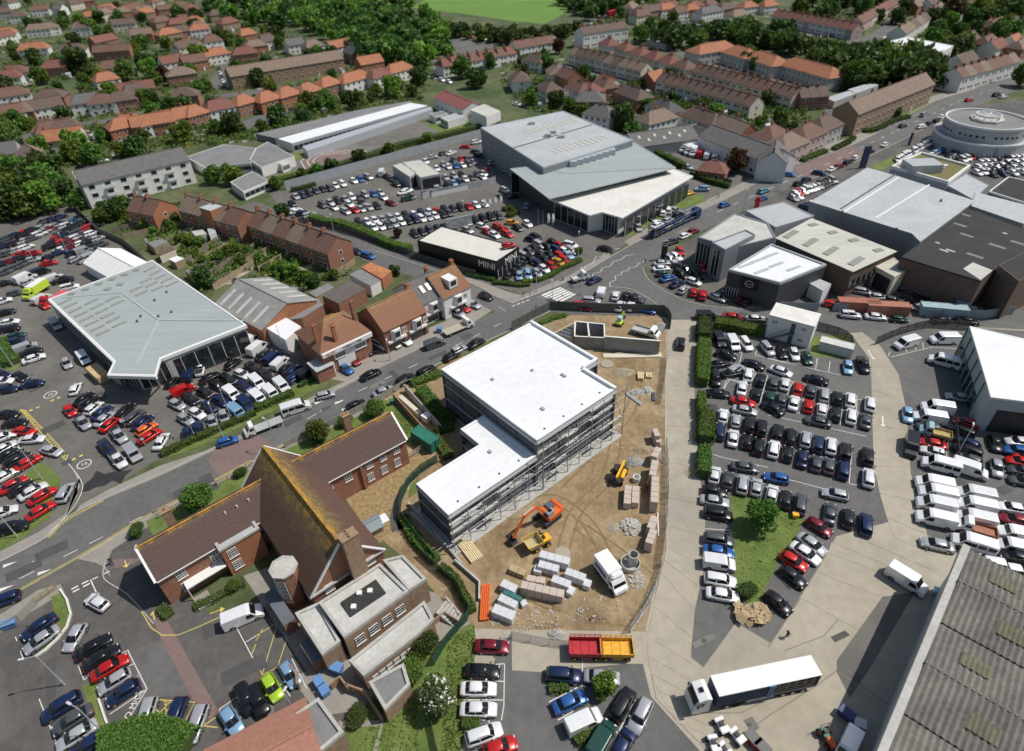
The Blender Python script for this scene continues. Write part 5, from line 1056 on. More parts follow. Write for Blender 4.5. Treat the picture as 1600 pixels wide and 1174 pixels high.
t=gable('flats','long low block of flats with brown grey roof among trees behind the orange roofs','flats',W(445,98,8),62,12,6.5,10,ROOFC['tan'],WALLC['tan'],heading(445,98,9),wins=14,chim=0,floors=2); reg(t,30)
terrace(685,96,800,75,8,9,('red','rbrown'),('white',),place='above the maroon hall',hip=1.5); terrace(800,68,862,58,4,9,('rbrown',),('white',),place='above the white gabled house')
terrace(905,46,975,36,6,10,('brown',),('white',),he=8,place='in the terrace beside the bus')
P3='in the far middle streets'
terrace(897,76,1012,102,10,8.5,('brown','tan'),('white','cream'),place='in the far long terrace')
for a in ((953,65,-20,12,'red','white',4),(979,72,-20,12,'red','cream',4),(1002,79,-20,12,'red','white',4),(1025,86,-20,12,'red','cream',4),(1048,92,-20,12,'red','white',4),(1071,100,-20,13,'rbrown','white',4.5),(812,118,-60,14,'brown','white',5),(869,108,-50,11,'tan','white',3),(859,133,-30,13,'brown','white',5),(922,150,0,13,'grey','tan',4),(990,143,-20,18,'brown','brick',4),(1040,164,-20,15,'dark','white',5),(1025,180,15,16,'tan','white',4),(940,172,-10,13,'grey','white',4),(1022,118,15,10,'orange','brick',0),
 (1017,13,10,20,'brown','brick',0),(1040,10,8,14,'orange','white',3),(1107,15,10,22,'grey','white',4),(1152,20,10,16,'tan','white',4),(1168,7,8,14,'orange','white',4),(1085,6,8,14,'red','white',4),(1130,8,8,12,'brown','white',4),(1060,15,8,12,'rbrown','white',3),(985,8,20,14,'tan','white',3),(960,0,20,14,'rbrown','white',3),(1200,5,8,14,'orange','white',3),(838,90,-10,14,'brown','white',4),(1000,20,10,14,'rbrown','cream',3)):
    house(*a[:4],9,a[4],a[5],a[6],place=P3)
terrace(1036,117,1185,155,12,8.5,('brown','rbrown'),('white','cream'),place='in the near long terrace'); terrace(1092,103,1250,142,14,8.5,('brown','rbrown'),('white','cream'),place='below the orange roofs')
terrace(1215,18,1343,40,12,9,('red','rbrown'),('white','pink'),place='in the far reddish terrace'); terrace(1404,46,1470,6,9,9,('tan','brown'),('white',),place='in the far climbing terrace',he=6); terrace(1338,30,1400,-4,8,9,('red','rbrown'),('pink','white'),place='in the far pink terrace')
terrace(1491,111,1583,86,8,9,('rbrown','tan'),('white',),place='in the far main road terrace',he=6.5); terrace(1390,75,1440,62,4,9,('brown',),('white',),place='behind the white L shaped building')
terrace(1246,141,1290,138,3,9,('brown',),('brick',),place='in the block left of the flats')
for lab,q,L,ang in (('left orange roofed block beyond the dark trees',(1113,73),27,9),('middle orange roofed block beyond the dark trees',(1160,80),20,-16),('orange roofed block right of the middle one',(1200,90),24,-18),('right end orange roofed block with a hipped projecting wing',(1270,104),34,-15)):
    t=gable('orange_roofed_flats',lab,'flats',W(*q,7),L,12,5.6,9,ROOFC['orange'],WALLC['grey'],heading(*q,ang),hip=5,wins=int(L/3.4),group='orange roofed flats'); reg(t,L/2)
t=gable('brick_flats','long brown brick flats with five chimneys beside the green bank','flats',W(1385,150,8),62,10,8,11.6,ROOFC['tan'],WALLC['tan'],heading(1390,146,21),wins=16,floors=3,chim=5); reg(t,20)
for k in range(5): q=W(1335+k*24,170-k*9); HOUSES.append((q.x,q.y,9))
t,L=flatb('white_factory','white L shaped building with bright flat roof among dark trees','building',[(1348,75),(1418,58),(1490,72),(1468,84),(1420,73),(1380,88)],9.5,render_w,roof_white,par=.3,ph=.15); reg(t,24)
for k in range(len(L)):
    a,b=L[k],L[(k+1)%len(L)]
    if b.x>a.x: wallwins(t,a,b,2,max(2,int((b-a).length/6)),1.6,5,True)
t=gable('white_workshop_house','long white rendered building with a plain grey slate roof by the white vans','building',W(1165,222,7),34,12,5.6,8.6,ROOFC['grey'],WALLC['white'],heading(1165,222,-20),wins=8,floors=1); reg(t,17)
t=gable('dark_sheet_workshop','low dark grey sheet roofed workshop with yellowed rooflights behind the hedge','workshop',W(1030,207,6),26,14,4.2,7,mat('dark_sheet',(.13,.125,.12),.85,.15),WALLC['grey'],heading(1030,207,8)); reg(t,14)
for k in range(7):
    x=-10+k*3.1; mb=MB(); y0_=-5.2 if k%2 else -3.4; mb.add([(x,y0_,7-(abs(y0_))*.4+.28),(x+.9,y0_,7-(abs(y0_))*.4+.28),(x+.9,y0_+1.4,7-(abs(y0_)-1.4)*.4+.28),(x,y0_+1.4,7-(abs(y0_)-1.4)*.4+.28)],[(0,1,2,3)]); mb.build('rooflight',roof_cream,t)
t,L=flatb('dark_link_workshop','flat dark roofed workshop joined to the dark sheet roof','workshop',[(1062,203),(1090,193),(1118,200),(1105,212),(1070,215)],4.4,WALLC['grey'],roof_dark,par=.3,ph=.2,pm=wall_lgrey); reg(t,9)
t=gable('red_brick_lodge','small dark red hipped roof hut behind the hedge by the vans','hut',W(1117,258,4),9,8,3,5.4,ROOFC['red'],WALLC['brick'],heading(1117,258,-8),hip=3.5,wins=2,floors=1); reg(t,6)
P5='by the long road'
for a in ((1228,218,22,15,'tan','pink',5),(1258,203,22,15,'rbrown','pink',5),(1285,190,22,14,'brown','grey',4),(1205,205,22,13,'rbrown','white',5)): house(*a[:4],10,a[4],a[5],a[6],place=P5,he=6)
house(1210,238,80,13,9,'grey','white',0,place=P5,he=6.4)
for q,lab in (((1345,135),'left of two low white roofed garages behind the long brick flats'),((1310,148),'right of two low white roofed garages behind the long brick flats')):
    t,L=flatb('garage_block',lab,'garage',[(q[0]-20,q[1]+5),(q[0]+16,q[1]-6),(q[0]+28,q[1]-2),(q[0]-6,q[1]+11)],3,WALLC['grey'],roof_grey2,par=0,group='garage blocks'); reg(t,8)
t,L=flatb('dark_garages','dark flat roofed garages beside the far tree belt','garage',[(1010,62),(1050,52),(1080,58),(1040,70)],3,WALLC['grey'],roof_felt,par=.2,ph=.1); reg(t,10)
# white balcony flats at the left
t=thing('balcony_flats','white three storey flats with a slate grey roof and balconies','flats',(W(208,262,8).x,W(208,262,8).y,0),heading(208,262,13)); gbody(t,34,13,8.2,11,render_w,ROOFC['grey']); reg(t,18)
for f in range(3):
    for k in range(7):
        x=-14.5+k*4.8
        if k%2: b=MB().box(x-1.5,-7.6,.2+f*2.7,x+1.5,-6.5,.35+f*2.7).box(x-1.5,-7.65,.35+f*2.7,x+1.5,-7.58,1.3+f*2.7).build('balcony',frame_w,t)
        addwin(t,(x,-6.5,.7+f*2.7),0,2,1.5,True)
t,L=flatb('dark_flat_annexe','white topped low annexe left of the balcony flats','annexe',[(112,268),(160,262),(160,285),(128,300)],6,WALLC['grey'],roof_fel2,par=.2,ph=.1); reg(t,8)
# infill houses so the suburbs pack as tightly as they do in the photograph
ri=random.Random(12); IH=0
def ipoly(x,y,P):
    r=False
    for i in range(len(P)):
        (x1,y1),(x2,y2)=P[i],P[(i+1)%len(P)]
        if (y1>y)!=(y2>y) and x<(x2-x1)*(y-y1)/(y2-y1)+x1: r=not r
    return r
for P,n,pl,a0 in (([(0,0),(310,5),(400,45),(440,62),(400,140),(250,205),(60,215),(0,215)],44,'in the top left suburb',8),([(1000,5),(1180,5),(1180,22),(1000,40)],7,'in the far middle streets',8),([(1340,5),(1600,5),(1600,75),(1500,95),(1420,45)],16,'in the far top right',20),([(800,95),(900,110),(1000,150),(1150,180),(1180,215),(1000,190),(830,150)],9,'in the far middle streets',-20)):
    xs=[p[0] for p in P];ys=[p[1] for p in P];k=0
    for _ in range(1500):
        if k>=n: break
        x,y=ri.uniform(min(xs),max(xs)),ri.uniform(min(ys),max(ys)); p=W(x,y)
        if ipoly(x,y,P) and all((p.x-h[0])**2+(p.y-h[1])**2>(h[2]+8.2)**2 for h in HOUSES): house(x,y-4,a0+ri.uniform(-4,4),ri.choice((12,14,17)),9,ri.choice(('orange','red','rbrown','brown','tan','rbrown')),ri.choice(('white','white','brick','cream','orange')),ri.choice((0,3,4)),place=pl); k+=1
uniq(HI,lambda d,p,i,n:(f"{d} {p}" if n==1 else f"{ordn(i)} {d} from left {p}"))
for t,d,p in HI:
    w_=t['label'].split()
    if len(w_)>16: t['label']=' '.join(w_[:16])
# dormers, far shop signs etc. on random houses
# ================= VEHICLES =================
KEEP_TOP=300
DIM={'h':(4.15,1.78,1.48),'a':(4.65,1.82,1.44),'e':(4.7,1.82,1.5),'u':(4.6,1.88,1.7),'i':(3.8,1.72,1.42),'v':(4.7,1.86,1.9),'V':(5.45,1.93,2.3),'B':(5.7,1.95,2.35),'p':(5.2,1.85,1.78)}
TN={'h':'hatchback','a':'saloon','e':'estate car','u':'tall SUV','i':'small car','v':'panel van','V':'large panel van','B':'minibus','p':'pickup'}
def carparts(k):
    L,Wd,H=DIM[k]; hl,hw=L/2,Wd/2; P={}
    body=MB().mat(0,True); gl={}
    if k in 'vVB':
        n=hl; top=H; prof=[(-n,.32),(-n,top-.16),(-n+.14,top),(n-2.0 if L>5.2 else n-1.7,top),(n-1.55 if L>5.2 else n-1.35,top-.13),(n-.95,1.3 if L>5.2 else 1.15),(n-.2,1.02 if L>5.2 else .9),(n,.7),(n-.03,.32)]
        cz=H/2; sc=lambda q,f:(q[0]*f,cz+(q[1]-cz)*f)
        rings=[]
        for y,f in ((-hw,.975),(-hw+.07,1),(hw-.07,1),(hw,.975)): rings.append([(sc(q,f)[0],y*(1 if q[1]<1.3 else 1-.05*(q[1]-1.3)),sc(q,f)[1]) for q in prof])
        body.smooth=False; body.loft(rings)
        a,b=prof[4],prof[5]; 
        def ws(y0,y1,e0=.06,e1=.06):
            dx,dz=b[0]-a[0],b[1]-a[1]; l=math.hypot(dx,dz); nx,nz=-dz/l*.02,dx/l*-1*-.02
            nx,nz=abs(dz)/l*.02,abs(dx)/l*.02
            q=[(a[0]+dx*e0+nx,a[1]+dz*e0+nz),(b[0]-dx*e1+nx,b[1]-dz*e1+nz)]
            return [(q[0][0],y0,q[0][1]),(q[1][0],y0,q[1][1]),(q[1][0],y1,q[1][1]),(q[0][0],y1,q[0][1])]
        P['windscreen']=MB().add(ws(-hw+.14,hw-.14),[(0,1,2,3)])
        zb=1.18 if L>5.2 else 1.05; zt=min(top-.35,zb+.72)
        for s,nm in ((1,'side_window'),(-1,'side_window')):
            x1=b[0]-.12; x0=x1-1.15; y=s*(hw+.015-.05*max(0,zb-1.3)); q=[(x0,y,zb),(x1,y,zb),(x1-(zt-zb)*.6,y-s*.02,zt),(x0,y-s*.02,zt)]
            P.setdefault(nm,[]).append(MB().add(q,[(0,1,2,3) if s<0 else (3,2,1,0)]))
            if k=='B':
                for j in range(3):
                    xa=-n+.25+j*1.2; q=[(xa,y-s*.0,zb+.1),(xa+1.05,y,zb+.1),(xa+1.05,y-s*.03,zt+.05),(xa,y-s*.03,zt+.05)]; P[nm].append(MB().add(q,[(0,1,2,3) if s<0 else (3,2,1,0)]))
        if k=='B': P['rear_window']=MB().add([(-n-.012,-hw+.25,1.3),(-n-.012,hw-.25,1.3),(-n-.012,hw-.3,top-.4),(-n-.012,-hw+.3,top-.4)],[(3,2,1,0)])
        body.mat(1).box(-n-.05,-hw+.05,.3,-n+.02,hw-.05,.5).box(n-.1,-hw+.06,.3,n+.04,hw-.06,.52)
        r=.35; wb=L*.6
    else:
        zb=.24 if k!='u' else .32; zs=.95 if k not in 'up' else 1.08; r=.33 if k!='u' else .37
        boot={'a':.95,'p':.0}.get(k,.12)
        st=[(-hl,.78,zb+.18,zs-.28 if boot<.5 else zs-.2),(-hl+.1,.9,zb+.06,zs-.06),(-hl+.55,.985,zb,zs),(-.4,1,zb,zs),(hl-1.15,1,zb,zs-.02),(hl-.62,.975,zb,zs-.13),(hl-.2,.9,zb+.03,zs-.24),(hl-.04,.78,zb+.08,zs-.38)]
        rings=[]
        for x,wf,z0,z1 in st:
            w_=hw*wf; zm=(z0+z1)/2
            rings.append([(x,-w_*.9,z0),(x,-w_,z0+.1),(x,-w_,zm+.05),(x,-w_*.965,z1-.07),(x,-w_*.86,z1),(x,w_*.86,z1),(x,w_*.965,z1-.07),(x,w_,zm+.05),(x,w_,z0+.1),(x,w_*.9,z0)])
        body.loft(rings)
        x0={'a':-hl+.62,'h':-hl+.22,'e':-hl+.15,'u':-hl+.18,'i':-hl+.2,'p':-.75}[k]; x1=hl-1.12 if k!='i' else hl-.95
        t0=x0+{'a':.75,'h':.42,'e':.28,'u':.25,'i':.22,'p':.12}[k]; t1=x1-(.82 if k not in 'iu' else .6)
        wb_,wt=hw*.9,hw*.69; z0,z1=zs-.06,H
        xm=(t0+t1)/2; base=[(x0,-wb_*.93,z0),(xm,-wb_,z0),(x1,-wb_*.93,z0),(x1+.07,0,z0),(x1,wb_*.93,z0),(xm,wb_,z0),(x0,wb_*.93,z0),(x0-.05,0,z0)]
        tp=[(t0,-wt*.95,z1-.07),(xm,-wt,z1-.04),(t1,-wt*.93,z1-.06),(t1+.06,0,z1-.035),(t1,wt*.93,z1-.06),(xm,wt,z1-.04),(t0,wt*.95,z1-.07),(t0-.03,0,z1-.05)]
        tp2=[(t0+.14,-wt*.78,z1-.015),(xm,-wt*.84,z1),(t1-.14,-wt*.76,z1-.01),(t1-.1,0,z1),(t1-.14,wt*.76,z1-.01),(xm,wt*.84,z1),(t0+.14,wt*.78,z1-.015),(t0+.1,0,z1)]
        body.loft([base,tp,tp2])
        V3=lambda q:Vector(q)
        def pane(c4,ins=(.06,.08),off=.014):
            a,b,c_,d=[V3(q) for q in c4]; n_=(b-a).cross(d-a).normalized()
            f=lambda u,v:(a.lerp(b,u)).lerp(d.lerp(c_,u),v)+n_*off
            q=[f(ins[0],ins[1]),f(1-ins[0],ins[1]),f(1-ins[0],1-ins[1]),f(ins[0],1-ins[1])]; return [tuple(p) for p in q]
        wsq=MB()
        for qa,qb,pa,pb in ((2,3,2,3),(3,4,3,4)): q=pane((base[qa],base[qb],tp[pb],tp[pa]),(.02,.06)); wsq.add(q,[(0,1,2,3)])
        P['windscreen']=wsq
        rq=MB()
        for qa,qb in ((6,7),(7,0)): q=pane((base[qa],base[qb],tp[qb],tp[qa]),(.03,.14)); rq.add(q,[(0,1,2,3)])
        P['rear_window']=rq
        P['side_window']=[MB().add(pane((base[0],base[1],tp[1],tp[0]),(.06,.12)),[(0,1,2,3)]).add(pane((base[1],base[2],tp[2],tp[1]),(.04,.12)),[(0,1,2,3)]),
                          MB().add(pane((base[4],base[5],tp[5],tp[4]),(.04,.12)),[(0,1,2,3)]).add(pane((base[5],base[6],tp[6],tp[5]),(.06,.12)),[(0,1,2,3)])]
        body.mat(1,False)
        if k=='p': body.box(-hl+.12,-hw+.16,zs+.002,-.85,hw-.16,zs+.03)
        if k=='u': body.box(-.9,-wt*.98,z1-.02,.5,-wt*.9,z1+.05).box(-.9,wt*.9,z1-.02,.5,wt*.98,z1+.05)
        body.box(-hl+.05,-hw*.95,zb-.02,hl-.2,hw*.95,zb+.14); body.mat(0,False)
        for s in (-1,1): body.box(x1-.35,s*(hw+.0),zs-.05,x1-.15,s*(hw+.17),zs+.08) if s>0 else body.box(x1-.35,-hw-.17,zs-.05,x1-.15,-hw,zs+.08)
        wb=L*.6
    hx=wb/2
    arch=body.mat(1,False)
    for sx in (-hx,hx*1.0+.05):
        for s in (-1,1): body.cyl((sx,s*(hw-.2),r),(sx,s*(hw+.006),r),r+.055,n=12)
    W_=[]
    w_=MB().mat(0,False).cyl((0,-.1,0),(0,.1,0),r,n=12); w_.mat(1).cyl((0,-.108,0),(0,.108,0),r*.62,n=8)
    lights=MB(); zl=(.66 if k not in 'vVB' else .85)
    hlm=MB().rbox(-.16,-.17,-.07,.03,.17,.07,.03); tlm=MB().box(-.02,-.09,-.1,.08,.09,.1)
    lx=hl-.2 if k not in 'vVB' else hl-.12; 
    return dict(body=body,glass=P,wheel=w_,wpos=[(x,s*(hw-.085),r) for x in (-hx,hx+.05) for s in (-1,1)],hl=hlm,hpos=[(lx,s*(hw*.66),zl) for s in (-1,1)],tl=tlm,tpos=[(-hl+.03,s*(hw*.78),.8 if k not in 'vVB' else 1.0) for s in (-1,1)])
CARM={}
for k in DIM:
    c=carparts(k); bm_=c['body'].mesh('car_body_'+TN[k].replace(' ','_'),[PAINT,black]); d={'body':bm_,'parts':[]}
    far=MB(); far.v=list(c['body'].v);far.f=[list(f) for f in c['body'].f];far.m=list(c['body'].m);far.sm=list(c['body'].sm)
    def merge(mb,mi,off=(0,0,0)):
        n=len(far.v); far.v+=[(v[0]+off[0],v[1]+off[1],v[2]+off[2]) for v in mb.v]; far.f+=[[n+i for i in f] for f in mb.f]; far.m+=[(mi if m==0 else 4) for m in mb.m] if mi==3 else [mi]*len(mb.f); far.sm+=[False]*len(mb.f)
    for nm,g in c['glass'].items():
        for q in (g if isinstance(g,list) else [g]): d['parts'].append((nm,q.mesh(nm,carglass),(0,0,0))); merge(q,2)
    wm=c['wheel'].mesh('wheel',[rubber,chrome])
    for p in c['wpos']: d['parts'].append(('wheel',wm,p)); merge(c['wheel'],3,p)
    hm=c['hl'].mesh('headlight',lampw); tm=c['tl'].mesh('tail_light',lampr)
    for p in c['hpos']: d['parts'].append(('headlight',hm,p)); merge(c['hl'],5,p)
    for p in c['tpos']: d['parts'].append(('tail_light',tm,p)); merge(c['tl'],6,p)
    d['far']=far.mesh('car_'+TN[k].replace(' ','_'),[PAINT,black,carglass,rubber,chrome,lampw,lampr]); d['farmb']=far
    CARM[k]=d
CC={'w':((.86,.86,.86),'white'),'s':((.42,.43,.45),'silver'),'d':((.085,.09,.1),'dark grey'),'k':((.013,.013,.016),'black'),'n':((.012,.025,.08),'navy'),'b':((.03,.12,.36),'blue'),'l':((.25,.42,.6),'light blue'),'r':((.55,.015,.012),'red'),
 'm':((.2,.01,.02),'maroon'),'g':((.015,.06,.045),'dark green'),'y':((.4,.62,.04),'lime green'),'o':((.75,.14,.03),'orange'),'e':((.5,.46,.34),'beige'),'c':((.1,.3,.36),'teal'),'a':((.7,.35,.02),'amber')}
CARS=[]  # (x,y world, heading, colour, type, place, imgx)
def cars(crop,place,s):
    for tok in s.split():
        q=tok.split(','); x,y,a=float(q[0]),float(q[1]),float(q[2]); c=q[3][0]; t=q[3][1:] or None
        X,Y=px(crop,x,y)
        if t is None: t=rnd.choice('hhaeuh' if c!='w' else 'hhau')
        p=W(X,Y,.75 if t not in 'vVB' else 1.3); CARS.append([p.x,p.y,heading(X,Y,a),c,t,place])
def row(crop,place,x0,y0,x1,y1,n,ang,cols,types='hhaeu',j=.12):
    for i in range(n):
        t=i/max(1,n-1); X,Y=px(crop,x0+(x1-x0)*t,y0+(y1-y0)*t); c=cols[i%len(cols)] if cols!='*' else rnd.choice('kkkdddsswwnnbrmsk')
        ty=rnd.choice(types); p=W(X,Y,.75 if ty not in 'vVB' else 1.3); CARS.append([p.x+rnd.uniform(-j,j),p.y+rnd.uniform(-j,j),heading(X,Y,ang)+rnd.uniform(-.04,.04),c,ty,place])
cars('34','in the big right car park','35,70,80,d 105,75,78,w 185,105,80,rh 265,115,80,d 345,140,85,s 425,160,85,k 505,175,85,w 625,200,85,w 15,155,80,g 85,170,78,d 160,190,76,wa 250,210,80,rh 330,230,85,wi 415,260,85,kh 510,275,83,wu 600,300,84,da 295,50,165,ka 30,225,150,ka 305,305,168,da 60,375,80,ku 140,395,82,k 230,415,82,su 305,445,83,n 385,455,85,w 475,490,85,ku 610,520,87,ku 35,475,80,w 120,500,82,k 212,530,80,na 297,560,82,d 375,575,83,d 462,600,83,nu 615,650,87,wu 50,650,170,bh')
cars('34','at the lower end of the right car park','25,745,78,w 110,780,80,k 200,810,80,d 410,750,168,s 380,865,83,da 490,895,85,kh 600,935,88,nu')
cars('34','parked along the edge of the green triangle','315,950,-32,m 270,1055,-36,sa 230,1110,-34,wa 160,1160,-30,rh')
cars('44','parked along the edge of the green triangle','200,40,-40,rh 155,105,-38,k 65,265,-40,k')
cars('34','in the van park on the right','1040,215,171,wV 990,275,171,wV 855,265,-85,lh 985,340,170,d 1005,440,168,ra 1010,490,165,wh 1060,565,165,wB 1240,590,-18,wV 1210,310,165,rh 1180,360,160,k 1220,435,155,n 1220,485,160,k 1230,535,160,d 1170,158,170,sa 1390,440,-72,k 1530,430,175,w 1400,590,-80,s 1530,490,170,b 1540,550,170,r 1550,605,170,d 1560,670,170,d')
cars('34','in the block of white vans','1020,680,168,wV 1040,740,168,wV 1030,808,168,wV 1030,895,167,wV 1270,745,168,wV 1275,815,168,wV 1270,895,167,wV 1262,1047,163,wB 1500,835,170,w 1510,905,170,m 1520,980,168,wv 1510,1060,168,wv 1510,1130,168,k 1035,1058,168,s')
cars('34','beyond the fence of the van park','880,445,-94,kV')
cars('33','beside the tall hedge in the right car park','1345,10,10,ka 1245,45,-85,k 1262,135,-5,ka 1220,240,80,d 1270,365,85,n 1292,270,82,wh 1240,630,80,w')
cars('33','in the left half of the right car park','1445,20,80,wu 1520,50,80,k 1407,100,80,wa 1495,135,80,k 1415,185,-12,ra 1425,237,-12,s 1370,300,82,si 1455,325,82,k 1525,345,83,k 1352,405,83,wa 1437,425,83,k 1507,455,83,k 1425,585,-8,d 1322,660,80,d 1410,690,82,s 1495,705,82,s')
cars('33','in the row left of the green triangle','1240,732,-10,k 1240,792,-10,sa 1260,872,-10,ku 1265,1030,-10,d 1265,1100,-10,b 1270,1160,-8,wv')
cars('43','in the row left of the green triangle','1275,40,-8,wv 1275,128,-10,wu 1290,215,-10,wa')
cars('43','in the small lot round the lone young tree','318,708,-5,nu 550,718,-5,sa 355,868,25,ba 440,980,25,wv 675,885,60,ku 785,955,-115,su 550,1085,60,gv 682,1125,60,nh')
cars('42','in the row beside the grass bank and flowering tree','1445,530,-3,ma 1385,680,-3,ka 1360,790,0,wa 1360,915,0,wa 1395,1070,20,wu 1495,1145,20,rh')
cars('42','in the marked bays below the brick hall','205,700,-60,lh 95,780,-60,yh 10,860,-68,ku')
cars('41','in the brick hall car park','590,260,150,wh 235,410,215,na 250,490,215,sa 455,475,240,sh 570,530,30,ka 620,598,30,ka 670,658,30,ra 695,745,212,sh 750,815,212,nh 375,900,212,nu 440,980,212,da 465,1075,212,sa 530,1140,212,nh 890,955,252,se 1070,955,250,ne 1200,1000,250,se 1412,985,-58,lh 1500,850,-64,ku 1480,340,22,wV')
cars('41','driving in on the main road at the left edge','10,250,200,n')
cars('31','in the striped-line display lot of the van dealer','460,105,65,wh 510,165,40,k 545,190,40,k 572,222,40,w 620,250,40,na 640,290,40,sa 670,320,40,ra 765,240,45,k 820,280,40,d 870,310,40,na 895,350,32,oh 912,395,32,ra 985,425,60,wa 425,240,-50,ri 505,310,-50,sp 725,390,-50,sp 805,490,-52,sv 650,465,-50,np 720,540,-50,wp')
cars('31','leaving the dealer yard by its kerb','400,740,62,su')
cars('31','in the far left rows of the dealer yard','45,110,10,n 195,75,10,na 45,262,0,ka 90,315,5,ka 145,365,-5,ra 190,415,5,wa 310,485,-15,sa')
cars('31','on the flag-lined left forecourt','35,465,30,w 60,500,30,k 105,540,30,k 170,555,30,ra 25,640,30,w 80,690,30,ra 130,710,30,k 200,730,30,wa 255,760,30,ra 245,850,32,ra 20,860,20,w 80,955,15,ku 20,400,20,w')
cars('F1','in the display lot behind the long road hedge','270,370,25,rv 205,560,-28,sh 375,490,-30,k 550,415,-25,k 700,330,-25,k 610,230,28,ka 160,270,50,k 350,170,60,nv 490,120,80,wp 310,740,-32,sh 450,670,-30,wh 600,590,-35,n 740,510,-30,na 640,770,-78,sh 780,710,-70,sh 330,930,-85,nh 470,860,-75,n 930,630,-38,lv 870,410,-40,wv 1040,530,-45,nv 1190,460,-40,wv 1000,190,-25,wh 1020,330,-25,n 1350,400,-42,wv 1180,270,-42,wv 1480,310,-45,wv 1150,110,-30,kp 890,60,35,k 1330,210,-35,kp 830,250,-30,k')
cars('31','on the main road','1390,425,18,bi')
cars('32','on the main road','425,143,15,si 700,18,25,k 610,205,25,k 780,120,22,sa 915,50,30,ku 1040,-5,30,k')
cars('32','on the main road','240,215,18,wB')
cars('F2','by the glass front of the van showroom','320,400,38,wV 410,480,38,wV 60,560,60,k 110,680,35,k 590,590,42,nv 680,660,42,wv 480,580,42,k 760,740,42,k 850,770,40,n 940,800,35,k 1010,780,35,kv 350,720,-40,k 870,850,35,n')
cars('22','beside the shops','1405,675,-22,k 1260,620,-30,s 1325,722,-25,s 1270,745,-30,r 1230,778,-25,s 910,945,-32,w 845,965,-32,ei 757,970,-28,wu 795,912,-28,b 680,1000,-30,k 632,1020,-30,k 590,1062,-35,m 548,1118,-32,b 610,400,-18,n 685,425,-18,b')
cars('22','on the main road','700,1135,30,d 1090,955,20,dv 1345,960,30,k 1195,1040,30,kh 1055,1110,30,ku 925,1162,25,k 1240,1000,28,s')
cars('23','on the main road','572,384,-12,ka 505,575,25,na 1160,20,180,l')
cars('23','on the triangular lot by the zebra crossing','548,640,70,wv 633,670,75,wh 695,670,75,kh 745,680,75,kh 660,735,62,w 722,735,66,w 790,705,75,d 825,757,-12,ba 485,700,-5,s 420,730,-5,r 455,745,-5,m')
cars('23','kerbside by the tall hedge','1190,785,0,kv 1350,800,-5,ra 1490,812,0,wa 1030,962,88,ku')
cars('Z1','on the curved forecourt of the emblem showroom','800,210,-60,r 760,265,-30,w 700,285,-30,s 615,330,5,sa 610,385,5,wa 635,440,5,g 680,485,15,ba 770,540,25,na 835,600,40,s 940,625,72,r 1030,655,80,r 1180,680,-20,sa 800,370,-25,ka 870,400,-30,k 810,440,-30,k 970,450,-35,k 940,520,-20,w 1040,375,-60,r 1310,590,30,s 1390,625,30,w 1420,690,30,m 1490,720,30,k 725,110,20,k')
cars('Z1','at the roadside before the pale office canopy','850,50,22,w 935,5,22,m')
cars('23','by the roadside lawn of the dealership','775,255,-75,s 860,190,-75,k 885,225,20,w 925,165,70,w 960,150,70,w 1000,150,-20,s 1000,85,20,w 1080,45,15,ah 1300,115,18,b 1530,75,18,b 1540,30,18,c 90,120,60,s')
cars('24','in the yard of the brick warehouses','505,790,-5,wu 660,800,-5,w 805,815,-3,gi 1065,820,2,ka 1225,825,-8,ka 580,645,-10,s 680,680,-5,s 395,725,-10,r 905,640,-20,r 880,690,-20,k 960,670,-20,k 1060,700,-20,r 1260,760,-5,s 950,740,10,s 770,700,-10,d 820,610,80,n 830,735,-5,s 1380,685,-22,w 1480,660,-20,k 1530,620,-20,d 690,335,-10,s 525,290,-10,r')
cars('24','in the fenced van compound','850,955,195,wV 1080,930,180,wV 1080,1065,165,wB')
cars('S1','in the top rows of the right car park','350,300,-62,kv 520,340,-62,wv 670,370,-55,wu 930,430,-50,su 1110,470,-65,k 1260,490,-68,wh 1420,540,-65,g 430,500,-15,ka 350,610,10,ka 540,680,30,su 310,800,75,k 340,970,-10,ka 770,620,-18,ka 1100,700,-20,wa 700,740,78,wu 850,780,80,ku 1000,840,78,d 1160,860,78,w 630,900,78,wa 800,960,78,d 960,1010,78,g 1110,1030,78,s 1320,910,80,rh 1490,920,80,s 1270,1070,80,wa 1450,1090,80,rh 1480,790,165,ka')
cars('24','in the top rows of the right car park','490,1110,-85,lh 582,1095,-68,kp')
cars('44','alone on the open concrete yard','855,115,-32,wV'); cars('44','at the bottom edge beside the garden tractor','495,1135,-115,wv')
# left yard (blurred far part): rows
row('0','in the far left stock yard',2,470,22,458,2,15,'wd'); cars('L1','in the middle of the far left stock yard','300,800,25,wV 350,860,25,s 500,1050,28,wv 650,800,20,wv 770,840,12,kp 850,930,12,w 480,720,20,kv 590,630,10,ra 590,560,30,k 400,590,12,s 260,520,12,r 410,510,10,r 40,880,20,k 1050,580,25,sp 920,580,25,s 1010,460,20,sv 1100,530,20,sv')
for i,(x0,y0,x1,y1,n) in enumerate(((90,395,118,365,6),(78,385,100,358,5),(50,372,92,350,8),(36,366,72,352,6),(10,372,40,362,5),(4,384,46,374,6),(2,398,40,386,6),(2,412,38,400,6),(4,426,34,412,5),(105,352,122,340,4),(70,345,95,338,5),(98,378,142,364,7),(103,368,150,352,7),(110,385,152,372,6),(115,395,156,382,5),(104,360,130,345,5))):
    row('0','in the far left stock yard',x0,y0,x1,y1,n,20,'*')
cars('L2','in the hedge-side row of the dealer yard','60,140,15,k 100,260,10,w 110,340,10,k 180,430,15,g 200,490,15,n 300,550,20,sv 380,620,15,k 410,700,18,wa 250,920,-28,k 390,1010,12,na 80,1090,5,k 30,900,-20,n 20,980,5,w')
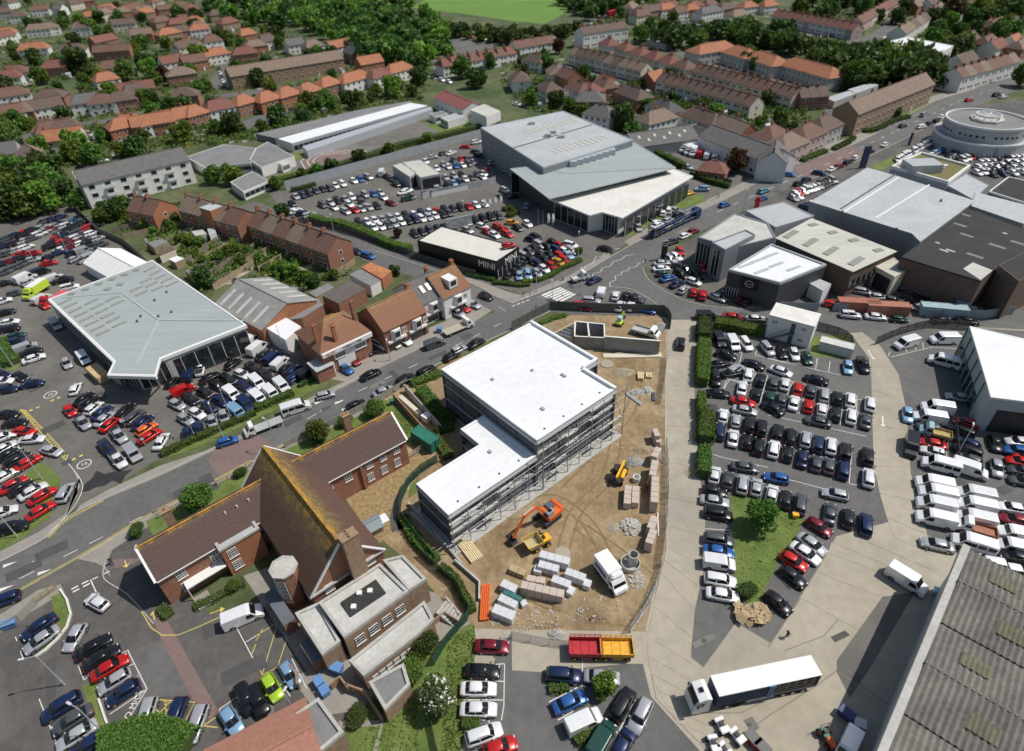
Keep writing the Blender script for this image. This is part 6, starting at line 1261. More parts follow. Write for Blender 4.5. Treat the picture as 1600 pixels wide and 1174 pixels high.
cars('L2','in the shade of the long van showroom','670,270,-55,sv 1010,680,-55,wv 815,760,-65,sh 540,50,-40,ri')
# premium dealer lot
cars('B1','in the walled rear row of the dealer car park','170,910,-40,s 255,895,-40,n 330,870,-40,k 420,840,-40,d 500,820,-40,k 590,810,-40,d 660,780,-40,w 745,760,-40,w 880,720,-30,w 960,700,-40,b 1055,675,-25,s 130,1000,-30,k 190,1100,10,w 280,1130,-10,n 1225,610,70,wV 1290,670,-30,k 1340,700,-30,d 1400,760,-30,k')
cars('B1','in the centre rows of the dealer car park','500,1015,-35,d 595,985,-35,s 640,1045,-35,w 680,965,-40,k 775,940,-40,s 830,1005,-35,w 860,920,-50,w 945,925,-40,d 1020,890,-40,s 1120,880,-40,b 1205,860,-45,s 1245,920,-35,w 985,980,-35,d 1065,1040,-40,s 1165,1025,-45,k 1335,995,-15,m 780,1090,-30,s 885,1080,-20,r 975,1065,-35,s 1540,940,10,g 1500,860,15,w')
row('22','in the long diagonal double row of the dealer car park',630,225,1395,110,17,-42,'kwwsswkwnwrkkkrww'); row('22','in the long diagonal double row of the dealer car park',680,262,1180,165,13,-42,'kwwdswknwswkd'); row('22','in the row behind the black showroom',970,290,1480,180,12,-42,'kkdkkkdskkkk'); row('22','by the fence of the dealer car park',240,150,450,215,6,20,'wksnww')
cars('B2','in the upper block of the dealer car park','350,480,-40,w 430,430,10,s 560,380,30,d 665,380,20,w 840,305,0,r 975,250,10,w 970,370,-10,k 1010,410,-10,k 490,570,-50,w 570,520,-45,s 630,545,-50,w 720,540,-45,b 800,525,-35,w 880,510,-35,d 940,490,-35,s 780,455,-45,r 700,470,-40,d 850,450,-35,d 600,680,-45,s 700,660,-45,s 770,735,-40,n 700,750,-45,l 620,770,-40,k 840,700,-45,w 790,640,-40,k 920,680,-45,d 980,640,-45,d 1060,630,-30,s 1100,600,-30,r 1150,640,-40,k 1050,670,-40,w 1180,500,15,s 1330,580,50,s 1320,840,-30,s 1430,910,10,k 130,840,12,w 160,920,8,k 480,760,-85,s')
cars('M1','behind and beside the black showroom','370,300,-40,s 440,270,-20,k 520,260,-20,k 590,240,-20,k 650,235,-20,k 330,385,-25,s 480,345,-20,w 530,400,-30,r 600,430,-30,w 640,350,-25,r 730,420,-25,r 780,310,-5,a 840,360,-30,k 940,320,-35,w 700,380,-25,r 930,130,60,s')
cars('M1','in the bedded display lot beside the black showroom','980,480,-10,k 1020,450,-15,k 900,650,-30,s 960,600,-30,d 1010,570,-30,k 1060,530,-30,s 1200,510,-20,k 1270,540,-20,r 1380,540,-15,w 1150,560,-30,k 1240,590,-30,n 1320,600,-30,w 1390,590,-30,s 970,690,-35,k 1080,640,-30,k 1170,640,-30,k 1280,650,-30,r 1350,640,-30,l 1050,730,-32,n 1120,690,-32,k 1110,780,-35,w 1190,750,-35,r 1260,710,-32,a 1320,690,-32,r 1040,820,-45,s 945,840,-75,l 855,850,-85,li 870,740,40,k 820,790,40,k 750,840,40,k')
# far right lots
cars('R1','on the long road','315,705,-8,n 470,655,25,w 555,620,20,m 665,570,25,k 760,515,30,w 940,440,20,n 1120,355,30,w 1340,125,15,d 160,780,20,n 60,830,20,k 1560,140,10,w')
cars('R2','on the long road','100,120,15,s 330,130,28,w 400,100,28,k 490,65,28,k 560,15,28,w')
row('R1','in the slanted row by the pale warehouse',30,960,480,790,11,-30,'wrwwwwskkks'); row('R1','in the slanted row by the pale warehouse',0,1010,60,990,2,-30,'sw'); row('R1','below the grey warehouse eaves',150,1130,250,1080,3,-10,'nkw')
row('R2','in the roadside display row by the round showroom',20,540,440,310,16,-60,'wwwwwwdwwswdwwss','hhu'); row('R2','in the middle block before the round showroom',440,480,640,390,5,20,'wlbbn'); row('R2','in the middle block before the round showroom',640,530,860,400,8,-40,'kgkgwkkk'); row('R2','in the middle block before the round showroom',780,560,1050,450,7,-35,'kwwrrsw'); 
row('R2','in the shadow of the round showroom',540,270,760,330,5,25,'wwssw'); row('R2','in the shadow of the round showroom',780,320,1200,370,6,55,'kkkkwk'); row('R2','in the shadow of the round showroom',1340,400,1560,450,3,40,'wwc')
for k in range(5): row('R2','in the far right stock blocks',1000+k*25,700-k*60,1250+k*60,660-k*45,5,-25,'wwskwnswwd')
for k in range(4): row('R2','in the far right stock blocks',1190+k*70,720-k*55,1560,690-k*60,4,-25,'knwwsskw')
cars('14','along the far road','690,620,10,w 0,1040,-5,k 60,1015,-8,k 130,1065,-5,b 320,1055,-6,n 400,1030,10,w 720,885,25,w 835,765,15,s 955,700,20,s 380,620,-20,w 430,810,-15,s 410,770,-10,k 1230,610,10,r 1370,495,15,w 1400,580,10,k 1440,590,10,w')
cars('13','in the hospital style yard with the vans','915,930,-10,l 1075,1020,-20,s 1150,935,60,rV 1195,945,60,wV 1245,955,65,wB 1340,985,50,wv 75,650,-10,k 30,635,-10,w 460,530,0,w 600,590,-60,w 745,655,-50,k 690,640,-50,s')
for x,y,n in ((945,130,7),(950,160,5),(980,150,5)): row('13','in the small far car park',x,y,x+130,y-4,n,60,'w')
row('13','along the far upper road',250,230,770,40,12,15,'*'); row('12','on the far forecourt',1240,215,1440,245,6,-30,'wwrwwd'); row('12','by the far shops',1040,465,1180,500,4,-20,'ddww'); row('11','parked at the bend in the top left street',1340,420,1370,520,5,-60,'dwdws'); cars('11','in the top left street','420,840,10,k 310,860,10,w 580,830,30,wV 700,880,-20,w 500,1020,5,k 630,980,10,w 320,548,5,r')
row('14','on the far streets at the top right',700,150,1000,20,12,40,'*'); row('14','on the far streets at the top right',120,240,500,210,10,10,'*'); row('34','at the right edge of the van park',1570,430,1590,700,4,170,'wrdk')
row('44','behind the corrugated warehouse parapet',1350,20,1590,90,5,168,'wkwdw')
# merge near-duplicates that fell on the same spot
out=[]
for c in CARS:
    L=DIM[c[4]][0]
    if all((c[0]-o[0])**2+(c[1]-o[1])**2>1.35**2 for o in out): out.append(c)
CARS=out
CARS.sort(key=lambda c:c[0]**2+c[1]**2+6400)
LST=[];ncar=0; rest=[]
for c in CARS:
    k=c[4]; van=k in 'vVB'
    ix,iy=toimg((c[0],c[1],.7)); vis=-15<ix<1615 and -10<iy<1190
    if not van:
        if ncar>=KEEP_TOP or not vis: rest.append(c); continue
        ncar+=1
    LST.append(c)
def mkcar(c,near):
    x,y,h,col,k,place=c; M_=CARM[k]; rgb,cn=CC[col]; van=k in 'vVB'
    jit=rnd.uniform(.88,1.12); rgba=(*[min(1,v*jit) for v in rgb],1)
    nm={'v':'panel_van','V':'panel_van','B':'minibus','p':'pickup_truck'}.get(k,'parked_car')
    cat={'v':'van','V':'van','B':'minibus','p':'pickup'}.get(k,'car')
    if near:
        t=thing(nm,'',cat,(x,y,0),h,('vans parked around the yards' if van else 'cars parked around the yards'))
        b=put('body',M_['body'],t); b.color=rgba
        for pn,me,off in M_['parts']:
            if pn in('headlight','tail_light') and (x*x+y*y)>95**2: continue
            put(pn,me,t,off)
    else:
        t=put(nm,M_['far'],None,(x,y,0),h); t.color=rgba; tag(t,'',cat,'vans parked around the yards' if van else 'cars parked around the yards')
    t['_d']=(cn+' '+TN[k]); return t
objs=[]
for i,c in enumerate(LST):
    t=mkcar(c,c[0]**2+c[1]**2<125**2 and i<190); objs.append((t,t['_d'],c[5],c)); del t['_d']
# labels: by what stands next to it, else by order
from collections import Counter
byp={}
for o in objs: byp.setdefault(o[2],[]).append(o)
for place,l in byp.items():
    l.sort(key=lambda o:toimg(o[0].location)[0]); cand={}
    cnt=Counter(o[1] for o in l)
    for i,o in enumerate(l):
        if cnt[o[1]]==1: lab=f"{o[1]} {place}"
        else:
            me=o[0].location; oth=sorted((q for q in l if q[0] is not o[0]),key=lambda q:(q[0].location-me).length)[:1]
            lab=f"{o[1]} next to the {oth[0][1]} {place}"
        cand.setdefault(lab,[]).append((o,i))
    for lab,os_ in cand.items():
        if len(os_)==1 and len(lab.split())<=16: os_[0][0][0]['label']=lab
        else:
            for o,i in os_:
                same=[q for q in l if q[1]==o[1]]; k=same.index(o); o[0]['label']=f"{ordn(k)} {o[1]} from the left {place}"
# far cars in one mass
if rest:
    fb={}; 
    cols=sorted(set(c[3] for c in rest)); ms=[mat('far_paint_'+CC[c][1].replace(' ','_'),CC[c][0],.3,0,1,metal=.2,coat=.4) for c in cols]+[black,carglass,rubber,chrome,lampw,lampr]; K=len(cols)
    V=[];F=[];MI=[]
    for c in rest:
        fm=CARM[c[4]]['farmb']; ch,sh_=math.cos(c[2]),math.sin(c[2]); n=len(V)
        V+=[(c[0]+v[0]*ch-v[1]*sh_,c[1]+v[0]*sh_+v[1]*ch,v[2]) for v in fm.v]; F+=[[n+i for i in f] for f in fm.f]; ci=cols.index(c[3]); MI+=[ci if m==0 else K+m-1 for m in fm.m]
    me=bpy.data.meshes.new('distant_parked_cars'); me.from_pydata(V,[],F); [me.materials.append(m) for m in ms]; me.polygons.foreach_set('material_index',MI); me.update()
    o=put('distant_parked_cars',me); tag(o,'distant rows of parked cars in the far dealer yards and streets','parked cars',kind='stuff')
print('cars',len(LST),'rest',len(rest))
# ================= SITE PLANT, LORRIES AND LOOSE THINGS =================
def img(c,x,y,z=0): return WC(c,x,y,z)
def H_(c,x,y,a): return heading(*px(c,x,y),a)
wrap=mat('polythene_wrap',(.6,.6,.62),.35,.12,3); blockm=mat('block_pack',(.5,.42,.36),.85,.1,3); teal=mat('teal_tarp',(.03,.15,.14),.6,.1); strapm=black
def pack(lab,c,x,y,ang,L,Wd,H,m,z=0,name='block_pack',cat='block pack',group='packs of building blocks'):
    p=WC(c,x,y,H+z); t=thing(name,lab,cat,(p.x,p.y,z),H_(c,x,y,ang),group); n=max(1,round(L/1.1))
    body=MB()
    me=MB().rbox(-L/n/2+.015,-Wd/2,.1,L/n/2-.015,Wd/2,H,.05).mesh('wrapped_bale',m)
    for i in range(n): o=put('wrapped_bale',me,t,(-L/2+L*(i+.5)/n,0,rnd.uniform(-.03,.0))); 
    MB().box(-L/2,-Wd/2+.1,0,L/2,-Wd/2+.2,.1).box(-L/2,Wd/2-.2,0,L/2,Wd/2-.1,.1).build('bearer',timber,t)
    for i in range(n): x0=-L/2+L*(i+.5)/n; 
    return t
for a in (('long wrapped pack at the top of the bale cluster, touching the round pad',990,240,-15,4.6,1.25,1.7,wrap),('wrapped pack second from top in the bale cluster','K'and 915,345,-15,3.1,1.2,1.5,wrap),('low grey wrapped pack tucked left of the second one',790,375,-15,1.2,1.3,.9,wrap),
 ('wrapped pack on the right side of the bale cluster, nearest the box truck',1245,445,-20,3.0,1.2,1.6,wrap),('small wrapped pack at the right end of the cluster',1390,550,-20,1.1,1.2,1.1,wrap),('wrapped pack in the middle of the bale cluster',1070,530,-20,2.8,1.2,1.5,wrap),
 ('tilted small wrapped pack below the middle one',1190,640,-28,1.0,1.3,1.0,wrap),('longest pink brown block pack in front of the bale cluster',840,625,-13,6.2,1.25,1.9,blockm),('short pack with a tan end beside the pallets',760,505,-10,2.7,1.0,1.2,blockm),
 ('white wrapped pack standing alone below the pallets',430,585,-25,2.4,1.25,1.5,wrap),('white wrapped pack against the teal tarpaulin',420,765,-25,2.8,1.3,1.4,wrap),('narrow pack under a teal tarpaulin',470,700,-25,2.8,.7,1.6,teal),('lowest white wrapped pack, nearest the orange beams',365,905,-22,3.2,1.4,1.6,wrap),('small pinkish pack right of the teal tarpaulin',615,795,-60,.9,.9,.8,wrap)):
    pack(a[0],'K1',*a[1:])
for a in (('top pack leaning at the roadside fence end','G2',1225,150,-68,2.0,1.0,2.2,blockm),('short low pack just below the top roadside pack','G2',1262,275,-12,.9,1.0,1.2,blockm),('slanted roadside pack above the tall straight one','G2',1228,450,62,2.6,1.1,2.4,blockm),('tall roadside pack beside the earth heap','G2',1190,690,79,3.6,1.15,2.6,blockm),('longest roadside pack beside the red barrow','G3',1205,-60,88,5.6,1.2,2.6,blockm),
 ('left of two long packs near the yellow handler','G3',790,20,87,4.0,1.15,1.5,blockm),('right of two long packs near the yellow handler','G3',910,20,87,3.7,1.15,1.4,blockm),('roadside pack above the lowest one','G3',1170,445,70,2.6,1.15,2.0,blockm),('lowest roadside pack above the concrete pipe rings','G3',1150,660,70,2.8,1.15,2.2,blockm)):
    pack(a[0],a[1],*a[2:])
def planks(lab,c,x,y,ang,L,n,w_,H,name='timber_stack',cat='timber',m=None,gap=.1,group='timber stacks'):
    p=WC(c,x,y,H); t=thing(name,lab,cat,(p.x,p.y,0),H_(c,x,y,ang),group); m=m or mat('fresh_timber',(.72,.6,.36),.8,.1,3)
    me=MB().box(-L/2,-w_/2,0,L/2,w_/2,H).mesh('baulk',m)
    for i in range(n): put('baulk',me,t,(rnd.uniform(-.05,.05),(i-(n-1)/2)*(w_+gap),.0))
    return t
planks('stack of four pale timber baulks near the roadside fence','G1',990,255,90,2.2,4,.22,.7); planks('smaller stack of pale timber beside the four baulks','G1',1115,250,88,1.5,5,.16,.6)
planks('formwork timbers on the corner of the site by the frame','32',1310,1095,-52,4.0,7,.2,.5); planks('pale boards stacked beside the formwork timbers','32',1265,1050,-40,2.6,4,.22,.35); planks('pair of blue grey steel beams lying on the earth','G1',880,610,-37,4.4,2,.22,.3,'steel_beam','steel beam',steel,.15,'steel on the ground'); planks('dark steel channels lying by the roadside fence','G1',1185,580,-88,2.6,3,.16,.3,'steel_beam','steel beam',steel_d,.08,'steel on the ground')
planks('orange and black scaffold beams standing by the path','K1',140,780,-93,5.6,5,.2,.5,'orange_beam','beam',orange,.06,'long beams'); 
planks('white pipe lying along the roadside packs','G3',1255,480,-88,4.6,1,.16,.25,'white_pipe','pipe',frame_w,0,'long beams')
for k,(x0,y0,x1,y1) in enumerate(((1020,250,820,640),(930,520,730,800),(1000,330,800,710))):
    a,b=WC('J1',x0,y0,.5),WC('J1',x1,y1,.5); o=MB().bar((a.x,a.y,.5),(b.x,b.y,.45),.1).bar((a.x,a.y,.1),(a.x,a.y,.5),.08).bar((b.x,b.y,.1),(b.x,b.y,.5),.08).build('barrier_rail',concrete_g); tag(o,['upper','lower','middle'][k]+' pale rail slanting beside the concrete road corner','rail','barrier rails')
def pallet(t,x,y,z,rz):
    mb=MB(); [mb.box(-.6+i*.2,-.5,.1,-.46+i*.2,.5,.125) for i in range(6)]; [mb.box(-.6,j-.05,0,.6,j+.05,.1) for j in(-.42,0,.42)]
    o=put('pallet',PALM if PALM else mb.mesh('pallet',MATS['fresh_timber']),t,(x,y,z),rz); return o
PALM=None; _m=MB(); [_m.box(-.6+i*.2,-.5,.1,-.46+i*.2,.5,.125) for i in range(6)]; [_m.box(-.6,j-.05,0,.6,j+.05,.1) for j in(-.42,0,.42)]; PALM=_m.mesh('pallet',mat('pallet_timber',(.5,.38,.22),.85,.25,3))
p=WC('K1',540,405,.8); t=thing('pallet_stack','stack of yellow timber pallets left of the bale cluster','pallets',(p.x,p.y,0),H_('K1',540,405,-22))
for i in range(7):
    for dx in (-.65,.65): pallet(t,dx,0,.14*i,rnd.uniform(-.05,.05))
p=WC('43',1465,335,.4); t=thing('pallet_heap','untidy heap of broken timber pallets below the green triangle','pallets',(p.x,p.y,0),0)
for i in range(46):
    o=pallet(t,rnd.uniform(-1.9,1.9),rnd.uniform(-1.2,1.2),rnd.uniform(0,.9),rnd.uniform(0,3)); o.rotation_euler=(rnd.uniform(-.5,.5),rnd.uniform(-.5,.5),rnd.uniform(0,3.1))
def ring(lab,c,x,y,r,h,z=0,m=concrete_g,name='concrete_ring'):
    p=WC(c,x,y,h); t=MB().at(p.x,p.y,z); n=20; v=[];f=[]
    for rr,zz in ((r,0),(r,h),(r-.14,h),(r-.14,.05)): v+=[(rr*math.cos(2*math.pi*i/n),rr*math.sin(2*math.pi*i/n),zz) for i in range(n)]
    for k in range(3):
        for i in range(n): f.append((k*n+i,k*n+(i+1)%n,(k+1)*n+(i+1)%n,(k+1)*n+i))
    f.append(tuple(3*n+i for i in range(n))); t.add(v,f); tag(t.build(name,m),lab,'concrete ring','concrete manhole rings')
ring('wide low concrete manhole ring next to the box truck','G3',835,1060,1.45,.9); ring('narrow tall concrete pipe standing inside the wide ring','G3',885,940,.78,2.2); ring('white round drum beside the two long packs','G2',928,830,.65,1.0,m=render_w)
# spoil and rubble heaps
def heap(lab,c,x,y,rx,ry,h,m,n=0,name='rubble_heap',sz=.3):
    p=WC(c,x,y); rr=random.Random(int(x+y)); N=14; v=[(p.x,p.y,h)];f=[]
    for k in range(1,6):
        for i in range(N):
            a=2*math.pi*i/N; q=k/5*(1+rr.uniform(-.16,.16)); v.append((p.x+rx*q*math.cos(a),p.y+ry*q*math.sin(a),max(0.02,h*(1-(k/5)**1.5)+rr.uniform(-.12,.12)*h) if k<5 else .0))
    for i in range(N): f.append((0,1+i,1+(i+1)%N))
    for k in range(4):
        for i in range(N): f.append((1+k*N+i,1+(k+1)*N+i,1+(k+1)*N+(i+1)%N,1+k*N+(i+1)%N))
    mb=MB(); mb.smooth=True; mb.add(v,f); mb.smooth=False
    for i in range(n):
        a=rr.uniform(0,6.3); q=rr.random()**.5; s=rr.uniform(.4,1.2)*sz; mb.mat(1).at(p.x+rx*q*math.cos(a),p.y+ry*q*math.sin(a),h*(1-q**1.5)+.02,rr.uniform(0,3),rr.uniform(-.4,.4)); mb.box(-s,-s*.6,-.05,s,s*.6,s*.5)
    tag(mb.build(name,[m,concrete_g]),lab,'rubble',kind='stuff')
heap('heap of broken concrete slabs on the earth site','G3',840,530,1.7,1.7,.7,rubble_m,150,sz=.22); heap('grey aggregate pile beside the yellow handler','G2',900,610,1.9,1.3,.7,mat('aggregate',(.36,.36,.33),.95,.2,4,bump=.6),40,sz=.1); heap('brown spoil heap by the roadside packs','G2',1050,430,2.2,1.0,.6,dirt,60,sz=.12); heap('brown spoil outside the roadside fence','G2',1330,560,.9,1.6,.7,rubble_m,20,sz=.12)
heap('long ridge of churned earth behind the red and yellow bodies','J1',250,560,5.2,2.2,.9,dirt,50,sz=.15); heap('churned earth bank at the foot of the site','K1',800,1010,7.0,1.5,.7,dirt,120,sz=.14); heap('scraped earth bank right of the box truck','J1',480,640,3.4,1.4,.6,dirt,20,sz=.1); heap('pale dug soil near the round chamber pad','G1',720,220,2.6,1.6,.6,mat('pale_soil',(.38,.3,.19),.95,.2,1.5,bump=.7),60,sz=.12); heap('scrap and cable heap beside the red tipper body','43',270,460,1.3,.8,.5,MATS['aggregate'],70,sz=.13); heap('timber and mesh scrap right of the rings','J1',790,240,1.1,1.7,.4,rubble_m,70,sz=.2)
heap('broken paving by the steel frame foot','33',620,960,1.2,.9,.25,rubble_m,20,sz=.12); heap('soil strip by the site hoarding','P1',1400,160,1.8,1.5,.8,MATS['aggregate'],60,sz=.18); heap('scrap between beams and the roadside fence','G1',930,520,1.6,1.0,.4,MATS['aggregate'],70,sz=.16); heap('white debris by the roadside timber','G1',1100,500,.9,1.3,.5,roof_fel2,60,sz=.16)
heap('spoil beside the new retaining wall foot','P1',900,480,1.2,.5,.4,rubble_m,30,sz=.12); heap('churned pale soil in the middle of the site','33',1120,620,2.2,1.2,.35,MATS['pale_soil'],20,sz=.12)
# excavator
def excavator():
    b=WC('E1',745,500,1.4); tip=WC('E1',215,965,.4); kn=WC('E1',385,680,3.6); rz=math.atan2(tip.y-b.y,tip.x-b.x); t=thing('excavator','orange tracked excavator with its arm reaching down left over the earth','excavator',(b.x,b.y,0),rz)
    for s in (-1,1):
        m=MB().at(0,0,0); m.rbox(-1.9,s*1.15-.28,.05,1.9,s*1.15+.28,.85,.2); o=m.build('track',rubber,t); 
        me=MB().box(-.05,-.3,0,.05,.3,.05).mesh('track_plate',steel_d)
        for i in range(12): put('track_plate',me,o,(-1.6+i*.29,s*1.15,.85))
    MB().rbox(-2.2,-1.3,1.0,1.0,1.3,1.9,.18).build('house',orange,t); MB().rbox(-2.4,-1.25,1.0,-1.6,1.25,2.1,.2).build('counterweight',orange,t)
    c=MB().rbox(-.3,.35,1.9,1.2,1.25,3.0,.15).build('cab',mat('cab_grey',(.3,.31,.33),.4,.05),t); put('windscreen',MB().box(1.19,.45,2.1,1.23,1.15,2.9).mesh('windscreen',carglass),c); put('roof_window',MB().box(.1,.5,3.0,.8,1.1,3.02).mesh('roof_window',carglass),c)
    MB().box(-1.4,-1.1,1.9,-.2,.2,2.25).build('engine_cover',steel_d,t)
    Lk=(kn-b).length; Lt=(Vector((tip.x,tip.y,0))-Vector((b.x,b.y,0))).length; ka=Lt*.64
    o=MB().bar((.7,-.3,1.7),(ka*.5,-.3,4.4),.4,.5).bar((ka*.48,-.3,4.4),(ka,-.3,4.2),.36,.42).build('boom',orange,t)
    MB().cyl((1.2,-.62,1.8),(ka*.45,-.62,3.7),.09,n=6).cyl((1.2,.02,1.8),(ka*.45,.02,3.7),.09,n=6).build('boom_ram',steel,t)
    MB().bar((ka-.2,-.3,4.4),(Lt-.3,-.3,1.1),.3,.36).build('dipper_arm',orange,t); MB().cyl((ka*.6,-.3,4.8),(ka+.2,-.3,4.6),.09,n=6).build('arm_ram',steel,t)
    MB().add([(Lt-.7,-.9,.2),(Lt+.4,-.9,.1),(Lt+.5,-.9,1.0),(Lt-.5,-.9,1.1),(Lt-.7,.3,.2),(Lt+.4,.3,.1),(Lt+.5,.3,1.0),(Lt-.5,.3,1.1)],[(0,1,5,4),(1,2,6,5),(0,3,2,1),(4,5,6,7),(3,0,4,7)]).build('bucket',steel_d,t)
excavator()
def wheels(t,pts,r,w_=.35,m=rubber,hub=machine_y):
    me=MB().cyl((0,-w_/2,0),(0,w_/2,0),r,n=14).mat(1).cyl((0,-w_/2-.02,0),(0,w_/2+.02,0),r*.5,n=8).mesh('wheel',[m,hub])
    for p in pts: put('wheel',me,t,p)
def dumper():
    a=WC('E1',700,900,.8);b=WC('E1',500,1000,.8); rz=math.atan2(b.y-a.y,b.x-a.x); t=thing('site_dumper','yellow forward tipping site dumper with a tan front skip','dumper',((a.x+b.x)/2,(a.y+b.y)/2,0),rz)
    wheels(t,[(x,y,.5) for x in(-1.1,.9) for y in(-.95,.95)],.5,.4)
    MB().rbox(-2,-.7,.5,-.3,.7,1.3,.12).build('chassis',machine_y,t); MB().box(-1.1,-.3,1.3,-.7,.3,1.6).build('seat',black,t)
    for s in(-.6,.6): MB().bar((-.5,s,1.2),(-.5,s,2.6),.08).build('roll_bar',black,t)
    MB().bar((-.5,-.6,2.6),(-.5,.6,2.6),.08).build('roll_bar',black,t)
    v=[(0,-1.0,1.0),(1.9,-1.1,1.1),(2.3,-1.15,1.9),(-.3,-1.15,1.9)]; v2=[(x,-y,z) for x,y,z in v]
    MB().add(v+v2,[(0,1,5,4),(1,2,6,5),(3,0,4,7),(0,3,2,1),(4,5,6,7)]).build('skip',mat('skip_tan',(.45,.37,.2),.7,.15,3),t); MB().bar((-.3,-1.15,1.92),(2.3,-1.15,1.92),.08).bar((-.3,1.15,1.92),(2.3,1.15,1.92),.08).bar((2.3,-1.15,1.92),(2.3,1.15,1.92),.08).bar((-.3,-1.15,1.92),(-.3,1.15,1.92),.08).build('skip_rim',machine_y,t)
dumper()
def telehandler():
    a=WC('G2',600,900,1.2);b=WC('G2',715,640,1.2); rz=math.atan2(b.y-a.y,b.x-a.x); t=thing('telescopic_handler','yellow telescopic handler with a long boom parked by the grey aggregate','telehandler',((a.x+b.x)/2,(a.y+b.y)/2,0),rz)
    wheels(t,[(x,y,.6) for x in(-1.3,1.3) for y in(-.95,.95)],.6,.45)
    MB().rbox(-2.2,-.8,.6,1.9,.8,1.3,.12).build('chassis',black,t); MB().rbox(-1.2,-1.1,.9,.9,-.5,1.6,.1).build('engine_pod',machine_y,t)
    c=MB().rbox(-.7,.2,1.3,.7,1.0,2.4,.12).build('cab',black,t); put('windscreen',MB().box(.7,.3,1.5,.73,.9,2.3).mesh('windscreen',carglass),c)
    MB().bar((-2.1,-.15,2.0),(2.6,-.15,1.6),.36,.4).build('boom',machine_y,t); MB().bar((2.5,-.15,1.65),(3.0,-.15,.7),.3,.3).build('boom_head',black,t)
    for s in(-.55,.25): MB().bar((3.0,s,.25),(4.1,s,.2),.12,.06).build('fork',steel_d,t)
telehandler()
def miniexc(lab,c,x,y,ang,col):
    p=WC(c,x,y,.8); t=thing('mini_excavator',lab,'excavator',(p.x,p.y,0),H_(c,x,y,ang))
    for s in(-1,1): MB().rbox(-1,s*.65-.18,.05,1,s*.65+.18,.5,.12).build('track',rubber,t)
    MB().rbox(-1,-.7,.55,.6,.7,1.1,.1).build('house',col,t); MB().rbox(-.5,-.5,1.1,.6,.5,2.2,.1).build('cab',mat('pale_teal',(.35,.6,.55),.4,.05),t); MB().bar((.6,0,.9),(2.0,0,2.6),.2,.25).build('boom',col,t); MB().bar((2.0,0,2.6),(3.0,0,.8),.16,.2).build('dipper_arm',col,t); MB().box(2.8,-.3,.3,3.2,.3,.8).build('bucket',steel_d,t)
miniexc('small lime and teal mini excavator by the hoarding at the top of the site','P1',900,100,50,mat('lime_paint',(.5,.65,.05),.5,.05))
def lorry(name,lab,cat,c,x0,y0,x1,y1,cabc,bodym,kind='box',Hb=3.2,Wd=2.4,z=1.2,group=None,L=None):
    """(x0,y0) rear, (x1,y1) front, photo points at mid height"""
    a=WC(c,x0,y0,z);b=WC(c,x1,y1,z); d=b-a; L=L or d.length; rz=math.atan2(d.y,d.x); m=(a+b)/2; t=thing(name,lab,cat,(m.x,m.y,0),rz,group); hx=L/2; w2=Wd/2; cl=1.9
    cb=MB(); hc=2.5 if kind!='artic' else 3.3
    prof=[(hx-cl,.5),(hx-cl,hc),(hx-1.15,hc-.03),(hx-.5,1.42),(hx-.06,1.12),(hx,.5)]
    cb.loft([[(px_,y,z_) for px_,z_ in prof] for y in(-w2*.94,w2*.94)]); cab=cb.build('cab',cabc,t)
    za,zb=(1.5,hc-.25); 
    mb=MB(); q=[(hx-1.12,hc-.16),(hx-.56,1.5)] if kind!='artic' else [(hx+.005,2.6),(hx+.005,1.6)]
    if kind=='artic': q=[(hx-.1,hc-.4),(hx-.0,1.7)]
    mb.add([(q[0][0]+.03,-w2*.8,q[0][1]),(q[1][0]+.03,-w2*.85,q[1][1]),(q[1][0]+.03,w2*.85,q[1][1]),(q[0][0]+.03,w2*.8,q[0][1])],[(0,1,2,3)]); put('windscreen',mb.mesh('windscreen',carglass),cab)
    for s in(-1,1): put('side_window',MB().box(hx-1.75,s*w2*.94-.012,1.5,hx-.95,s*w2*.94+.012,hc-.45).mesh('side_window',carglass),cab)
    if kind=='artic': put('sunroof',MB().box(hx-1.2,-.25,hc,hx-.7,.25,hc+.02).mesh('sunroof',carglass),cab)
    MB().box(-hx,-.45,.55,hx-.3,.45,.85).build('chassis',black,t)
    xs=[hx-.9,-hx+1.0] if L<9 else [hx-.9,hx-4.3,-hx+1.4,-hx+2.7,-hx+4.0]
    wheels(t,[(x,s*(w2-.17),.46) for x in xs for s in(-1,1)],.46,.3,hub=chrome)
    bx1=hx-cl-(.1 if kind!='artic' else .5)
    if kind in('box','artic'):
        MB().rbox(-hx,-w2,.95,bx1,w2,Hb,.04).build('box_body',bodym,t); MB().box(-hx+.02,-w2+.02,Hb,bx1-.02,w2-.02,Hb+.03).build('box_roof',frame_w,t)
        if kind=='box': MB().rbox(bx1-.1,-w2*.85,2.45,hx-1.2,w2*.85,Hb-.05,.25).build('wind_deflector',cabc,t)
    else:
        bed=MB().box(-hx,-w2,.85,bx1,w2,1.0); 
        if kind=='drop': bed.box(-hx,-w2,1.0,bx1,-w2+.06,1.42).box(-hx,w2-.06,1.0,bx1,w2,1.42).box(-hx,-w2+.06,1.0,-hx+.06,w2-.06,1.42).box(bx1-.06,-w2+.06,1.0,bx1,w2-.06,1.6)
        bed.build('flat_bed',bodym,t)
    for s in(-1,1): MB().box(hx-.05,s*w2*.7-.15,.65,hx+.03,s*w2*.7+.15,.85).build('headlight',lampw,t)
    return t
WP=mat('white_paint',(.76,.76,.76),.35,.03,1)
t=lorry('box_truck','white box truck with a dark blue stripe, parked on the earth site','lorry','J1',395,20,640,350,WP,mat('box_truck_white',(.72,.76,.72),.4,.04),'box',3.3,2.35,1.6)
MB().box(-2.4,-1.195,1.6,.4,-1.18,2.4).build('side_stripe',mat('stripe_blue',(.08,.08,.25),.5,0),t)
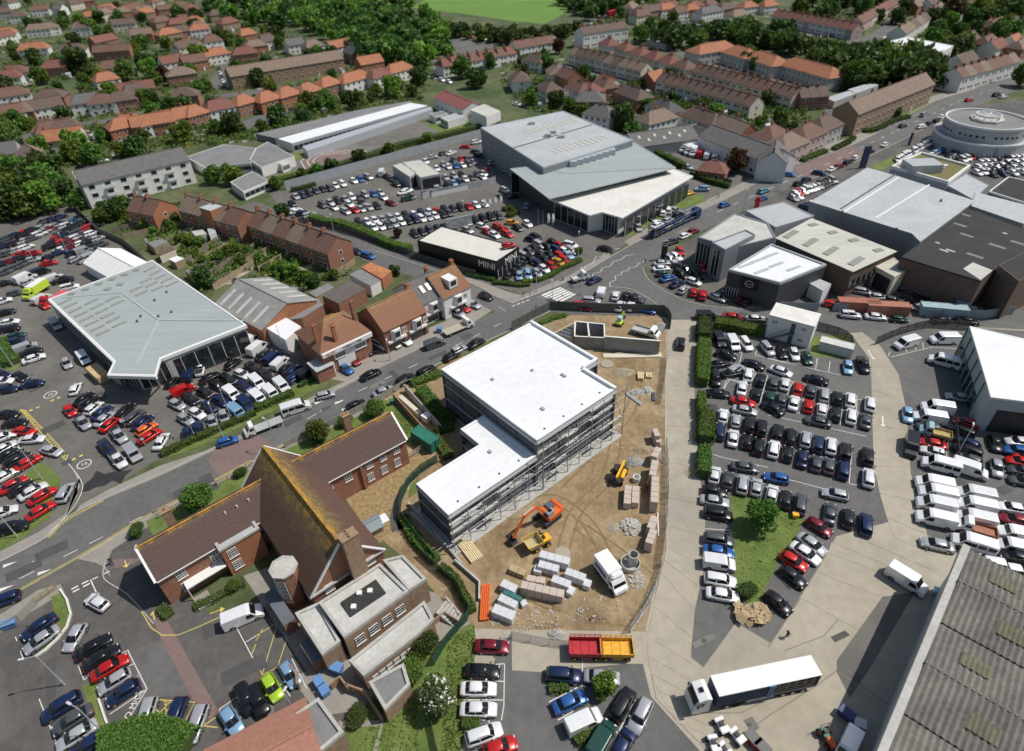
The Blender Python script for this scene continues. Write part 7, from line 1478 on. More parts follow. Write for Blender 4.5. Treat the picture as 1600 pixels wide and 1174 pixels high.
t=lorry('tipper_truck','white cabbed flatbed tipper truck standing above the new retaining wall','lorry','P1',1060,170,1370,260,WP,mat('bed_grey',(.42,.42,.4),.7,.12,2),'drop',z=1.0)
t=lorry('recovery_truck','white cabbed recovery truck with an empty ribbed bed on the main road','lorry','22',1150,900,1320,830,WP,mat('bed_tan',(.4,.36,.28),.7,.12,2),'flat',z=1.0)
t=lorry('dropside_truck','grey and white dropside truck beside the zebra crossing','lorry','23',365,575,465,545,WP,mat('bed_grey2',(.5,.5,.48),.6,.1,2),'drop',z=1.0,Wd=2.0)
t=lorry('flatbed_truck','white cab pulling a long empty grey flatbed along the main road','lorry','F1',1490,740,1030,920,WP,mat('bed_grey3',(.36,.38,.38),.6,.1,2),'flat',z=.9,Wd=2.1)
t=lorry('flatbed_van','white flatbed with a rusty red load bed in the block of white vans','lorry','34',1400,1000,1150,925,WP,mat('bed_rust',(.35,.15,.09),.8,.3,2),'drop',z=1.0,Wd=2.0)
t=lorry('flatbed_van','pale blue cabbed flatbed with yellow straps in its bed','lorry','34',1125,400,925,350,mat('pale_blue_paint',(.3,.48,.5),.4,.05),mat('bed_yellow',(.4,.3,.12),.8,.4,2),'drop',z=1.0,Wd=2.0)
t=lorry('red_flatbed','red cabbed truck with a long pink red bed beside the grey showroom','lorry','L1',790,960,500,1140,mat('red_paint',(.5,.02,.03),.4,.05),mat('bed_pink',(.6,.1,.13),.6,.1),'flat',z=1.2,Wd=2.2)
t=lorry('lime_truck','lime yellow high sided truck in the van dealer yard','lorry','L1',560,880,300,1050,MATS['lime_paint'],MATS['lime_paint'],'box',3.0,2.2,1.4)
t=lorry('luton_van','white box van on the left of the three parked vans by the workshop','lorry','13',1075,860,1040,920,WP,WP,'box',3.1,2.1,1.2,'box vans by the workshop'); lorry('luton_van','white box van in the middle beside the red van','lorry','13',1110,870,1070,935,WP,WP,'box',3.1,2.1,1.2,'box vans by the workshop'); lorry('luton_van','white box van nearest the red van','lorry','13',1145,880,1100,945,WP,WP,'box',3.1,2.1,1.2,'box vans by the workshop')
def artic():
    a=WC('T1',1440,260,4);b=WC('T1',380,480,4); d=b-a; rz=math.atan2(d.y,d.x); m=(a+b)/2; L=d.length; print('artic',L); t=thing('articulated_lorry','white articulated lorry with a long trailer, its blue curtain side partly drawn back','lorry',(m.x,m.y,0),rz); hx=L/2
    wh=WP; MB().box(-hx,-1.27,3.86,hx,1.27,4.0).build('trailer_roof',frame_w,t); MB().box(-hx,-1.25,1.15,hx,1.25,1.35).build('trailer_bed',steel_d,t); MB().box(hx-.12,-1.24,1.35,hx,1.24,3.86).build('headboard',mat('headboard_navy',(.03,.03,.1),.5,0),t); MB().box(-hx,-1.24,1.35,-hx+.1,1.24,3.86).build('rear_doors',MATS['headboard_navy'],t)
    cur=mat('blue_curtain',(.06,.12,.22),.6,.15,.5); s=1
    mb=MB(); n=24; x0=hx*.02
    for i in range(n): xa=x0+(hx-x0-.1)*i/n; xb=x0+(hx-x0-.1)*(i+1)/n; o_=.03 if i%2 else 0; mb.add([(xa,s*(1.25+o_),1.2),(xb,s*(1.28-o_),1.2),(xb,s*(1.28-o_),3.86),(xa,s*(1.25+o_),3.86)],[(0,1,2,3),(3,2,1,0)])
    mb.build('side_curtain',cur,t); bun=MB()
    for k in range(5): bun.cyl((x0-.15*k-.1,s*1.3,1.15),(x0-.15*k-.1,s*1.3,3.85),.1,n=6)
    bun.build('gathered_curtain',blue_t,t); MB().box(-hx,-1.27,1.35,hx,-1.23,3.86).build('far_curtain',cur,t)
    for k in range(6): x=-hx+.4+k*1.15; MB().cbox(x,.9,1.35,.08,.08,2.5).build('curtain_post',steel,t)
    for k in range(3): MB().box(-hx+.3,1.18,1.8+k*.6,x0-.5,1.22,1.9+k*.6).build('side_slat',timber,t)
    wheels(t,[(x,s_*1.05,.5) for x in(-hx+1.6,-hx+2.9,-hx+4.2) for s_ in(-1,1)],.5,.35,hub=chrome); MB().box(-hx+.5,-1.2,.9,-hx+5,1.2,1.15).build('bogie',black,t); MB().box(-1,1.1,.6,2.5,1.2,1.0).build('side_guard',steel,t)
    # tractor, turned a little
    q=MB(); pr=[(hx+.75,.5),(hx+.75,3.55),(hx+1.3,3.75),(hx+2.35,3.45),(hx+2.75,2.3),(hx+2.9,1.3),(hx+2.9,.5)]
    rings=[[(x,y*f,z) for x,z in pr] for y,f in((-1.24,.95),(-1.15,1.05),(1.15,1.05),(1.24,.95))]; rings=[[(x,(-1.24,-1.1,1.1,1.24)[i],z if i in(1,2) else z-.06) for x,z in pr] for i in range(4)]
    cab=q.loft(rings).build('cab',wh,t); put('windscreen',MB().add([(hx+2.4,-1.0,3.36),(hx+2.8,-1.05,2.25),(hx+2.8,1.05,2.25),(hx+2.4,1.0,3.36)],[(0,1,2,3)]).mesh('windscreen',carglass),cab)
    for s_ in(-1,1): put('side_window',MB().box(hx+1.6,s_*1.25-.01,2.0,hx+2.45,s_*1.25+.01,2.8).mesh('side_window',carglass),cab)
    put('sunroof',MB().box(hx+1.4,-.3,3.74,hx+1.9,.3,3.77).mesh('sunroof',carglass),cab); MB().box(hx-3.5,-.5,.6,hx+1,.5,.95).build('chassis',black,t)
    wheels(t,[(x,s_*1.05,.5) for x in(hx+2.0,hx-1.6) for s_ in(-1,1)],.5,.35,hub=chrome)
    for s_ in(-1,1): MB().box(hx+2.4,s_*1.4-.12,2.3,hx+2.6,s_*1.4+.12,3.0).build('wing_mirror',black,t); MB().box(hx+2.86,s_*.9-.2,.8,hx+2.94,s_*.9+.2,1.0).build('headlight',lampw,t)
artic()
def skiptruck(lab,x,y,col):
    p=WC('J1',x,y,1.6); t=thing('tipping_body',lab,'tipper body',(p.x,p.y,0),H_('J1',x,y,-1),'rail-sided tipper bodies'); m=mat('tipper_'+lab.split()[0],col,.5,.25,1.5)
    MB().box(-2.05,-1.1,1.1,2.05,1.1,1.25).build('floor',m,t)
    for s in(-1,1): MB().box(-2.05,s*1.15-.05,1.1,2.05,s*1.15+.05,1.9).build('side_board',m,t)
    for s in(-1,1): MB().box(s*2.1-.05,-1.1,1.1,s*2.1+.05,1.1,1.9).build('end_board',m,t)
    for k in range(4): MB().box(-1.7+k*1.1,-1.08,1.25,-1.64+k*1.1,1.08,1.32).build('floor_rib',m,t)
    mb=MB()
    for k in range(7): mb.bar((-2.0+k*.66,1.15,1.9),(-2.0+k*.66,1.15,2.6),.06)
    mb.bar((-2,1.15,2.6),(2,1.15,2.6),.07).bar((-2,1.15,2.25),(2,1.15,2.25),.05); mb.build('guard_rail',m,t)
    MB().box(-2,-.4,.6,2.2,.4,1.1).build('chassis',black,t); MB().box(-.5,-1.2,.5,.7,-.9,.95).build('toolbox',m,t); MB().bar((2.1,-.9,1.3),(2.1,.9,1.3),.25,.6).build('winch',black,t)
    wheels(t,[(x_,s*1.0,.4) for x_ in(-1.4,1.4) for s in(-1,1)],.4,.3)
skiptruck('red tipping body with railed side, left of the amber one',240,970,(.42,.02,.03)); skiptruck('amber tipping body with railed side, right of the red one',578,975,(.72,.38,.03))
def minicar(lab,x,y,ang):
    p=WC('T1',x,y,.6); t=thing('ride_on_machine',lab,'ride-on machine',(p.x,p.y,0),H_('T1',x,y,ang),'white ride-on machines')
    wheels(t,[(a,b,.3) for a in(-.7,.7) for b in(-.55,.55)],.3,.3,hub=chrome); MB().rbox(-.9,-.4,.4,.9,.4,.75,.08).build('body',WP,t); MB().rbox(.2,-.6,.75,1.0,.6,1.0,.08).build('front_rack',WP,t); MB().rbox(-.9,-.6,.75,-.4,.6,1.0,.08).build('rear_rack',WP,t); MB().box(-.35,-.25,.75,.15,.25,1.05).build('seat',black,t); MB().bar((.25,-.45,1.15),(.25,.45,1.15),.05).bar((.25,0,.8),(.25,0,1.15),.06).build('handlebar',black,t)
for a in (('upper left of the four white ride-on machines below the long lorry',450,890,-60),('right of the white ride-on machines, next to the red trailers',610,1000,-50),('lower left of the white ride-on machines',370,1080,-70),('lowest white ride-on machine at the picture edge',480,1150,-50)): minicar(*a)
for k,(x,y) in enumerate(((780,1010),(880,1110))):
    p=WC('T1',x,y,1); t=thing('covered_trailer',['red covered trailer with a grey lid, upper of the pair','red covered trailer with a grey lid, lower of the pair'][k],'trailer',(p.x,p.y,0),H_('T1',x,y,-48),'red trailers'); MB().rbox(-.85,-.65,.4,.85,.65,1.0,.05).build('body',MATS['red_paint'],t); MB().rbox(-.87,-.67,1.0,.87,.67,1.1,.04).build('lid',mat('lid_grey',(.13,.13,.13),.6,.1),t); wheels(t,[(0,s*.7,.28) for s in(-1,1)],.28,.18)
p=WC('44',365,1085,.8); t=thing('garden_tractor','small red and green garden tractor with a roll hoop','tractor',(p.x,p.y,0),H_('44',365,1085,-60)); wheels(t,[(-.7,s*.6,.5) for s in(-1,1)]+[(.9,s*.5,.35) for s in(-1,1)],.45,.3,hub=MATS['red_paint']); MB().rbox(.1,-.35,.6,1.3,.35,1.2,.08).build('bonnet',orange,t); MB().rbox(-1,-.4,.5,.1,.4,.9,.08).build('body',MATS['green_frame'],t); MB().box(-.7,-.25,.9,-.3,.25,1.3).build('seat',black,t)
for s in(-.5,.5): MB().bar((-.9,s,.8),(-.9,s,2.1),.06).build('roll_hoop',black,t)
MB().bar((-.9,-.5,2.1),(-.9,.5,2.1),.06).build('roll_hoop',black,t)
def skipbin(lab,c,x,y,ang,L,Wd,Hh,m,name='wheeled_bin',cat='bin',lid=None,group=None):
    p=WC(c,x,y,Hh); t=thing(name,lab,cat,(p.x,p.y,0),H_(c,x,y,ang),group); MB().add([(-L*.42,-Wd*.42,.12),(L*.42,-Wd*.42,.12),(L*.42,Wd*.42,.12),(-L*.42,Wd*.42,.12),(-L/2,-Wd/2,Hh),(L/2,-Wd/2,Hh),(L/2,Wd/2,Hh),(-L/2,Wd/2,Hh)],[(3,2,1,0),(4,5,6,7),(0,1,5,4),(1,2,6,5),(2,3,7,6),(3,0,4,7)]).build('body',m,t); MB().rbox(-L/2-.04,-Wd/2-.04,Hh,L/2+.04,Wd/2+.04,Hh+.1,.04).build('lid',lid or m,t)
bb=mat('bin_blue',(.12,.25,.5),.5,.08); skipbin('large pale blue bin beside the low annexe corner','42',490,655,-20,1.5,1.2,1.2,bb,group='blue bins'); skipbin('upper half of the pair of blue bins by the leaning lamp post','42',380,740,-60,1.3,1.1,1.2,bb,group='blue bins'); skipbin('lower of the pair of blue bins by the leaning lamp post','42',415,795,-60,1.3,1.1,1.2,bb,group='blue bins'); skipbin('blue bin on the shop terrace','22',1118,870,0,1.2,1,1.2,bb,group='blue bins'); skipbin('blue lidded bin by the timber fence at the left edge','41',45,385,20,1.8,1.1,1.1,bb,group='blue bins'); skipbin('small green bin at the roadside fence corner','32',828,178,10,.9,.8,1.1,MATS['green_frame'],group='green bins'); skipbin('navy open skip on the concrete beside the warehouse shadow','44',485,935,-40,1.7,1.1,1.1,mat('skip_navy',(.03,.05,.16),.5,.1)); skipbin('grey wire stillage right of the navy skip','44',565,1000,-20,1.3,1.1,.9,steel); skipbin('yellow grit bin at the edge of the green triangle','34',170,875,-5,.9,.7,.8,machine_y)
skipbin('pale square tank on the concrete path beside the white roof','32',1040,270,-30,1.5,1.5,1.6,render_w,name='water_tank',cat='tank'); skipbin('pale blue box by the warehouse wall behind the white van','44',1043,190,-20,1,.9,.9,mat('pale_box',(.4,.6,.7),.6,.05),name='box',cat='box')
p=WC('32',700,925,2.2); t=thing('garden_hut','small hut with a blue grey roof and white awning in the brown garden','hut',(p.x,p.y,0),H_('32',700,925,28)); gbody(t,2.9,2.2,1.7,2.3,fence_t,mat('hut_roof',(.22,.27,.29),.8,.08)); MB().box(1.4,-1.2,1.9,2.7,.6,1.96).build('awning',frame_w,t)
# new concrete walls at the top of the site
def wallseg(lab,c,pts,h,th=.25,m=concrete_g,name='concrete_wall',cat='wall',cap=None,group=None,z=0):
    ws=[WC(c,*p,h) for p in pts]; ws=[Vector((p.x,p.y,0)) for p in ws]; o=ribbon(MB(),ws,th,z,h).build(name,m)
    if lab: tag(o,lab,cat,group)
    if cap: ribbon(MB(),[w_ for w_ in ws],th+.08,h,h+.07).build('coping',cap,o)
    return o
cw=mat('new_concrete_wall',(.27,.28,.28),.8,.15,.6)
wallseg('long grey concrete retaining wall below the tipper truck','P1',[(722,272),(1385,328)],3.6,.3,cw,cap=render_w); wallseg('boxed concrete pit walls left of the long retaining wall','P1',[(372,95),(716,128),(722,290),(365,272),(372,95)],3.0,.3,cw,cap=render_w); wallseg('dividing wall across the concrete pit','P1',[(520,112),(540,284)],3.0,.25,cw,cap=render_w,group=None); wallseg('slanting low wall running from the pit to the white roof','P1',[(365,110),(120,235)],2.0,.25,cw,cap=timber)
wallseg('pale footing strip under the retaining wall','P1',[(705,500),(1000,500),(1400,490)],.25,1.4,render_c,'footing','footing')
for k in range(4): wallseg(None,'P1',[(130+k*55,225-k*25),(350,290-k*42)],2.0-.3*0,.1,steel) and None
for o in bpy.data.objects:
    if o.name.startswith('concrete_wall') and 'label' not in o: tag(o,'grey steel purlin of the slanting lattice beside the concrete pit','beam','lattice beams beside the pit'); o.name='lattice_beam'
wallseg('concrete trough wall beside the green container, left side','32',[(835,135),(1050,370)],1.6,.2,brick_y); wallseg('concrete trough wall beside the dark garden, right side','32',[(905,80),(1130,330)],1.9,.2,concrete_g); wallseg('sand coloured plinth inside the trough walls','32',[(880,150),(1000,255)],1.2,.9,render_c,'plinth','plinth')
wallseg('curved pale retaining kerb wall around the grassy car park island','41',smoothpts([(365,180),(405,240),(430,330),(405,410),(350,480),(275,550),(210,595)],4) if False else [(365,180),(405,240),(430,330),(405,410),(350,480),(275,550),(210,595)],.35,.25,mat('white_kerb',(.66,.64,.58),.8,.1),'low_wall'); wallseg('pale low wall down the right edge of the central grass island','41',[(600,850),(640,970),(690,1095)],.35,.22,MATS['white_kerb'],'low_wall')
wallseg('concrete kerb wall along the foot of the steel frame plot','32',[(930,800),(1260,1174)],.7,.3,concrete_g); wallseg('pale site edge wall running down beside the orange beams','42',[(1215,0),(1365,130),(1365,240)],.8,.3,concrete_g)
for i,q in enumerate(([(555,360),(625,430),(645,490)],[(545,760),(655,800),(760,955)],[(450,760),(510,715),(560,780)],[(205,640),(245,700),(250,760)])): 
    wallseg(['brick yard wall by the annexe corner and blue bins','brick wall left of the dark outbuilding at the lawn','short brick bin enclosure wall by the annexe','low brick boundary wall by the dark lean-to'][i],'42',q,1.6,.25,brick_y,'brick_wall')
wallseg('sloping brick terrace wall by the steps right of the annexe','42',[(1085,370),(1150,320),(1250,380)],1.2,.2,brick_y,'brick_wall')
t=tag(MB().build('steps',paving) if False else thing('garden_steps','flight of concrete steps beside the curved green fence','steps',(WC('42',1190,350).x,WC('42',1190,350).y,0),H_('42',1190,350,-30)),None)
for k in range(6): MB().box(-1.6+k*.5,-1.1,0,-1.15+k*.5,1.1,1.2-.2*k).build('step',concrete_g,t)
# person builder: one continuous skinned body
def person(name_lab,c,x,y,ang,top,legs,step=.25,hiviz=False):
    J=[(0,0,.95),(0,0,1.2),(0,0,1.42),(0,0,1.55),(.02,0,1.68),(step,.1,.5),(step*1.5,.1,.06),(step*1.5+.16,.1,.04),(-step,-.1,.5),(-step*1.8,-.1,.1),(-step*1.8+.15,-.1,.04),(0,.2,1.4),(-.12,.27,1.12),(.08,.27,.9),(0,-.2,1.4),(.15,-.27,1.14),(.3,-.25,.95)]
    E=[(0,1),(1,2),(2,3),(3,4),(0,5),(5,6),(6,7),(0,8),(8,9),(9,10),(2,11),(11,12),(12,13),(2,14),(14,15),(15,16)]
    Rr=[.15,.14,.16,.07,.11,.08,.055,.05,.08,.055,.05,.075,.05,.04,.075,.05,.04]
    me=bpy.data.meshes.new('tmp'); me.from_pydata(J,E,[]); o=bpy.data.objects.new('tmp',me); COL.objects.link(o); md=o.modifiers.new('s','SKIN')
    for i,r in enumerate(Rr): me.skin_vertices[0].data[i].radius=(r,r*(.8 if i<3 else 1)); me.skin_vertices[0].data[i].use_root=(i==0)
    s=o.modifiers.new('sub','SUBSURF'); s.levels=1; bpy.context.view_layer.update(); m2=bpy.data.meshes.new_from_object(o.evaluated_get(bpy.context.evaluated_depsgraph_get())); bpy.data.objects.remove(o); m2.name='person'
    m2.materials.clear(); skin=mat('skin',(.5,.3,.22),.6,0)
    for m in (top,legs,skin,mat('hair',(.05,.03,.02),.8,0)): m2.materials.append(m)
    for p_ in m2.polygons:
        z=p_.center.z; p_.material_index=3 if z>1.69 else 2 if z>1.5 else 0 if z>.98 or (z>.88 and abs(p_.center.y)>.2) else 1; p_.use_smooth=True
    q=WC(c,x,y); t=put('person',m2,None,(q.x,q.y,0),H_(c,x,y,ang)); tag(t,name_lab,'person'); return t
pk=mat('black_cloth',(.02,.02,.025),.9,0); hv=mat('hi_vis_yellow',(.65,.8,.05),.8,0); jn=mat('denim',(.05,.07,.14),.9,0); wt_=mat('pale_shirt',(.6,.6,.6),.9,0)
person('person in dark clothes walking across the open concrete yard','44',112,478,10,pk,pk); person('person in a yellow vest standing on the retaining wall edge','P1',1257,312,90,hv,jn,.05); person('person in black by the kerb at the junction lines','23',812,478,180,pk,jn); person('person walking on the far pavement by the dealership lawn','23',1262,75,20,wt_,pk); person('person in dark clothes near the police path railings','41',690,30,-60,pk,jn) ; person('person in orange vest by the roadside block packs','G2',1075,1010,0,orange,jn,.05); person('person in pale shirt by the zebra crossing pavement','M1',1300,900,20,wt_,jn)
bpy.data.objects['person.004']['label']='person in dark clothes beside the brick hall gate railings'
# red show car on the black showroom roof
p=WC('22',1545,372,5.4); t=thing('show_car','red small car standing on top of the black showroom roof','car',(p.x,p.y,5.08),H_('22',1545,372,10)); b=put('body',CARM['i']['body'],t); b.color=(.5,.01,.015,1)
for pn,me,off in CARM['i']['parts']: put(pn,me,t,off)
# car transporter
a=WC('23',850,285,2);b=WC('23',1140,150,2); d=b-a; t=thing('car_transporter','blue framed double deck car transporter on the road, loaded with cars','car transporter',((a.x+b.x)/2,(a.y+b.y)/2,0),math.atan2(d.y,d.x)); L=d.length
for z in(.9,2.6):
    for s in(-1,1): MB().box(-L/2,s*.8-.3,z,L/2-2,s*.8+.3,z+.1).build('deck',steel_d,t)
for k in range(8):
    for s in(-1,1): MB().bar((-L/2+.3+k*(L-2.6)/7,s*1.2,.4),(-L/2+.3+k*(L-2.6)/7,s*1.2,3.4),.14).build('deck_post',blue_t,t)
for s in(-1,1): MB().bar((-L/2,s*1.2,3.1),(L/2-2,s*1.2,3.3),.12).build('top_rail',blue_t,t)
MB().rbox(L/2-2,-1.2,.5,L/2,1.2,3.0,.15).build('cab',MATS['navy_panel'] if 'navy_panel' in MATS else mat('navy_panel',(.015,.03,.09),.4,0),t); MB().box(L/2-.02,-1,1.7,L/2+.02,1,2.6).build('windscreen',carglass,t); wheels(t,[(x,s*1.0,.45) for x in(-L/2+2,-L/2+3.2,L/2-1) for s in(-1,1)],.45,.3,hub=chrome)
for k in range(6):
    z=1.02 if k%2 else 2.72; q=Vector((-L/2+2.4+(k//2)*4.7,0,z)); w_=t.location+Vector((q.x*math.cos(t.rotation_euler.z),q.x*math.sin(t.rotation_euler.z),z)); ty='ahu'[k//2]; o=put('loaded_car',CARM[ty]['far'],None,w_,t.rotation_euler.z); cc=('w','d','s','w','k','s')[k]; o.color=(*CC[cc][0],1); tag(o,f"{CC[cc][1]} {TN[ty]} on the {'lower' if k%2 else 'upper'} deck of the transporter, {['rear','middle','front'][k//2]} position",'car','cars on the transporter')
# bus
p=W(955,22,2); t=thing('double_decker_bus','red double decker bus on the far road between trees and terraces','bus',(p.x,p.y,0),heading(955,22,18)); MB().rbox(-5.2,-1.25,.4,5.2,1.25,4.3,.15).build('body',MATS['red_paint'],t)
for z in(1.4,3.1):
    for s in(-1,1): MB().box(-4.8,s*1.26-.01,z,4.8,s*1.26+.01,z+.8).build('side_window',carglass,t)
wheels(t,[(x,s*1.05,.5) for x in(-3,3.4) for s in(-1,1)],.5,.3,hub=chrome); MB().box(5.19,-1,1.4,5.23,1,2.4).box(5.19,-1,3.1,5.23,1,3.9).build('windscreen',carglass,t)
# signs and pylons
def pylon(lab,c,x,y,w_,h,m,ang=0,th=.5,name='sign_pylon',cat='sign',txt=None):
    p=WC(c,x,y); t=thing(name,lab,cat,(p.x,p.y,0),H_(c,x,y,ang)); MB().rbox(-w_/2,-th/2,0,w_/2,th/2,h,.05).build('panel',m,t)
    if txt: text(txt[0],(0,0),0,txt[1],txt[2],h*.75,'lettering',t,(math.pi/2,0,0),.01).location=(0,-th/2-.02,h*.72)
    return t
t=pylon('tall black sign pylon with a small white winged emblem at the roadside','23',925,452,1.6,5.2,wall_black,10)
put('emblem',bpy.data.meshes['emblem'],t,(0,-.2,-.2)); t=pylon('tall slanted navy sign pylon on the grass verge by the far lots','R1',835,650,2.7,7.5,mat('navy_panel',(.015,.03,.09),.4,0),10); pylon('narrow dark roadside sign blade nearer the round showroom','R2',155,370,1.0,4.5,MATS['navy_panel'],10); pylon('red sign pylon at the end of the pale office roof','23',1490,155,1.4,4.4,MATS['red_paint'],10); pylon('double sided picture board behind the black showroom','22',1245,262,8,3.6,mat('picture_board',(.35,.37,.38),.6,.5,.6),12,.3,'advert_board'); pylon('long white banner board on the dealer car park fence','B2',650,880,13,1.4,frame_w,12,.1,'banner',txt=None); pylon('short white banner on the fence right of the long one','B2',990,790,3.4,1.6,frame_w,12,.1,'banner'); pylon('grey panelled gate board left of the long banner','B2',375,920,4,2,wall_lgrey,5,.1,'gate_board')
# lamp posts, flagpoles
pole_me={}
def lamp(lab,c,x,y,h,ang,arm=1.4,name='lamp_post',group='street and yard lamps',double=False,heads=True):
    p=WC(c,x,y); t=thing(name,lab,'lamp post',(p.x,p.y,0),H_(c,x,y,ang),group); k=round(h,1)
    MB().cyl((0,0,0),(0,0,h),.09,.055,8).cyl((0,0,0),(0,0,1.1),.13,n=8).build('post',steel,t)
    for s in ((1,-1) if double else (1,)):
        o=MB().bar((0,0,h),(s*arm,0,h+.12),.07).build('arm',steel,t); put('lantern',MB().rbox(s*arm-.35,-.14,h+.05,s*arm+.35,.14,h+.2,.05).mesh('lantern',mat('lantern_grey',(.6,.6,.6),.4,0)),o)
for i,a in enumerate((('41',395,768,7.4,195,1.6,'tall lamp post on the left grass island, lantern over the bays',),('41',652,1085,7.4,150,1.6,'tall lamp post at the foot of the central grass island'),('31',258,660,7.5,150,.3,'slim pole on the flag forecourt grass'),('31',108,1015,7.0,140,.3,'slim leaning pole at the lower tip of the forecourt grass'),
  ('F1',880,745,8,110,.4,'lamp pole between the blue van and hedge in the display lot'),('F1',430,960,6,110,.4,'lamp pole by the left end of the road hedge'),('F1',770,960,8,100,.4,'lamp pole on the road verge behind the blue white roofed car'),('32',140,490,7.5,150,1.2,'roadside lamp post beside the hall verge'),('22',178,1030,7,100,.6,'lamp post inside the dark fence beside the white canopy'),('22',822,1070,5,100,.6,'short lamp post on the shop pavement'),
  ('23',245,760,7.5,100,.8,'lamp post beside the zebra crossing, south side'),('23',420,670,7,100,.8,'lamp post right of the zebra crossing'),('23',150,650,5,100,.3,'thin pole on the pavement left of the zebra crossing'),('23',405,440,7,90,.8,'double headed lamp at the dealer corner'),('22',695,1085-1000,5,90,.8,'lamp post in the dealer car park, centre'),('22',1275,215,6,90,.6,'lamp post at the end of the diagonal row'),('22',480,300,6,90,.6,'lamp post at the fence by the hedge'),('34',1150,520,7,90,.6,'lamp post in the van park'),('0',1278,130,8,90,.8,'tall lamp post by the far long road'),
  ('L2',165,810,8,120,.4,'long pole rising out of the hedge-side shrubs'),('L1',470,700,7,90,.6,'lamp post in the far left stock yard'),('L1',860,560,7,90,.6,'lamp post at the edge of the far left stock aisle'),('23',1410,170,7,90,.8,'lamp post on the road by the red pylon'),('14',865,890,7,90,.8,'post on the verge by the display row'),('42',245,950,6,60,.3,'bare pole leaning by the bins and parapet'),('13',1490,1110,6,90,.8,'lamp post near the side street houses'))):
    lamp(a[6],a[0],a[1],a[2],a[3],a[4],a[5])
for i,(x,y) in enumerate(((507,300),(560,300),(615,290),(670,275),(1050,420),(1100,440),(1145,470),(1190,470))):
    p=WC('M1',x,y); fl=i<4 or i in(6,7); t=thing('flagpole',f"{ordn(i)} flagpole from the left beside the black showroom, {'with a white flag' if fl else 'bare'}",'flagpole',(p.x,p.y,0),.4,'flagpoles'); MB().cyl((0,0,0),(0,0,7.5),.06,.04,6).build('pole',steel,t)
    if fl:
        mb=MB(); n=6; v=[];f=[]
        for k in range(n+1):
            z=7.4-2.8*k/n; v+=[(0,0,z),(.75,.12*math.sin(k*1.1),z-.05)]
        for k in range(n): f.append((2*k,2*k+1,2*k+3,2*k+2))
        mb.add(v,f); mb.build('flag',frame_w,t)
# display ramps with stood-up cars' props in the display lot
for k,(x,y,a) in enumerate(((745,300,-62),(865,410,-62))):
    p=WC('31',x,y,1.2); t=thing('display_stand',['grey sloping display panel between the red and silver cars','long grey display ramp beside the orange cars'][k],'display stand',(p.x,p.y,0),H_('31',x,y,a),'display stands'); MB().bar((-1.6,0,.5),(1.6,0,1.9),.9 if k==0 else .5,.08).build('panel',steel,t)
    for s in(-1.2,1.2): MB().bar((s,0,0),(s,0,1.2+s*.4),.08).build('leg',steel,t)
# bollards
bol=MB().cyl((0,0,0),(0,0,1.0),.08,n=8).mesh('bollard',black)
for i,(c,x,y) in enumerate((('23',70,682),('23',110,670),('23',313,580),('23',1270,740),('23',1300,738),('23',1325,735),('23',1350,732),('23',1375,730))):
    p=WC(c,x,y); tag(put('bollard',bol,None,p),f"{ordn(i)} black bollard from the left along the junction pavements",'bollard','bollards')
# ================= FENCES =================
def fence(lab,c,pts,h,m,post=2.5,panel=True,name='fence',th=.06,pm=None,group=None,sm=False,gap=0,rails=0,solid=True):
    ws=[WC(c,*p) for p in pts]; ws=[Vector((p.x,p.y,0)) for p in ws]; ws=smoothpts(ws,4) if sm else ws
    t=thing(name,lab,'fence',ws[0],0,group); cum=[0]
    for a,b in zip(ws,ws[1:]): cum.append(cum[-1]+(b-a).length)
    def at(s):
        for i in range(len(ws)-1):
            if s<=cum[i+1] or i==len(ws)-2: return ws[i].lerp(ws[i+1],(s-cum[i])/max(1e-6,cum[i+1]-cum[i]))
    n=max(1,round(cum[-1]/post)); pme=MB().cbox(0,0,0,.09,.09,h+.05).mesh('post',pm or m); L0=cum[-1]/n
    pan={}
    for i in range(n+1):
        a=at(cum[-1]*i/n)-ws[0]; put('post',pme,t,a)
        if i<n:
            b=at(cum[-1]*(i+1)/n)-ws[0]; L=(b-a).length; k=round(L,1)
            if k not in pan:
                mb=MB()
                if solid: mb.box(.05,-th/2,gap,L-.05,th/2,h)
                else:
                    q=rails or 3
                    for r in range(q): z=h*(r+.6)/q; mb.box(.04,-th/2,z-.07,L-.04,th/2,z+.07)
                pan[k]=mb.mesh('panel' if solid else 'rail',m)
            put('panel' if solid else 'rail',pan[k],t,a,math.atan2((b-a).y,(b-a).x))
    return t
def meshmat(name,col,a=.55):
    m=mat(name,col,.6,0,1); nt_=m.node_tree; tr=nt_.nodes.new('ShaderNodeBsdfTransparent'); mx=nt_.nodes.new('ShaderNodeMixShader'); mx.inputs[0].default_value=a; out=nt_.nodes['Material Output']; nt_.links.new(tr.outputs[0],mx.inputs[1]); nt_.links.new(nt_.nodes['Principled BSDF'].outputs[0],mx.inputs[2]); nt_.links.new(mx.outputs[0],out.inputs[0]); return m
mesh_g=meshmat('green_mesh',(.02,.08,.05),.6); mesh_k=meshmat('dark_mesh',(.08,.09,.09),.6); mesh_s=meshmat('steel_mesh',(.45,.46,.46),.3)
hoard=mat('dark_hoarding',(.1,.11,.1),.8,.1,.5)
fence('dark green mesh fence around the top of the earth site','23',[(0,885),(160,800),(240,757),(360,765),(560,775),(760,778),(940,785),(970,840),(965,880)],2.4,hoard,2.4)
fence('curved green mesh fence between the brown garden and the frame','32',[(1110,560),(1010,620),(930,700),(890,800),(880,890),(930,960),(1100,1174)],2.0,mesh_g,1.8,pm=MATS['green_frame'])
fence('green mesh fence wrapping the annexe steps and grass bank','42',[(1010,-20),(1130,90),(1240,170),(1260,250),(1325,345),(1240,430),(1160,520),(1090,650)],2.0,mesh_g,1.8,pm=MATS['green_frame'])
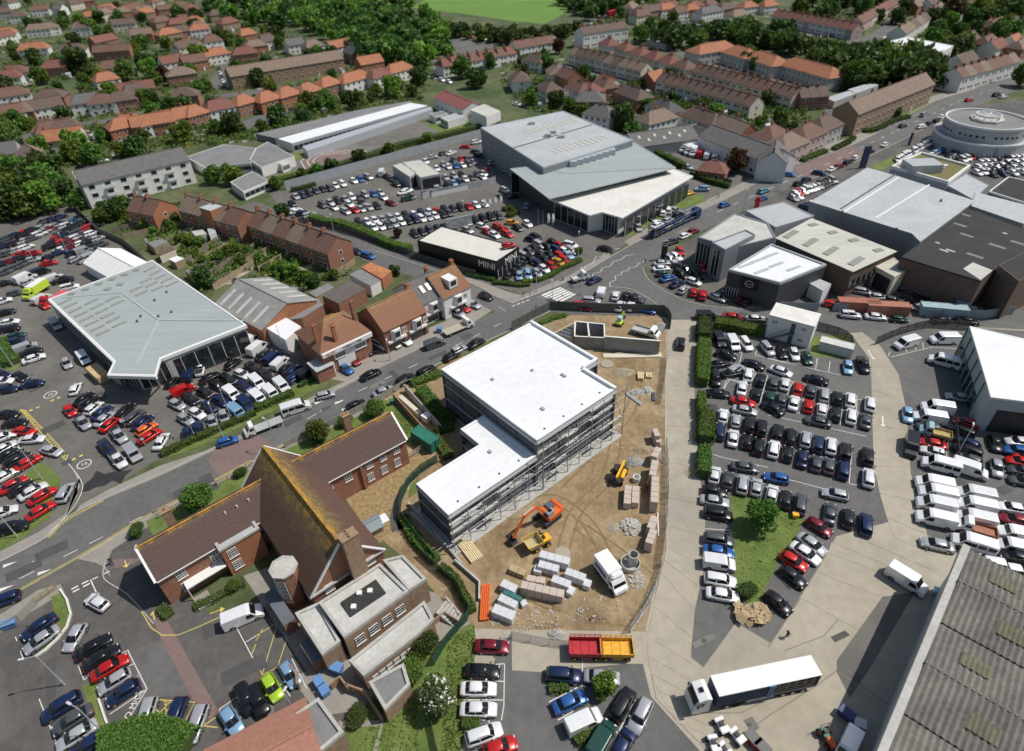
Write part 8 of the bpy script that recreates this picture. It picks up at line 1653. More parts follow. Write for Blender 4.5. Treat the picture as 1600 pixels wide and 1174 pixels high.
fence('thin dark fence down the middle of the lower lawns','42',[(1065,960),(1085,1060),(1110,1174)],1.4,mesh_k,1.6)
fence('grey steel cladding fence along the upper side of the dealer car park','12',[(185,1165),(1375,840)],3.2,wall_lgrey,4)
fence('mesh fence between the terrace street and dealer hedge','22',[(220,225),(430,260),(640,320),(800,380),(960,440),(1130,500),(1345,560)],2.0,mesh_k,2.6)
fence('tall dark close boarded fence between the showroom lot and the canopy','F2',[(160,70),(430,230),(620,330),(800,430),(1000,560),(1120,680),(1200,800)],2.6,mat('dark_fence',(.1,.105,.11),.8,.1,.6),2.2)
fence('long timber fence between the stock yard and the back gardens','21',[(430,110),(600,290),(760,360),(860,440),(940,520),(1060,590),(1200,680),(1400,790),(1560,880)],2.0,mat('weathered_fence',(.2,.17,.13),.9,.2,.8),2.4)
fence('site mesh fence beside the concrete road, upper length','G1',[(1380,0),(1350,350),(1290,700)],2.0,mesh_s,2.6,pm=steel); fence('site mesh fence beside the concrete road, middle length','G2',[(1370,350),(1400,700),(1400,1170)],2.0,mesh_s,2.6,pm=steel); fence('site mesh fence beside the concrete road, lower length','G3',[(1400,0),(1380,500),(1330,900),(1290,1150)],2.0,mesh_s,2.6,pm=steel)
fence('site mesh fence slanting at the lower corner of the earth site','43',[(925,30),(850,260),(720,450)],2.0,mesh_s,2.4,pm=steel); fence('site mesh fence along the bottom of the earth site','43',[(0,480),(180,520),(345,540)],1.8,mesh_s,2.6,pm=steel)
fence('timber ranch rail fence along the road by the west wing','31',[(970,900),(1130,820)],1.2,fence_t,1.8,solid=False,rails=3); fence('timber ranch rail fence beside the hall gable verge','31',[(1330,700),(1450,640),(1565,560)],1.2,fence_t,1.8,solid=False,rails=3); fence('timber rail fence between the hall and the east wing garden','32',[(180,470),(330,390),(470,330),(640,245),(760,180),(870,115),(925,80)],1.5,mat('grey_fence',(.3,.29,.25),.9,.15),1.8)
fence('timber fence between the brown garden and the green container','32',[(925,545),(1125,420)],1.5,MATS['grey_fence'],1.6,solid=False,rails=4); fence('timber fence at the pavement corner of the left grass island','41',[(225,270),(350,180)],1.3,fence_t,1.0,solid=False,rails=4); fence('grey plank fence at the far left pavement','41',[(-60,500),(0,455),(130,380),(230,280)],1.6,MATS['grey_fence'],1.4)
fence('dark palisade fence in front of the container yard','24',[(390,770),(640,775),(850,790)],2.2,mat('grey_palisade',(.25,.28,.3),.7,.1),2.4); fence('dark palisade fence right of the container yard entrance','24',[(960,810),(1300,815),(1490,790)],2.2,MATS['grey_palisade'],2.4); fence('pale metal fence beside the emblem showroom yard','24',[(60,760),(300,770)],2.2,MATS['grey_palisade'],2.4)
fence('curved black mesh fence round the van compound','24',[(655,975),(780,920),(900,885),(1000,870),(1220,885)],2.2,mesh_k,2.4,pm=black); fence('black mesh fence above the site cabins grass','24',[(300,880),(450,920),(500,960),(510,1000)],2.0,mesh_k,2.0,pm=black); fence('dark mesh fence above the top hedge of the car park','S1',[(60,85),(330,110),(920,140)],1.8,mesh_k,2.2)
fence('dealer banner fence with grey panels','B2',[(320,950),(450,900),(820,840),(1100,780),(1210,740)],2.0,wall_lgrey,3); fence('mesh fence beside the van park cars','34',[(1130,300),(1150,560)],1.8,mesh_k,2.2); fence('brown metal fence at the hospital style yard hedge','13',[(1090,1060),(1340,1130)],1.6,hoard,2.4)
gf=[((700,290),(900,240)),((760,330),(1010,270)),((900,400),(1100,330)),((1130,490),(1370,320)),((1060,420),(1300,260)),((1180,490),(1420,370)),((1280,560),(1565,380)),((1310,640),(1565,480)),((1200,520),(1565,440)),((1000,290),(1150,240))]
for i,(a,b) in enumerate(gf): fence(f"{ordn(i)} timber fence from the upper left between the terrace back gardens",'21',[a,b],1.7,fence_t if i%3 else MATS['weathered_fence'],1.9,group='garden fences')
for i,(a,b) in enumerate((((20,530),(160,450)),((-60,480),(90,400)),((480,560),(610,480)))): fence(f"{ordn(i)} timber fence behind the near end of the brick terrace",'22',[a,b],1.7,fence_t,1.9,group='garden fences')
fence('white rail by the annexe steps','42',[(1165,245),(1245,345)],.9,frame_w,1.2,solid=False,rails=2)
# ================= PLANTS =================
def leafmat(name,c1,c2,c3):
    m=bpy.data.materials.new(name); m.use_nodes=True; n=m.node_tree.nodes; l=m.node_tree.links; p=n['Principled BSDF']; p.inputs['Roughness'].default_value=.6; p.inputs['Specular IOR Level'].default_value=.25
    g=n.new('ShaderNodeNewGeometry'); r=n.new('ShaderNodeValToRGB'); oi=n.new('ShaderNodeObjectInfo')
    e=r.color_ramp.elements; e[0].color=(*c1,1); e[1].color=(*c3,1); k=e.new(.55); k.color=(*c2,1); l.new(g.outputs['Random Per Island'],r.inputs[0])
    h=n.new('ShaderNodeHueSaturation'); mr=n.new('ShaderNodeMapRange'); mr.inputs[3].default_value=.465; mr.inputs[4].default_value=.525; l.new(oi.outputs['Random'],mr.inputs[0]); l.new(mr.outputs[0],h.inputs['Hue'])
    m2=n.new('ShaderNodeMapRange'); m2.inputs[3].default_value=.75; m2.inputs[4].default_value=1.35; l.new(oi.outputs['Random'],m2.inputs[0]); l.new(m2.outputs[0],h.inputs['Value']); l.new(r.outputs[0],h.inputs['Color']); l.new(h.outputs[0],p.inputs['Base Color']); ts=n.new('ShaderNodeBsdfTranslucent'); l.new(h.outputs[0],ts.inputs[0]); ms=n.new('ShaderNodeMixShader'); ms.inputs[0].default_value=.28; l.new(p.outputs[0],ms.inputs[1]); l.new(ts.outputs[0],ms.inputs[2]); l.new(ms.outputs[0],n['Material Output'].inputs[0])
    MATS[name]=m; return m
LG=leafmat('leaf_green',(.05,.1,.018),(.1,.175,.03),(.16,.25,.05)); LD=leafmat('leaf_dark',(.036,.072,.018),(.062,.112,.026),(.105,.165,.04)); LB=leafmat('leaf_bright',(.08,.15,.02),(.14,.23,.03),(.22,.32,.06)); LC=leafmat('leaf_copper',(.04,.02,.012),(.08,.035,.02),(.12,.07,.04)); LF=leafmat('leaf_blossom',(.06,.11,.02),(.1,.17,.04),(.16,.22,.08)); LY=leafmat('leaf_yellow',(.2,.25,.02),(.35,.38,.03),(.45,.42,.04))
bark=mat('bark',(.1,.075,.055),.9,.2,2,obj=True); blossom=mat('blossom',(.75,.75,.68),.7,0)
def leaves(mb,n,fn,s,rr,blos=0):
    for i in range(n):
        p=Vector(fn()); a=Vector((rr.gauss(0,1),rr.gauss(0,1),rr.gauss(0,1)+.5)).normalized(); u=a.orthogonal().normalized(); v=a.cross(u); q=s*rr.uniform(.6,1.35); th=rr.uniform(0,3); u,v=u*math.cos(th)+v*math.sin(th),v*math.cos(th)-u*math.sin(th)
        mb.mi=0 if rr.random()>blos else 1
        k=len(mb.v); mb.v+=[tuple(p-u*q-v*q*.55),tuple(p+u*q*.2-v*q*.7),tuple(p+u*q+v*q*.3),tuple(p-u*q*.1+v*q*.75)]; mb.f.append([k,k+1,k+2,k+3]); mb.m.append(mb.mi); mb.sm.append(False)
def crown(seed,n,R_,H,z0,s,lumps=11,blos=0,col=False):
    rr=random.Random(seed); mb=MB(); L=[]
    for i in range(lumps):
        a=rr.uniform(0,6.28); q=rr.random()**.5*.52; z=rr.uniform(.15,.85); L.append((R_*q*math.cos(a),R_*q*math.sin(a),z0+H*z,R_*rr.uniform(.34,.55)*(1.1-.35*z)))
    L+=[(0,0,z0+H*.5,R_*.74),(0,0,z0+H*.6,R_*.7)]
    def fn():
        l=rr.choice(L); a=rr.uniform(0,6.28); c=rr.uniform(-.75,1); q=math.sqrt(1-c*c); d=l[3]*rr.uniform(.72,1.05); return (l[0]+d*q*math.cos(a),l[1]+d*q*math.sin(a),l[2]+d*c*.85)
    leaves(mb,n,fn,s,rr,blos); return mb
def trunk(seed,h,r):
    rr=random.Random(seed); mb=MB().cyl((0,0,0),(0,0,h*.55),r,r*.65,7)
    for i in range(5):
        a=i*1.26+rr.uniform(-.3,.3); mb.cyl((0,0,h*(.35+.04*i)),(math.cos(a)*h*.3,math.sin(a)*h*.3,h*(.7+.05*i)),r*.4,r*.12,5)
    return mb
TREES={}
def proto(k,seed,R_,H,z0,n,s,m,blos=0): TREES[k]=(crown(seed,n,R_,H,z0,s,lumps=13,blos=blos).mesh('crown',[m,blossom]),trunk(seed,z0+H,.14+R_*.05).mesh('trunk',bark),R_)
proto('near',1,3,4.6,1.2,5200,.17,LG); proto('near2',2,3,4.4,.8,5200,.17,LD); proto('near3',3,3,4.6,.6,5200,.17,LG); proto('flower',4,3,4.2,.6,5200,.17,LF,.16); proto('young',5,2,3.4,.6,1500,.2,LB)
for i,(k,m) in enumerate((('g1',LG),('g2',LD),('g3',LD),('g4',LB),('g5',LG),('g6',LC),('g7',LD))): proto(k,10+i,3,4.6+i*.25,.15,1300,.34,m)
NT=[0]; TRL=[]
def tree(c,x,y,r,kind,lab,place='',group=None,hf=1,ground=True):
    p=WC(c,x,y) ; k=TREES[kind]; s=r/k[2]; t=thing('tree',lab,'tree',(p.x,p.y,0),rnd.uniform(0,6.28),group)
    t.scale=(s,s,s*hf); put('crown',k[0],t); put('trunk',k[1],t); NT[0]+=1
    if not lab: TRL.append((t,{'g1':'mid green','g2':'dark','g3':'dark','g4':'bright green','g5':'mid green','g6':'copper leaved','g7':'dark'}.get(kind,'green')+(' large' if r>5.5 else '')+' tree',place))
    return t
tree('31',1245,850,3.1,'near','round leafy tree on the verge beside the west wing','',None,.85); tree('32',390,430,2.6,'near3','leafy tree on the roadside lawn by the east wing'); tree('32',740,270,2.5,'near3','leafy tree at the east wing chimney and road fence',hf=.8); tree('42',1050,560,2.0,'near2','dark bush tree beside the stained flat roof end'); tree('42',955,710,2.1,'near3','green bush tree between the dark outbuilding and the flowering tree',hf=.8); tree('42',1105,900,3.0,'flower','tree covered in small white blossom at the grass bank')
tree('0',1183,824,3.1,'near','round dark tree on the green triangle lawn',hf=.9); tree('43',1435,215,1.7,'near2','small bush tree at the lower tip of the green triangle',hf=.6); tree('43',560,810,1.8,'young','young bright green tree in the planted island of the small lot'); tree('32',1120,380,1.2,'near3','small shrubby tree between the green container and white roof',hf=.8); tree('42',620,975,1.7,'near2','spreading bush by the brick wall and lower lawn',hf=.5)
tree('31',850,990,1.6,'near2','dark shrub tree by the brick chimney and garden bench',hf=.6); tree('23',1350,1130,3.6,'g6','greyish tree behind the lawn by the vans yard') if False else None
for (c,x,y,r,k) in (('21',1260,620,3.4,'g2'),('13',210,440,5.5,'g1'),('13',290,330,4.6,'g6'),('13',440,480,4,'g2'),('13',680,800,6,'g2'),('13',350,700,4,'g5'),('13',270,660,4.5,'g2'),('13',430,720,4,'g1'),('13',530,740,4,'g1'),('13',590,780,4,'g2'),('13',655,600,3,'g6'),('13',990,720,3.4,'g5'),('13',1070,720,3,'g4'),('13',1180,680,3.5,'g1'),('13',1240,740,4,'g4'),('13',1350,1060,4.5,'g6'),('13',1150,560,2.5,'g4'),('13',1430,420,5,'g2'),('13',1480,440,4.5,'g2'),('13',1440,370,5,'g1'),
  ('12',860,570,4.5,'g2'),('12',1000,520,5.5,'g2'),('12',960,590,3.5,'g1'),('12',740,590,4,'g1'),('12',1260,480,7,'g1'),('12',1350,540,6,'g2'),('12',510,430,5.5,'g1'),('12',20,530,5.5,'g2'),('12',130,270,6.5,'g2'),('12',570,330,5,'g2'),('12',1300,730,3.4,'g1'),('12',290,730,4,'g4'),('12',390,670,4,'g1'),('12',470,680,4,'g1'),('12',1420,420,5,'g2'),('12',820,950,3,'g1'),('12',640,1000,3.2,'g2'),('12',1050,890,2.8,'g4'),('12',380,1080,3,'g1'),('12',470,1060,3.2,'g2'),('12',290,1110,3,'g1'),('12',130,1160,3,'g1'),
  ('11',500,450,9,'g2'),('11',570,210,6,'g4'),('11',780,490,7,'g1'),('11',890,420,5.5,'g2'),('11',1240,400,6.5,'g4'),('11',1180,480,5,'g1'),('11',1440,820,5.5,'g2'),('11',1340,830,4,'g1'),('11',1130,880,5,'g4'),('11',850,960,5,'g2'),('11',1110,1060,5,'g2'),('11',1320,1120,4,'g1'),('11',1440,1130,4,'g4'),('11',740,670,4,'g4'),('11',910,650,4.6,'g4'),('11',640,520,5,'g4'),('11',1010,500,4.5,'g6'),('11',1400,280,6,'g1'),('11',1340,250,5,'g2'),('11',1100,120,7,'g1'),('11',1200,160,6,'g2'),('11',60,860,6,'g1'),('11',1270,560,4,'g1'),('11',60,560,5,'g2'),('11',260,520,6,'g1'),('11',200,790,3,'g4'),
  ('21',60,90,7,'g1'),('21',200,70,7,'g2'),('21',330,70,7.5,'g1'),('21',60,200,7,'g2'),('21',190,190,6.5,'g1'),('21',300,160,6,'g4'),('21',400,110,5,'g2'),('21',120,130,6.5,'g4'),('21',260,120,7,'g2'),('21',20,140,6.5,'g1'),('11',150,1140,7,'g1'),('11',330,1120,7,'g2'),('11',30,1140,6,'g4'),('21',780,180,4,'g1'),('21',700,210,4,'g2'),('21',640,230,3.4,'g1'),('21',500,140,4,'g1'),
  ('21',960,250,2.4,'g1'),('21',900,270,2,'g4'),('21',1040,270,2.2,'g1'),('21',950,310,1.8,'g4'),('21',1080,230,2.2,'g2'),('21',1160,370,2.2,'g4'),('21',1230,380,2.3,'g1'),('21',1100,360,1.8,'g1'),('21',1300,340,1.5,'g6'),('21',1400,450,2.6,'g1'),('21',1440,410,2.2,'g4'),('21',1360,470,2.4,'g1'),('21',1480,480,2,'g1'),('21',1200,440,1.6,'g4'),('21',1250,480,1.8,'g1'),('21',1310,410,1.4,'g4'),('21',1520,430,2,'g1'),('22',20,470,1.8,'g1'),
  ('22',230,570,2.6,'g4'),('22',310,600,2.4,'g1'),('22',190,540,2.2,'g1'),('22',360,620,2,'g2'),('22',140,530,1.9,'g4'),('22',480,570,1.8,'g1'),('22',850,550,1.8,'g2'),('22',800,565,1.3,'g4'),('22',170,190,2.6,'g2'),('22',870,320,1.6,'g6'),('23',410,420,1.2,'g4'),('14',90,270,8,'g2'),('14',780,720,2.4,'g2'),('14',60,770,4.5,'g1'),('14',1500,180,9,'g1'),('14',1460,150,8,'g2'),('14',820,100,7,'g2'),('14',780,150,6,'g2'),('14',270,40,8,'g4'),('14',1100,150,8,'g6'),('14',1010,170,7,'g2'),('14',660,140,5,'g2'),('14',1530,530,6,'g1'),('14',1400,50,8,'g4'),('14',1330,70,8,'g1'),('14',1230,20,8,'g2'),('14',1200,60,8,'g1')):
    tree(c,x,y,r,k,'',{'1':'in the far upper suburbs','2':'in the back gardens and yard edges'}[c[0]])
# scattered garden trees over the far suburbs, away from houses and roads
def inpoly(x,y,P):
    r=False; n=len(P)
    for i in range(n):
        (x1,y1),(x2,y2)=P[i],P[(i+1)%n]
        if (y1>y)!=(y2>y) and x<(x2-x1)*(y-y1)/(y2-y1)+x1: r=not r
    return r
ZONES=[('in the top left suburb',[(0,-10),(310,0),(470,60),(560,110),(640,120),(640,150),(420,205),(260,235),(110,265),(0,265)],105,(3.0,6.0)),('among the far middle houses',[(800,80),(1010,105),(1200,160),(1290,200),(1150,250),(1000,200),(820,170),(790,140)],40,(2.4,4.2)),('in the far top right',[(1180,45),(1330,0),(1600,0),(1600,60),(1490,100),(1400,60),(1250,50)],40,(5,9)),('among the far middle houses',[(990,0),(1200,0),(1200,30),(1000,50),(960,30)],20,(3,6))]
rt=random.Random(21)
ROADS=[[W(*p) for p in q] for q in ([(380,200),(470,160),(560,118),(680,92),(800,62),(905,35),(975,15)],[(-20,240),(70,205),(165,190),(280,165),(350,150),(420,143),(600,128)],[(335,140),(345,118),(356,100),(345,85),(320,60)],[(860,95),(900,112),(1010,130),(1100,160),(1190,186),(1250,200)],[(1180,60),(1270,75),(1360,60),(1400,30),(1440,-20)],RN,RS)]
def nearroad(p,d=8):
    for r in ROADS:
        for a,b in zip(r,r[1:]):
            ab=b-a; t=max(0,min(1,(p-a).dot(ab)/max(ab.length_squared,1e-6))); 
            if (p-(a+ab*t)).length<d: return True
    return False
def free(p,r):
    return all((p.x-h[0])**2+(p.y-h[1])**2>(h[2]*.72+r*.75)**2 for h in HOUSES) and not nearroad(p,6+r*.6)
for place,P,n,(r0,r1) in ZONES:
    k=0; xs=[p[0] for p in P]; ys=[p[1] for p in P]
    for _ in range(n*25):
        if k>=n: break
        x,y=rt.uniform(min(xs),max(xs)),rt.uniform(min(ys),max(ys))
        if not inpoly(x,y,P): continue
        p=W(x,y); r=rt.uniform(r0,r1)
        if free(p,r): tree('0',x,y,r,rt.choice(['g1','g2','g3','g4','g5','g1','g2']),'',place); HOUSES.append((p.x,p.y,r*.8)); k+=1
uniq(TRL,lambda d,p,i,n:(f"{d} {p}" if n==1 else f"{ordn(i)} {d} from the left {p}"))
print('trees',NT[0])
# shrubs, hedge lines, patios and sheds that fill the gardens
SZ=[([(0,-10),(310,0),(470,60),(560,110),(640,115),(680,110),(640,150),(420,215),(270,240),(110,262),(0,262)],1500,1.7),([(800,75),(1010,105),(1250,160),(1290,200),(1130,250),(985,205),(820,170),(780,120)],800,1.3),([(1180,45),(1330,0),(1600,0),(1600,60),(1490,110),(1400,60),(1250,50)],350,2.4),([(940,0),(1200,0),(1200,30),(1000,55),(900,60)],260,2.0),([(175,330),(255,325),(300,330),(400,352),(520,395),(505,450),(440,460),(350,450),(300,420),(230,370)],260,1.0),([(430,205),(640,140),(680,125),(640,170),(440,225)],120,1.2)]
gs=MB(); rs=random.Random(8); pt=MB(); shed_n=0; SHL=[]
shm=[MB().box(-1.3,-1,0,1.3,1,2.1).mat(1).add([(-1.45,-1.15,2.05),(1.45,-1.15,2.05),(1.45,0,2.6),(-1.45,0,2.6),(1.45,1.15,2.05),(-1.45,1.15,2.05)],[(0,1,2,3),(3,2,4,5)]).mesh('garden_shed',[w_m,r_m]) for w_m,r_m in ((fence_t,roof_felt),(render_w,roof_grey2),(MATS['weathered_fence'],roof_dark))]
for P,n,s0 in SZ:
    xs=[p[0] for p in P];ys=[p[1] for p in P];k=0
    for _ in range(n*12):
        if k>=n: break
        x,y=rs.uniform(min(xs),max(xs)),rs.uniform(min(ys),max(ys))
        if not inpoly(x,y,P): continue
        p=W(x,y)
        if not all((p.x-h[0])**2+(p.y-h[1])**2>(h[2]*.62)**2 for h in HOUSES) or nearroad(p,6): continue
        k+=1; q=rs.random(); a0=heading(x,y,10)+(math.pi/2 if rs.random()<.6 else 0)
        if q<.22:
            c_,s_=math.cos(a0),math.sin(a0); L=rs.uniform(4,10); gs.mi=rs.choice((0,1,2)); w_=rs.uniform(.4,.8); gs.at(p.x,p.y,0,a0); n_=int(L*2.2)
            leaves(gs,0,None,1,rs); 
            for i in range(n_*5):
                u=rs.uniform(-L,L)/1; v=rs.uniform(-w_,w_); z=rs.uniform(.4,1.7); pp=Vector((p.x+c_*u-s_*v,p.y+s_*u+c_*v,z)); mi=gs.mi; leaves(gs,1,lambda:pp,.42,rs); gs.m[-1]=mi
        elif q<.3: pt.at(p.x,p.y,.03+rs.random()*.01,a0).cbox(0,0,0,rs.uniform(2,5),rs.uniform(2,4),.02)
        elif q<.335 and len(SHL)<70:
            o=put('garden_shed',rs.choice(shm),None,(p.x,p.y,0),a0); tag(o,'','shed','garden sheds'); SHL.append((o,{0:'timber',1:'white',2:'dark'}[shm.index(o.data)]+' garden shed','in the back gardens'))
        else:
            r=s0*rs.uniform(.5,1.3); mi=rs.choice((0,0,1,2,3)) if rs.random()<.96 else 4
            for i in range(34):
                d=Vector((rs.gauss(0,1),rs.gauss(0,1),abs(rs.gauss(0,1)))).normalized()*r*rs.uniform(.6,1); pp=Vector((p.x+d.x,p.y+d.y,d.z*1.1+.1)); leaves(gs,1,lambda:pp,.24*s0,rs); gs.m[-1]=mi
tag(gs.build('garden_shrubs',[LG,LD,LB,LG,LY]),'shrubs and hedges filling the gardens of the suburbs','shrubbery',kind='stuff'); tag(pt.build('patio_slabs',paving),kind='stuff'); pt_=bpy.data.objects['patio_slabs']; tag(pt_,'small pale patios and paths in the far gardens','patios')
uniq(SHL,lambda d,p,i,n:f"{ordn(i)} {d} from the left {p}")
# woods that read as one mass: crowns packed together
def wood(name,lab,P,n,r,mats,seed,dens=260,dark=True):
    rr=random.Random(seed); xs=[p[0] for p in P]; ys=[p[1] for p in P]; mb=MB(); k=0
    for _ in range(n*30):
        if k>=n: break
        x,y=rr.uniform(min(xs),max(xs)),rr.uniform(min(ys),max(ys))
        if not inpoly(x,y,P): continue
        p=W(x,y,r*.8); q=r*rr.uniform(.6,1.25); k+=1; mi=rr.choice((0,0,1,2))
        cm_=crown(rr.randint(0,9999),dens,q,q*1.3,q*.25,q*.2,lumps=6)
        o=len(mb.v); mb.v+=[(v[0]+p.x,v[1]+p.y,v[2]) for v in cm_.v]; mb.f+=[[o+i for i in f] for f in cm_.f]; mb.m+=[mi]*len(cm_.f); mb.sm+=[False]*len(cm_.f)
    tag(mb.build(name,mats),lab,'woodland',kind='stuff')
wood('woodland','dense green wood filling the top of the photo left of the field',[(318,-8),(640,-8),(690,30),(708,62),(690,82),(640,92),(575,95),(520,62),(470,45),(400,35),(340,25)],230,6.5,[LD,LG,LB],5,230)
wood('tree_belt','dark belt of trees below the green field',[(660,34),(700,40),(800,50),(880,45),(905,44),(880,54),(800,62),(720,56),(668,46)],80,4.2,[LD,LD,LG],6,200); wood('tree_belt','dark belt of trees above the far bus road',[(868,-8),(985,-8),(968,12),(925,22),(900,14),(875,2)],50,6,[LD,LD,LG],7,200)
wood('tree_belt','dark tree belt running behind the orange roofed flats',[(985,52),(1035,45),(1110,38),(1200,48),(1250,62),(1290,75),(1275,88),(1200,66),(1110,58),(1060,72),(1010,60)],75,6,[LD,LD,LG],8,230); wood('tree_belt','dark trees between the orange roofs and the white L shaped building',[(1250,75),(1345,80),(1385,92),(1420,82),(1475,112),(1468,150),(1440,118),(1380,115),(1340,128),(1300,105),(1262,85)],95,6.5,[LD,LG,LD],9,260)
wood('tree_belt','trees at the top right corner',[(1480,-5),(1600,-5),(1600,30),(1560,40),(1500,20)],40,8,[LD,LG,LB],11,160); wood('shrub_belt','trees along the road bank right of the wood',[(600,70),(700,60),(712,75),(690,95),(640,100),(600,92)],40,4.5,[LG,LG,LB],12,200)
wood('shrub_belt','dark trees beside the yard hedge and brown workshop',[(985,195),(1010,200),(1000,222),(960,205)],8,4,[LD,LG,LD],13,300)
# hedges
def hedge(lab,c,pts,w_,h,m=LG,core=None,sm=True,n=None,name='hedge',s=.13,blob=0,group=None):
    ws=[WC(c,*p) for p in pts]; ws=smoothpts([Vector((p.x,p.y,0)) for p in ws],3) if sm else ws; rr=random.Random(int(ws[0].x*10)); t=thing(name,lab,'hedge',ws[0],0,group); o=-ws[0]
    L=sum((b-a).length for a,b in zip(ws,ws[1:])); ribbon(MB(),[p+o for p in ws],w_*.78,0,h*.86).build('branches',core or mat('hedge_core',(.045,.075,.015),.95,.2,2),t)
    mb=MB(); seg=list(zip(ws,ws[1:])); wl=[(b-a).length for a,b in seg]
    n=n or int(min(9000,L*(2*h+w_)*(.55/(s*s))))
    def fn():
        a,b=rr.choices(seg,wl)[0]; q=a.lerp(b,rr.random())+o; d=(b-a).normalized(); sd_=Vector((-d.y,d.x,0)); u=rr.random()*(2*h+w_); j=rr.gauss(0,s*.45)
        bump=.08*h*math.sin(q.x*1.3+q.y*2.1)
        b2=.13*w_*math.sin(q.x*1.9+q.y*.7)*math.cos(q.y*1.6)
        if u<h: return q+sd_*((w_/2+b2)*(1-.25*max(0,u/h-.6)/.4)+j)+Vector((0,0,u*1.0))
        if u<2*h: return q-sd_*((w_/2+b2)*(1-.25*max(0,(u-h)/h-.6)/.4)+j)+Vector((0,0,(u-h)*1.0))
        e_=(u-2*h-w_/2)/(w_/2); return q+sd_*(u-2*h-w_/2)+Vector((0,0,h*(1.04-.14*e_*e_)+j*1.2+bump))
    leaves(mb,n,fn,s,rr); mb.build('leaves',[m,blossom],t); return t
hedge('clipped dark top section of the tall hedge by the concrete road','S1',[(150,150),(145,350)],2.9,2.9,LD); hedge('long bright green section of the tall hedge by the concrete road','S1',[(150,400),(135,600),(125,900)],2.5,2.6,LB); hedge('narrow middle section of the tall hedge','33',[(1150,170),(1155,290)],1.5,2.4,LB); hedge('broad bushy lower section of the tall hedge','33',[(1185,290),(1175,450)],2.7,2.6,LG); hedge('lowest separate block of the tall hedge','33',[(1168,500),(1165,660)],2.1,2.4,LG)
hedge('overgrown hedge along the top of the right car park','S1',[(280,160),(480,190),(640,230),(880,250)],2.6,2.0,LB)
hedge('clipped road hedge in front of the van display lot','31',[(990,520),(1150,445),(1330,365),(1480,300),(1565,262)],1.4,1.1,LG); hedge('clipped road hedge continuing beside the white minibus','32',[(0,240),(120,190),(230,140)],1.6,1.2,LG)
hedge('bushy green hedge between the terrace street and dealer car park','22',[(340,215),(430,240),(520,255),(600,280),(680,310),(750,345),(860,390),(950,410)],2.6,2.2,LB); hedge('hedge line on the school side of the steel fence','12',[(60,1150),(250,1095),(560,1015),(700,970),(900,900),(1130,850),(1370,790)],3,2.2,LG)
hedge('long hedge beside the vans yard','13',[(745,885),(850,940),(950,985),(1050,1035)],2.2,2.2,LG); hedge('low hedge around the corner lodge','13',[(1100,1070),(1180,1110),(1330,1150)],2.2,1.6,LD); hedge('shrub bank in the corner of the hedge-side row','L2',[(20,520),(60,620),(120,720),(180,790)],3.0,1.6,LG)
t=hedge('big domed bright green clipped hedge at the bottom edge','41',[(640,1190),(780,1130),(900,1105),(1020,1120),(1160,1180)],4.5,2.2,LG,n=16000); 
hedge('planted bed hedge at the left of the small lot','43',[(225,800),(350,790)],1.2,.7,LG); hedge('planted bed hedge by the green pickup','43',[(385,1120),(500,1050)],1.5,.8,LG); hedge('small square bush at the end of the white car row','42',[(1260,1020),(1370,1010)],1.4,.8,LG); hedge('plants under the west wing bay','41',[(1190,300),(1290,260),(1380,210),(1500,150)],1.3,.7,LF); hedge('plants beside the entrance ramp of the west wing','41',[(990,300),(1040,360)],1.6,.8,LF)
hedge('low flower bed round the black showroom corner','M1',[(590,930),(740,945),(880,960),(960,950)],1.6,.8,LD); hedge('yellow flowering shrubs by the black showroom bed','M1',[(890,915),(1000,915)],1.4,.7,LY); hedge('bed shrubs with yellow tips along the display lot','M1',[(1010,920),(1160,870),(1270,800),(1400,745),(1480,700)],1.5,.9,LG); hedge('bright yellow shrub at the display lot corner','M1',[(1440,630),(1470,640)],1.6,1.4,LY); hedge('shrub bed at the far end of the display lot','M1',[(700,200),(760,180),(820,220),(740,260)],2.2,1.2,LD); hedge('dark hedge strip in front of the black showroom wall','M1',[(330,850),(480,880),(600,910)],1.4,.9,LD)
hedge('ivy covered bank beside the site path, lower','32',[(905,905),(960,1010),(1040,1110),(1110,1174)],1.6,1.3,LG); hedge('hedge along the green fence by the grass bank','42',[(1130,60),(1220,130),(1260,210),(1330,330)],1.2,1.3,LG); hedge('low hedge on the verge beside the flats lawn','14',[(580,810),(660,800),(760,750),(860,720)],2.2,1.2,LD); hedge('front garden bushes of the near side street houses','14',[(200,990),(300,950),(350,930)],2.5,1.2,LG); hedge('corner garden hedge by the long road','14',[(400,920),(480,880),(520,850)],2.2,1.2,LD); hedge('weeds along the top site fence','23',[(170,850),(260,815),(330,800)],1.3,.6,LB); hedge('ivy on the garden wall right of the green container','32',[(1080,210),(1130,290),(1160,350)],1.4,1.6,LD)
hedge('garden hedge along the terrace back lane','21',[(600,200),(700,190),(800,200)],3,1.8,LG); hedge('bushes behind the lime green bins garden','22',[(20,500),(100,530),(160,560)],2.4,1.4,LG)
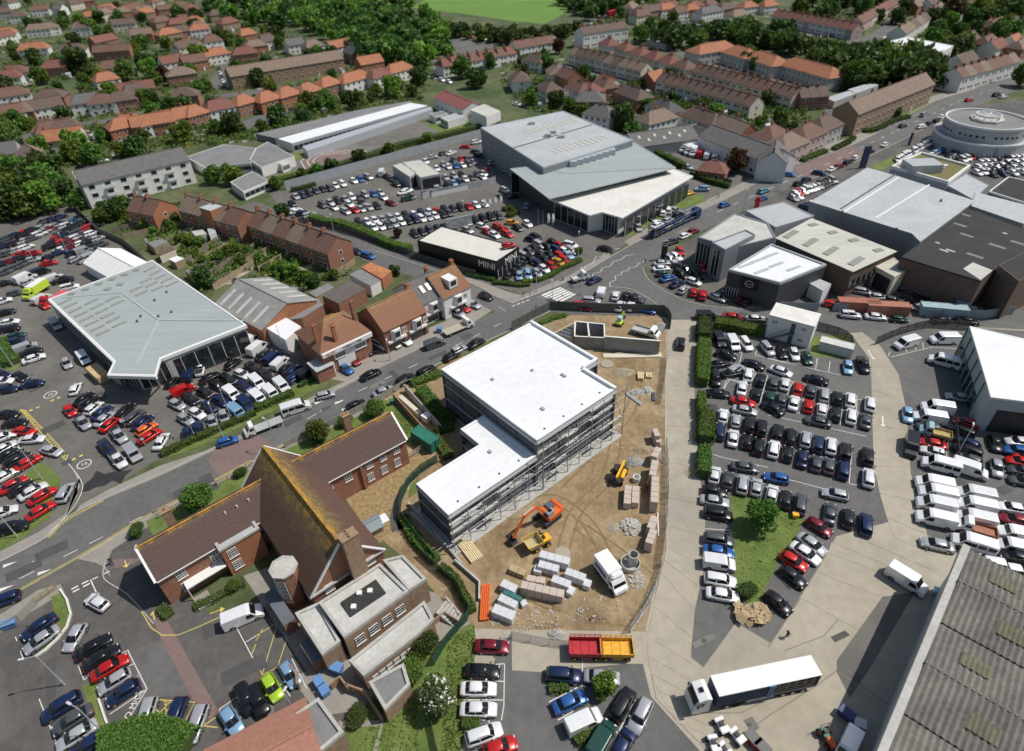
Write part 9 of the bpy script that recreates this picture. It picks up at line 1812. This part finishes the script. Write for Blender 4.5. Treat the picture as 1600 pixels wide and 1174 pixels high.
hedge('small round shrubs at the dealer wall rear','B1',[(120,860),(250,840),(420,790)],1.2,1.5,LD); hedge('shrub on the van fence corner grass','F2',[(920,980),(1010,930),(1130,870)],1.0,.7,LD)
hedge('dark shrub border between the trough walls and the white roofed building','32',[(1010,120),(1090,220),(1140,290),(1170,380)],2.6,1.3,LG); hedge('roadside shrubs behind the new building','32',[(950,90),(1060,50),(1130,20)],1.8,1.1,LB); hedge('bushes beside the east wing end wall','32',[(1110,430),(1150,490),(1180,540)],1.8,1.0,LB)
for c,x,y,r,k,lab in (('32',1180,300,1.7,'near3','small leafy tree against the left wall of the new building'),('32',560,330,1.8,'near3','low tree between the east wing and the road fence'),('31',1480,640,1.3,'near2','small dark bush tree on the verge by the hall gable'),('42',980,610,1.7,'near3','bush tree in the gap beside the dark outbuilding'),('41',1440,175,1.2,'near3','rounded shrub at the end of the west wing planting')): tree(c,x,y,r,k,lab,hf=.75)
# rough grass tufts on the near verges and banks
gm=MB(); rg=random.Random(4)
for c,P,n in (('0',[(700,1000),(740,978),(745,1010),(735,1060),(722,1174),(690,1174)],1500),('0',[(600,1090),(650,1090),(655,1174),(560,1174)],500),('34',[(-80,790),(0,830),(225,905),(60,1174),(-60,1400),(-200,1200)],150),('32',[(830,200),(950,340),(930,400),(880,330)],200)):
    xs=[p[0] for p in P];ys=[p[1] for p in P];k=0
    while k<n:
        x,y=rg.uniform(min(xs),max(xs)),rg.uniform(min(ys),max(ys))
        if inpoly(x,y,P):
            p=WC(c,x,y); a=rg.uniform(0,3.1); q=rg.uniform(.08,.2); gm.add([(p.x-math.cos(a)*q,p.y-math.sin(a)*q,.03),(p.x+math.cos(a)*q,p.y+math.sin(a)*q,.03),(p.x+rg.uniform(-.1,.1),p.y+rg.uniform(-.1,.1),.03+q*1.1)],[(0,1,2)]); k+=1
tag(gm.build('grass_tufts',LG),'rough tufts of grass on the banks and the triangle lawn','grass',kind='stuff')
for o in list(bpy.data.objects):
    for k in [k for k in o.keys() if k.startswith('_')]: del o[k]
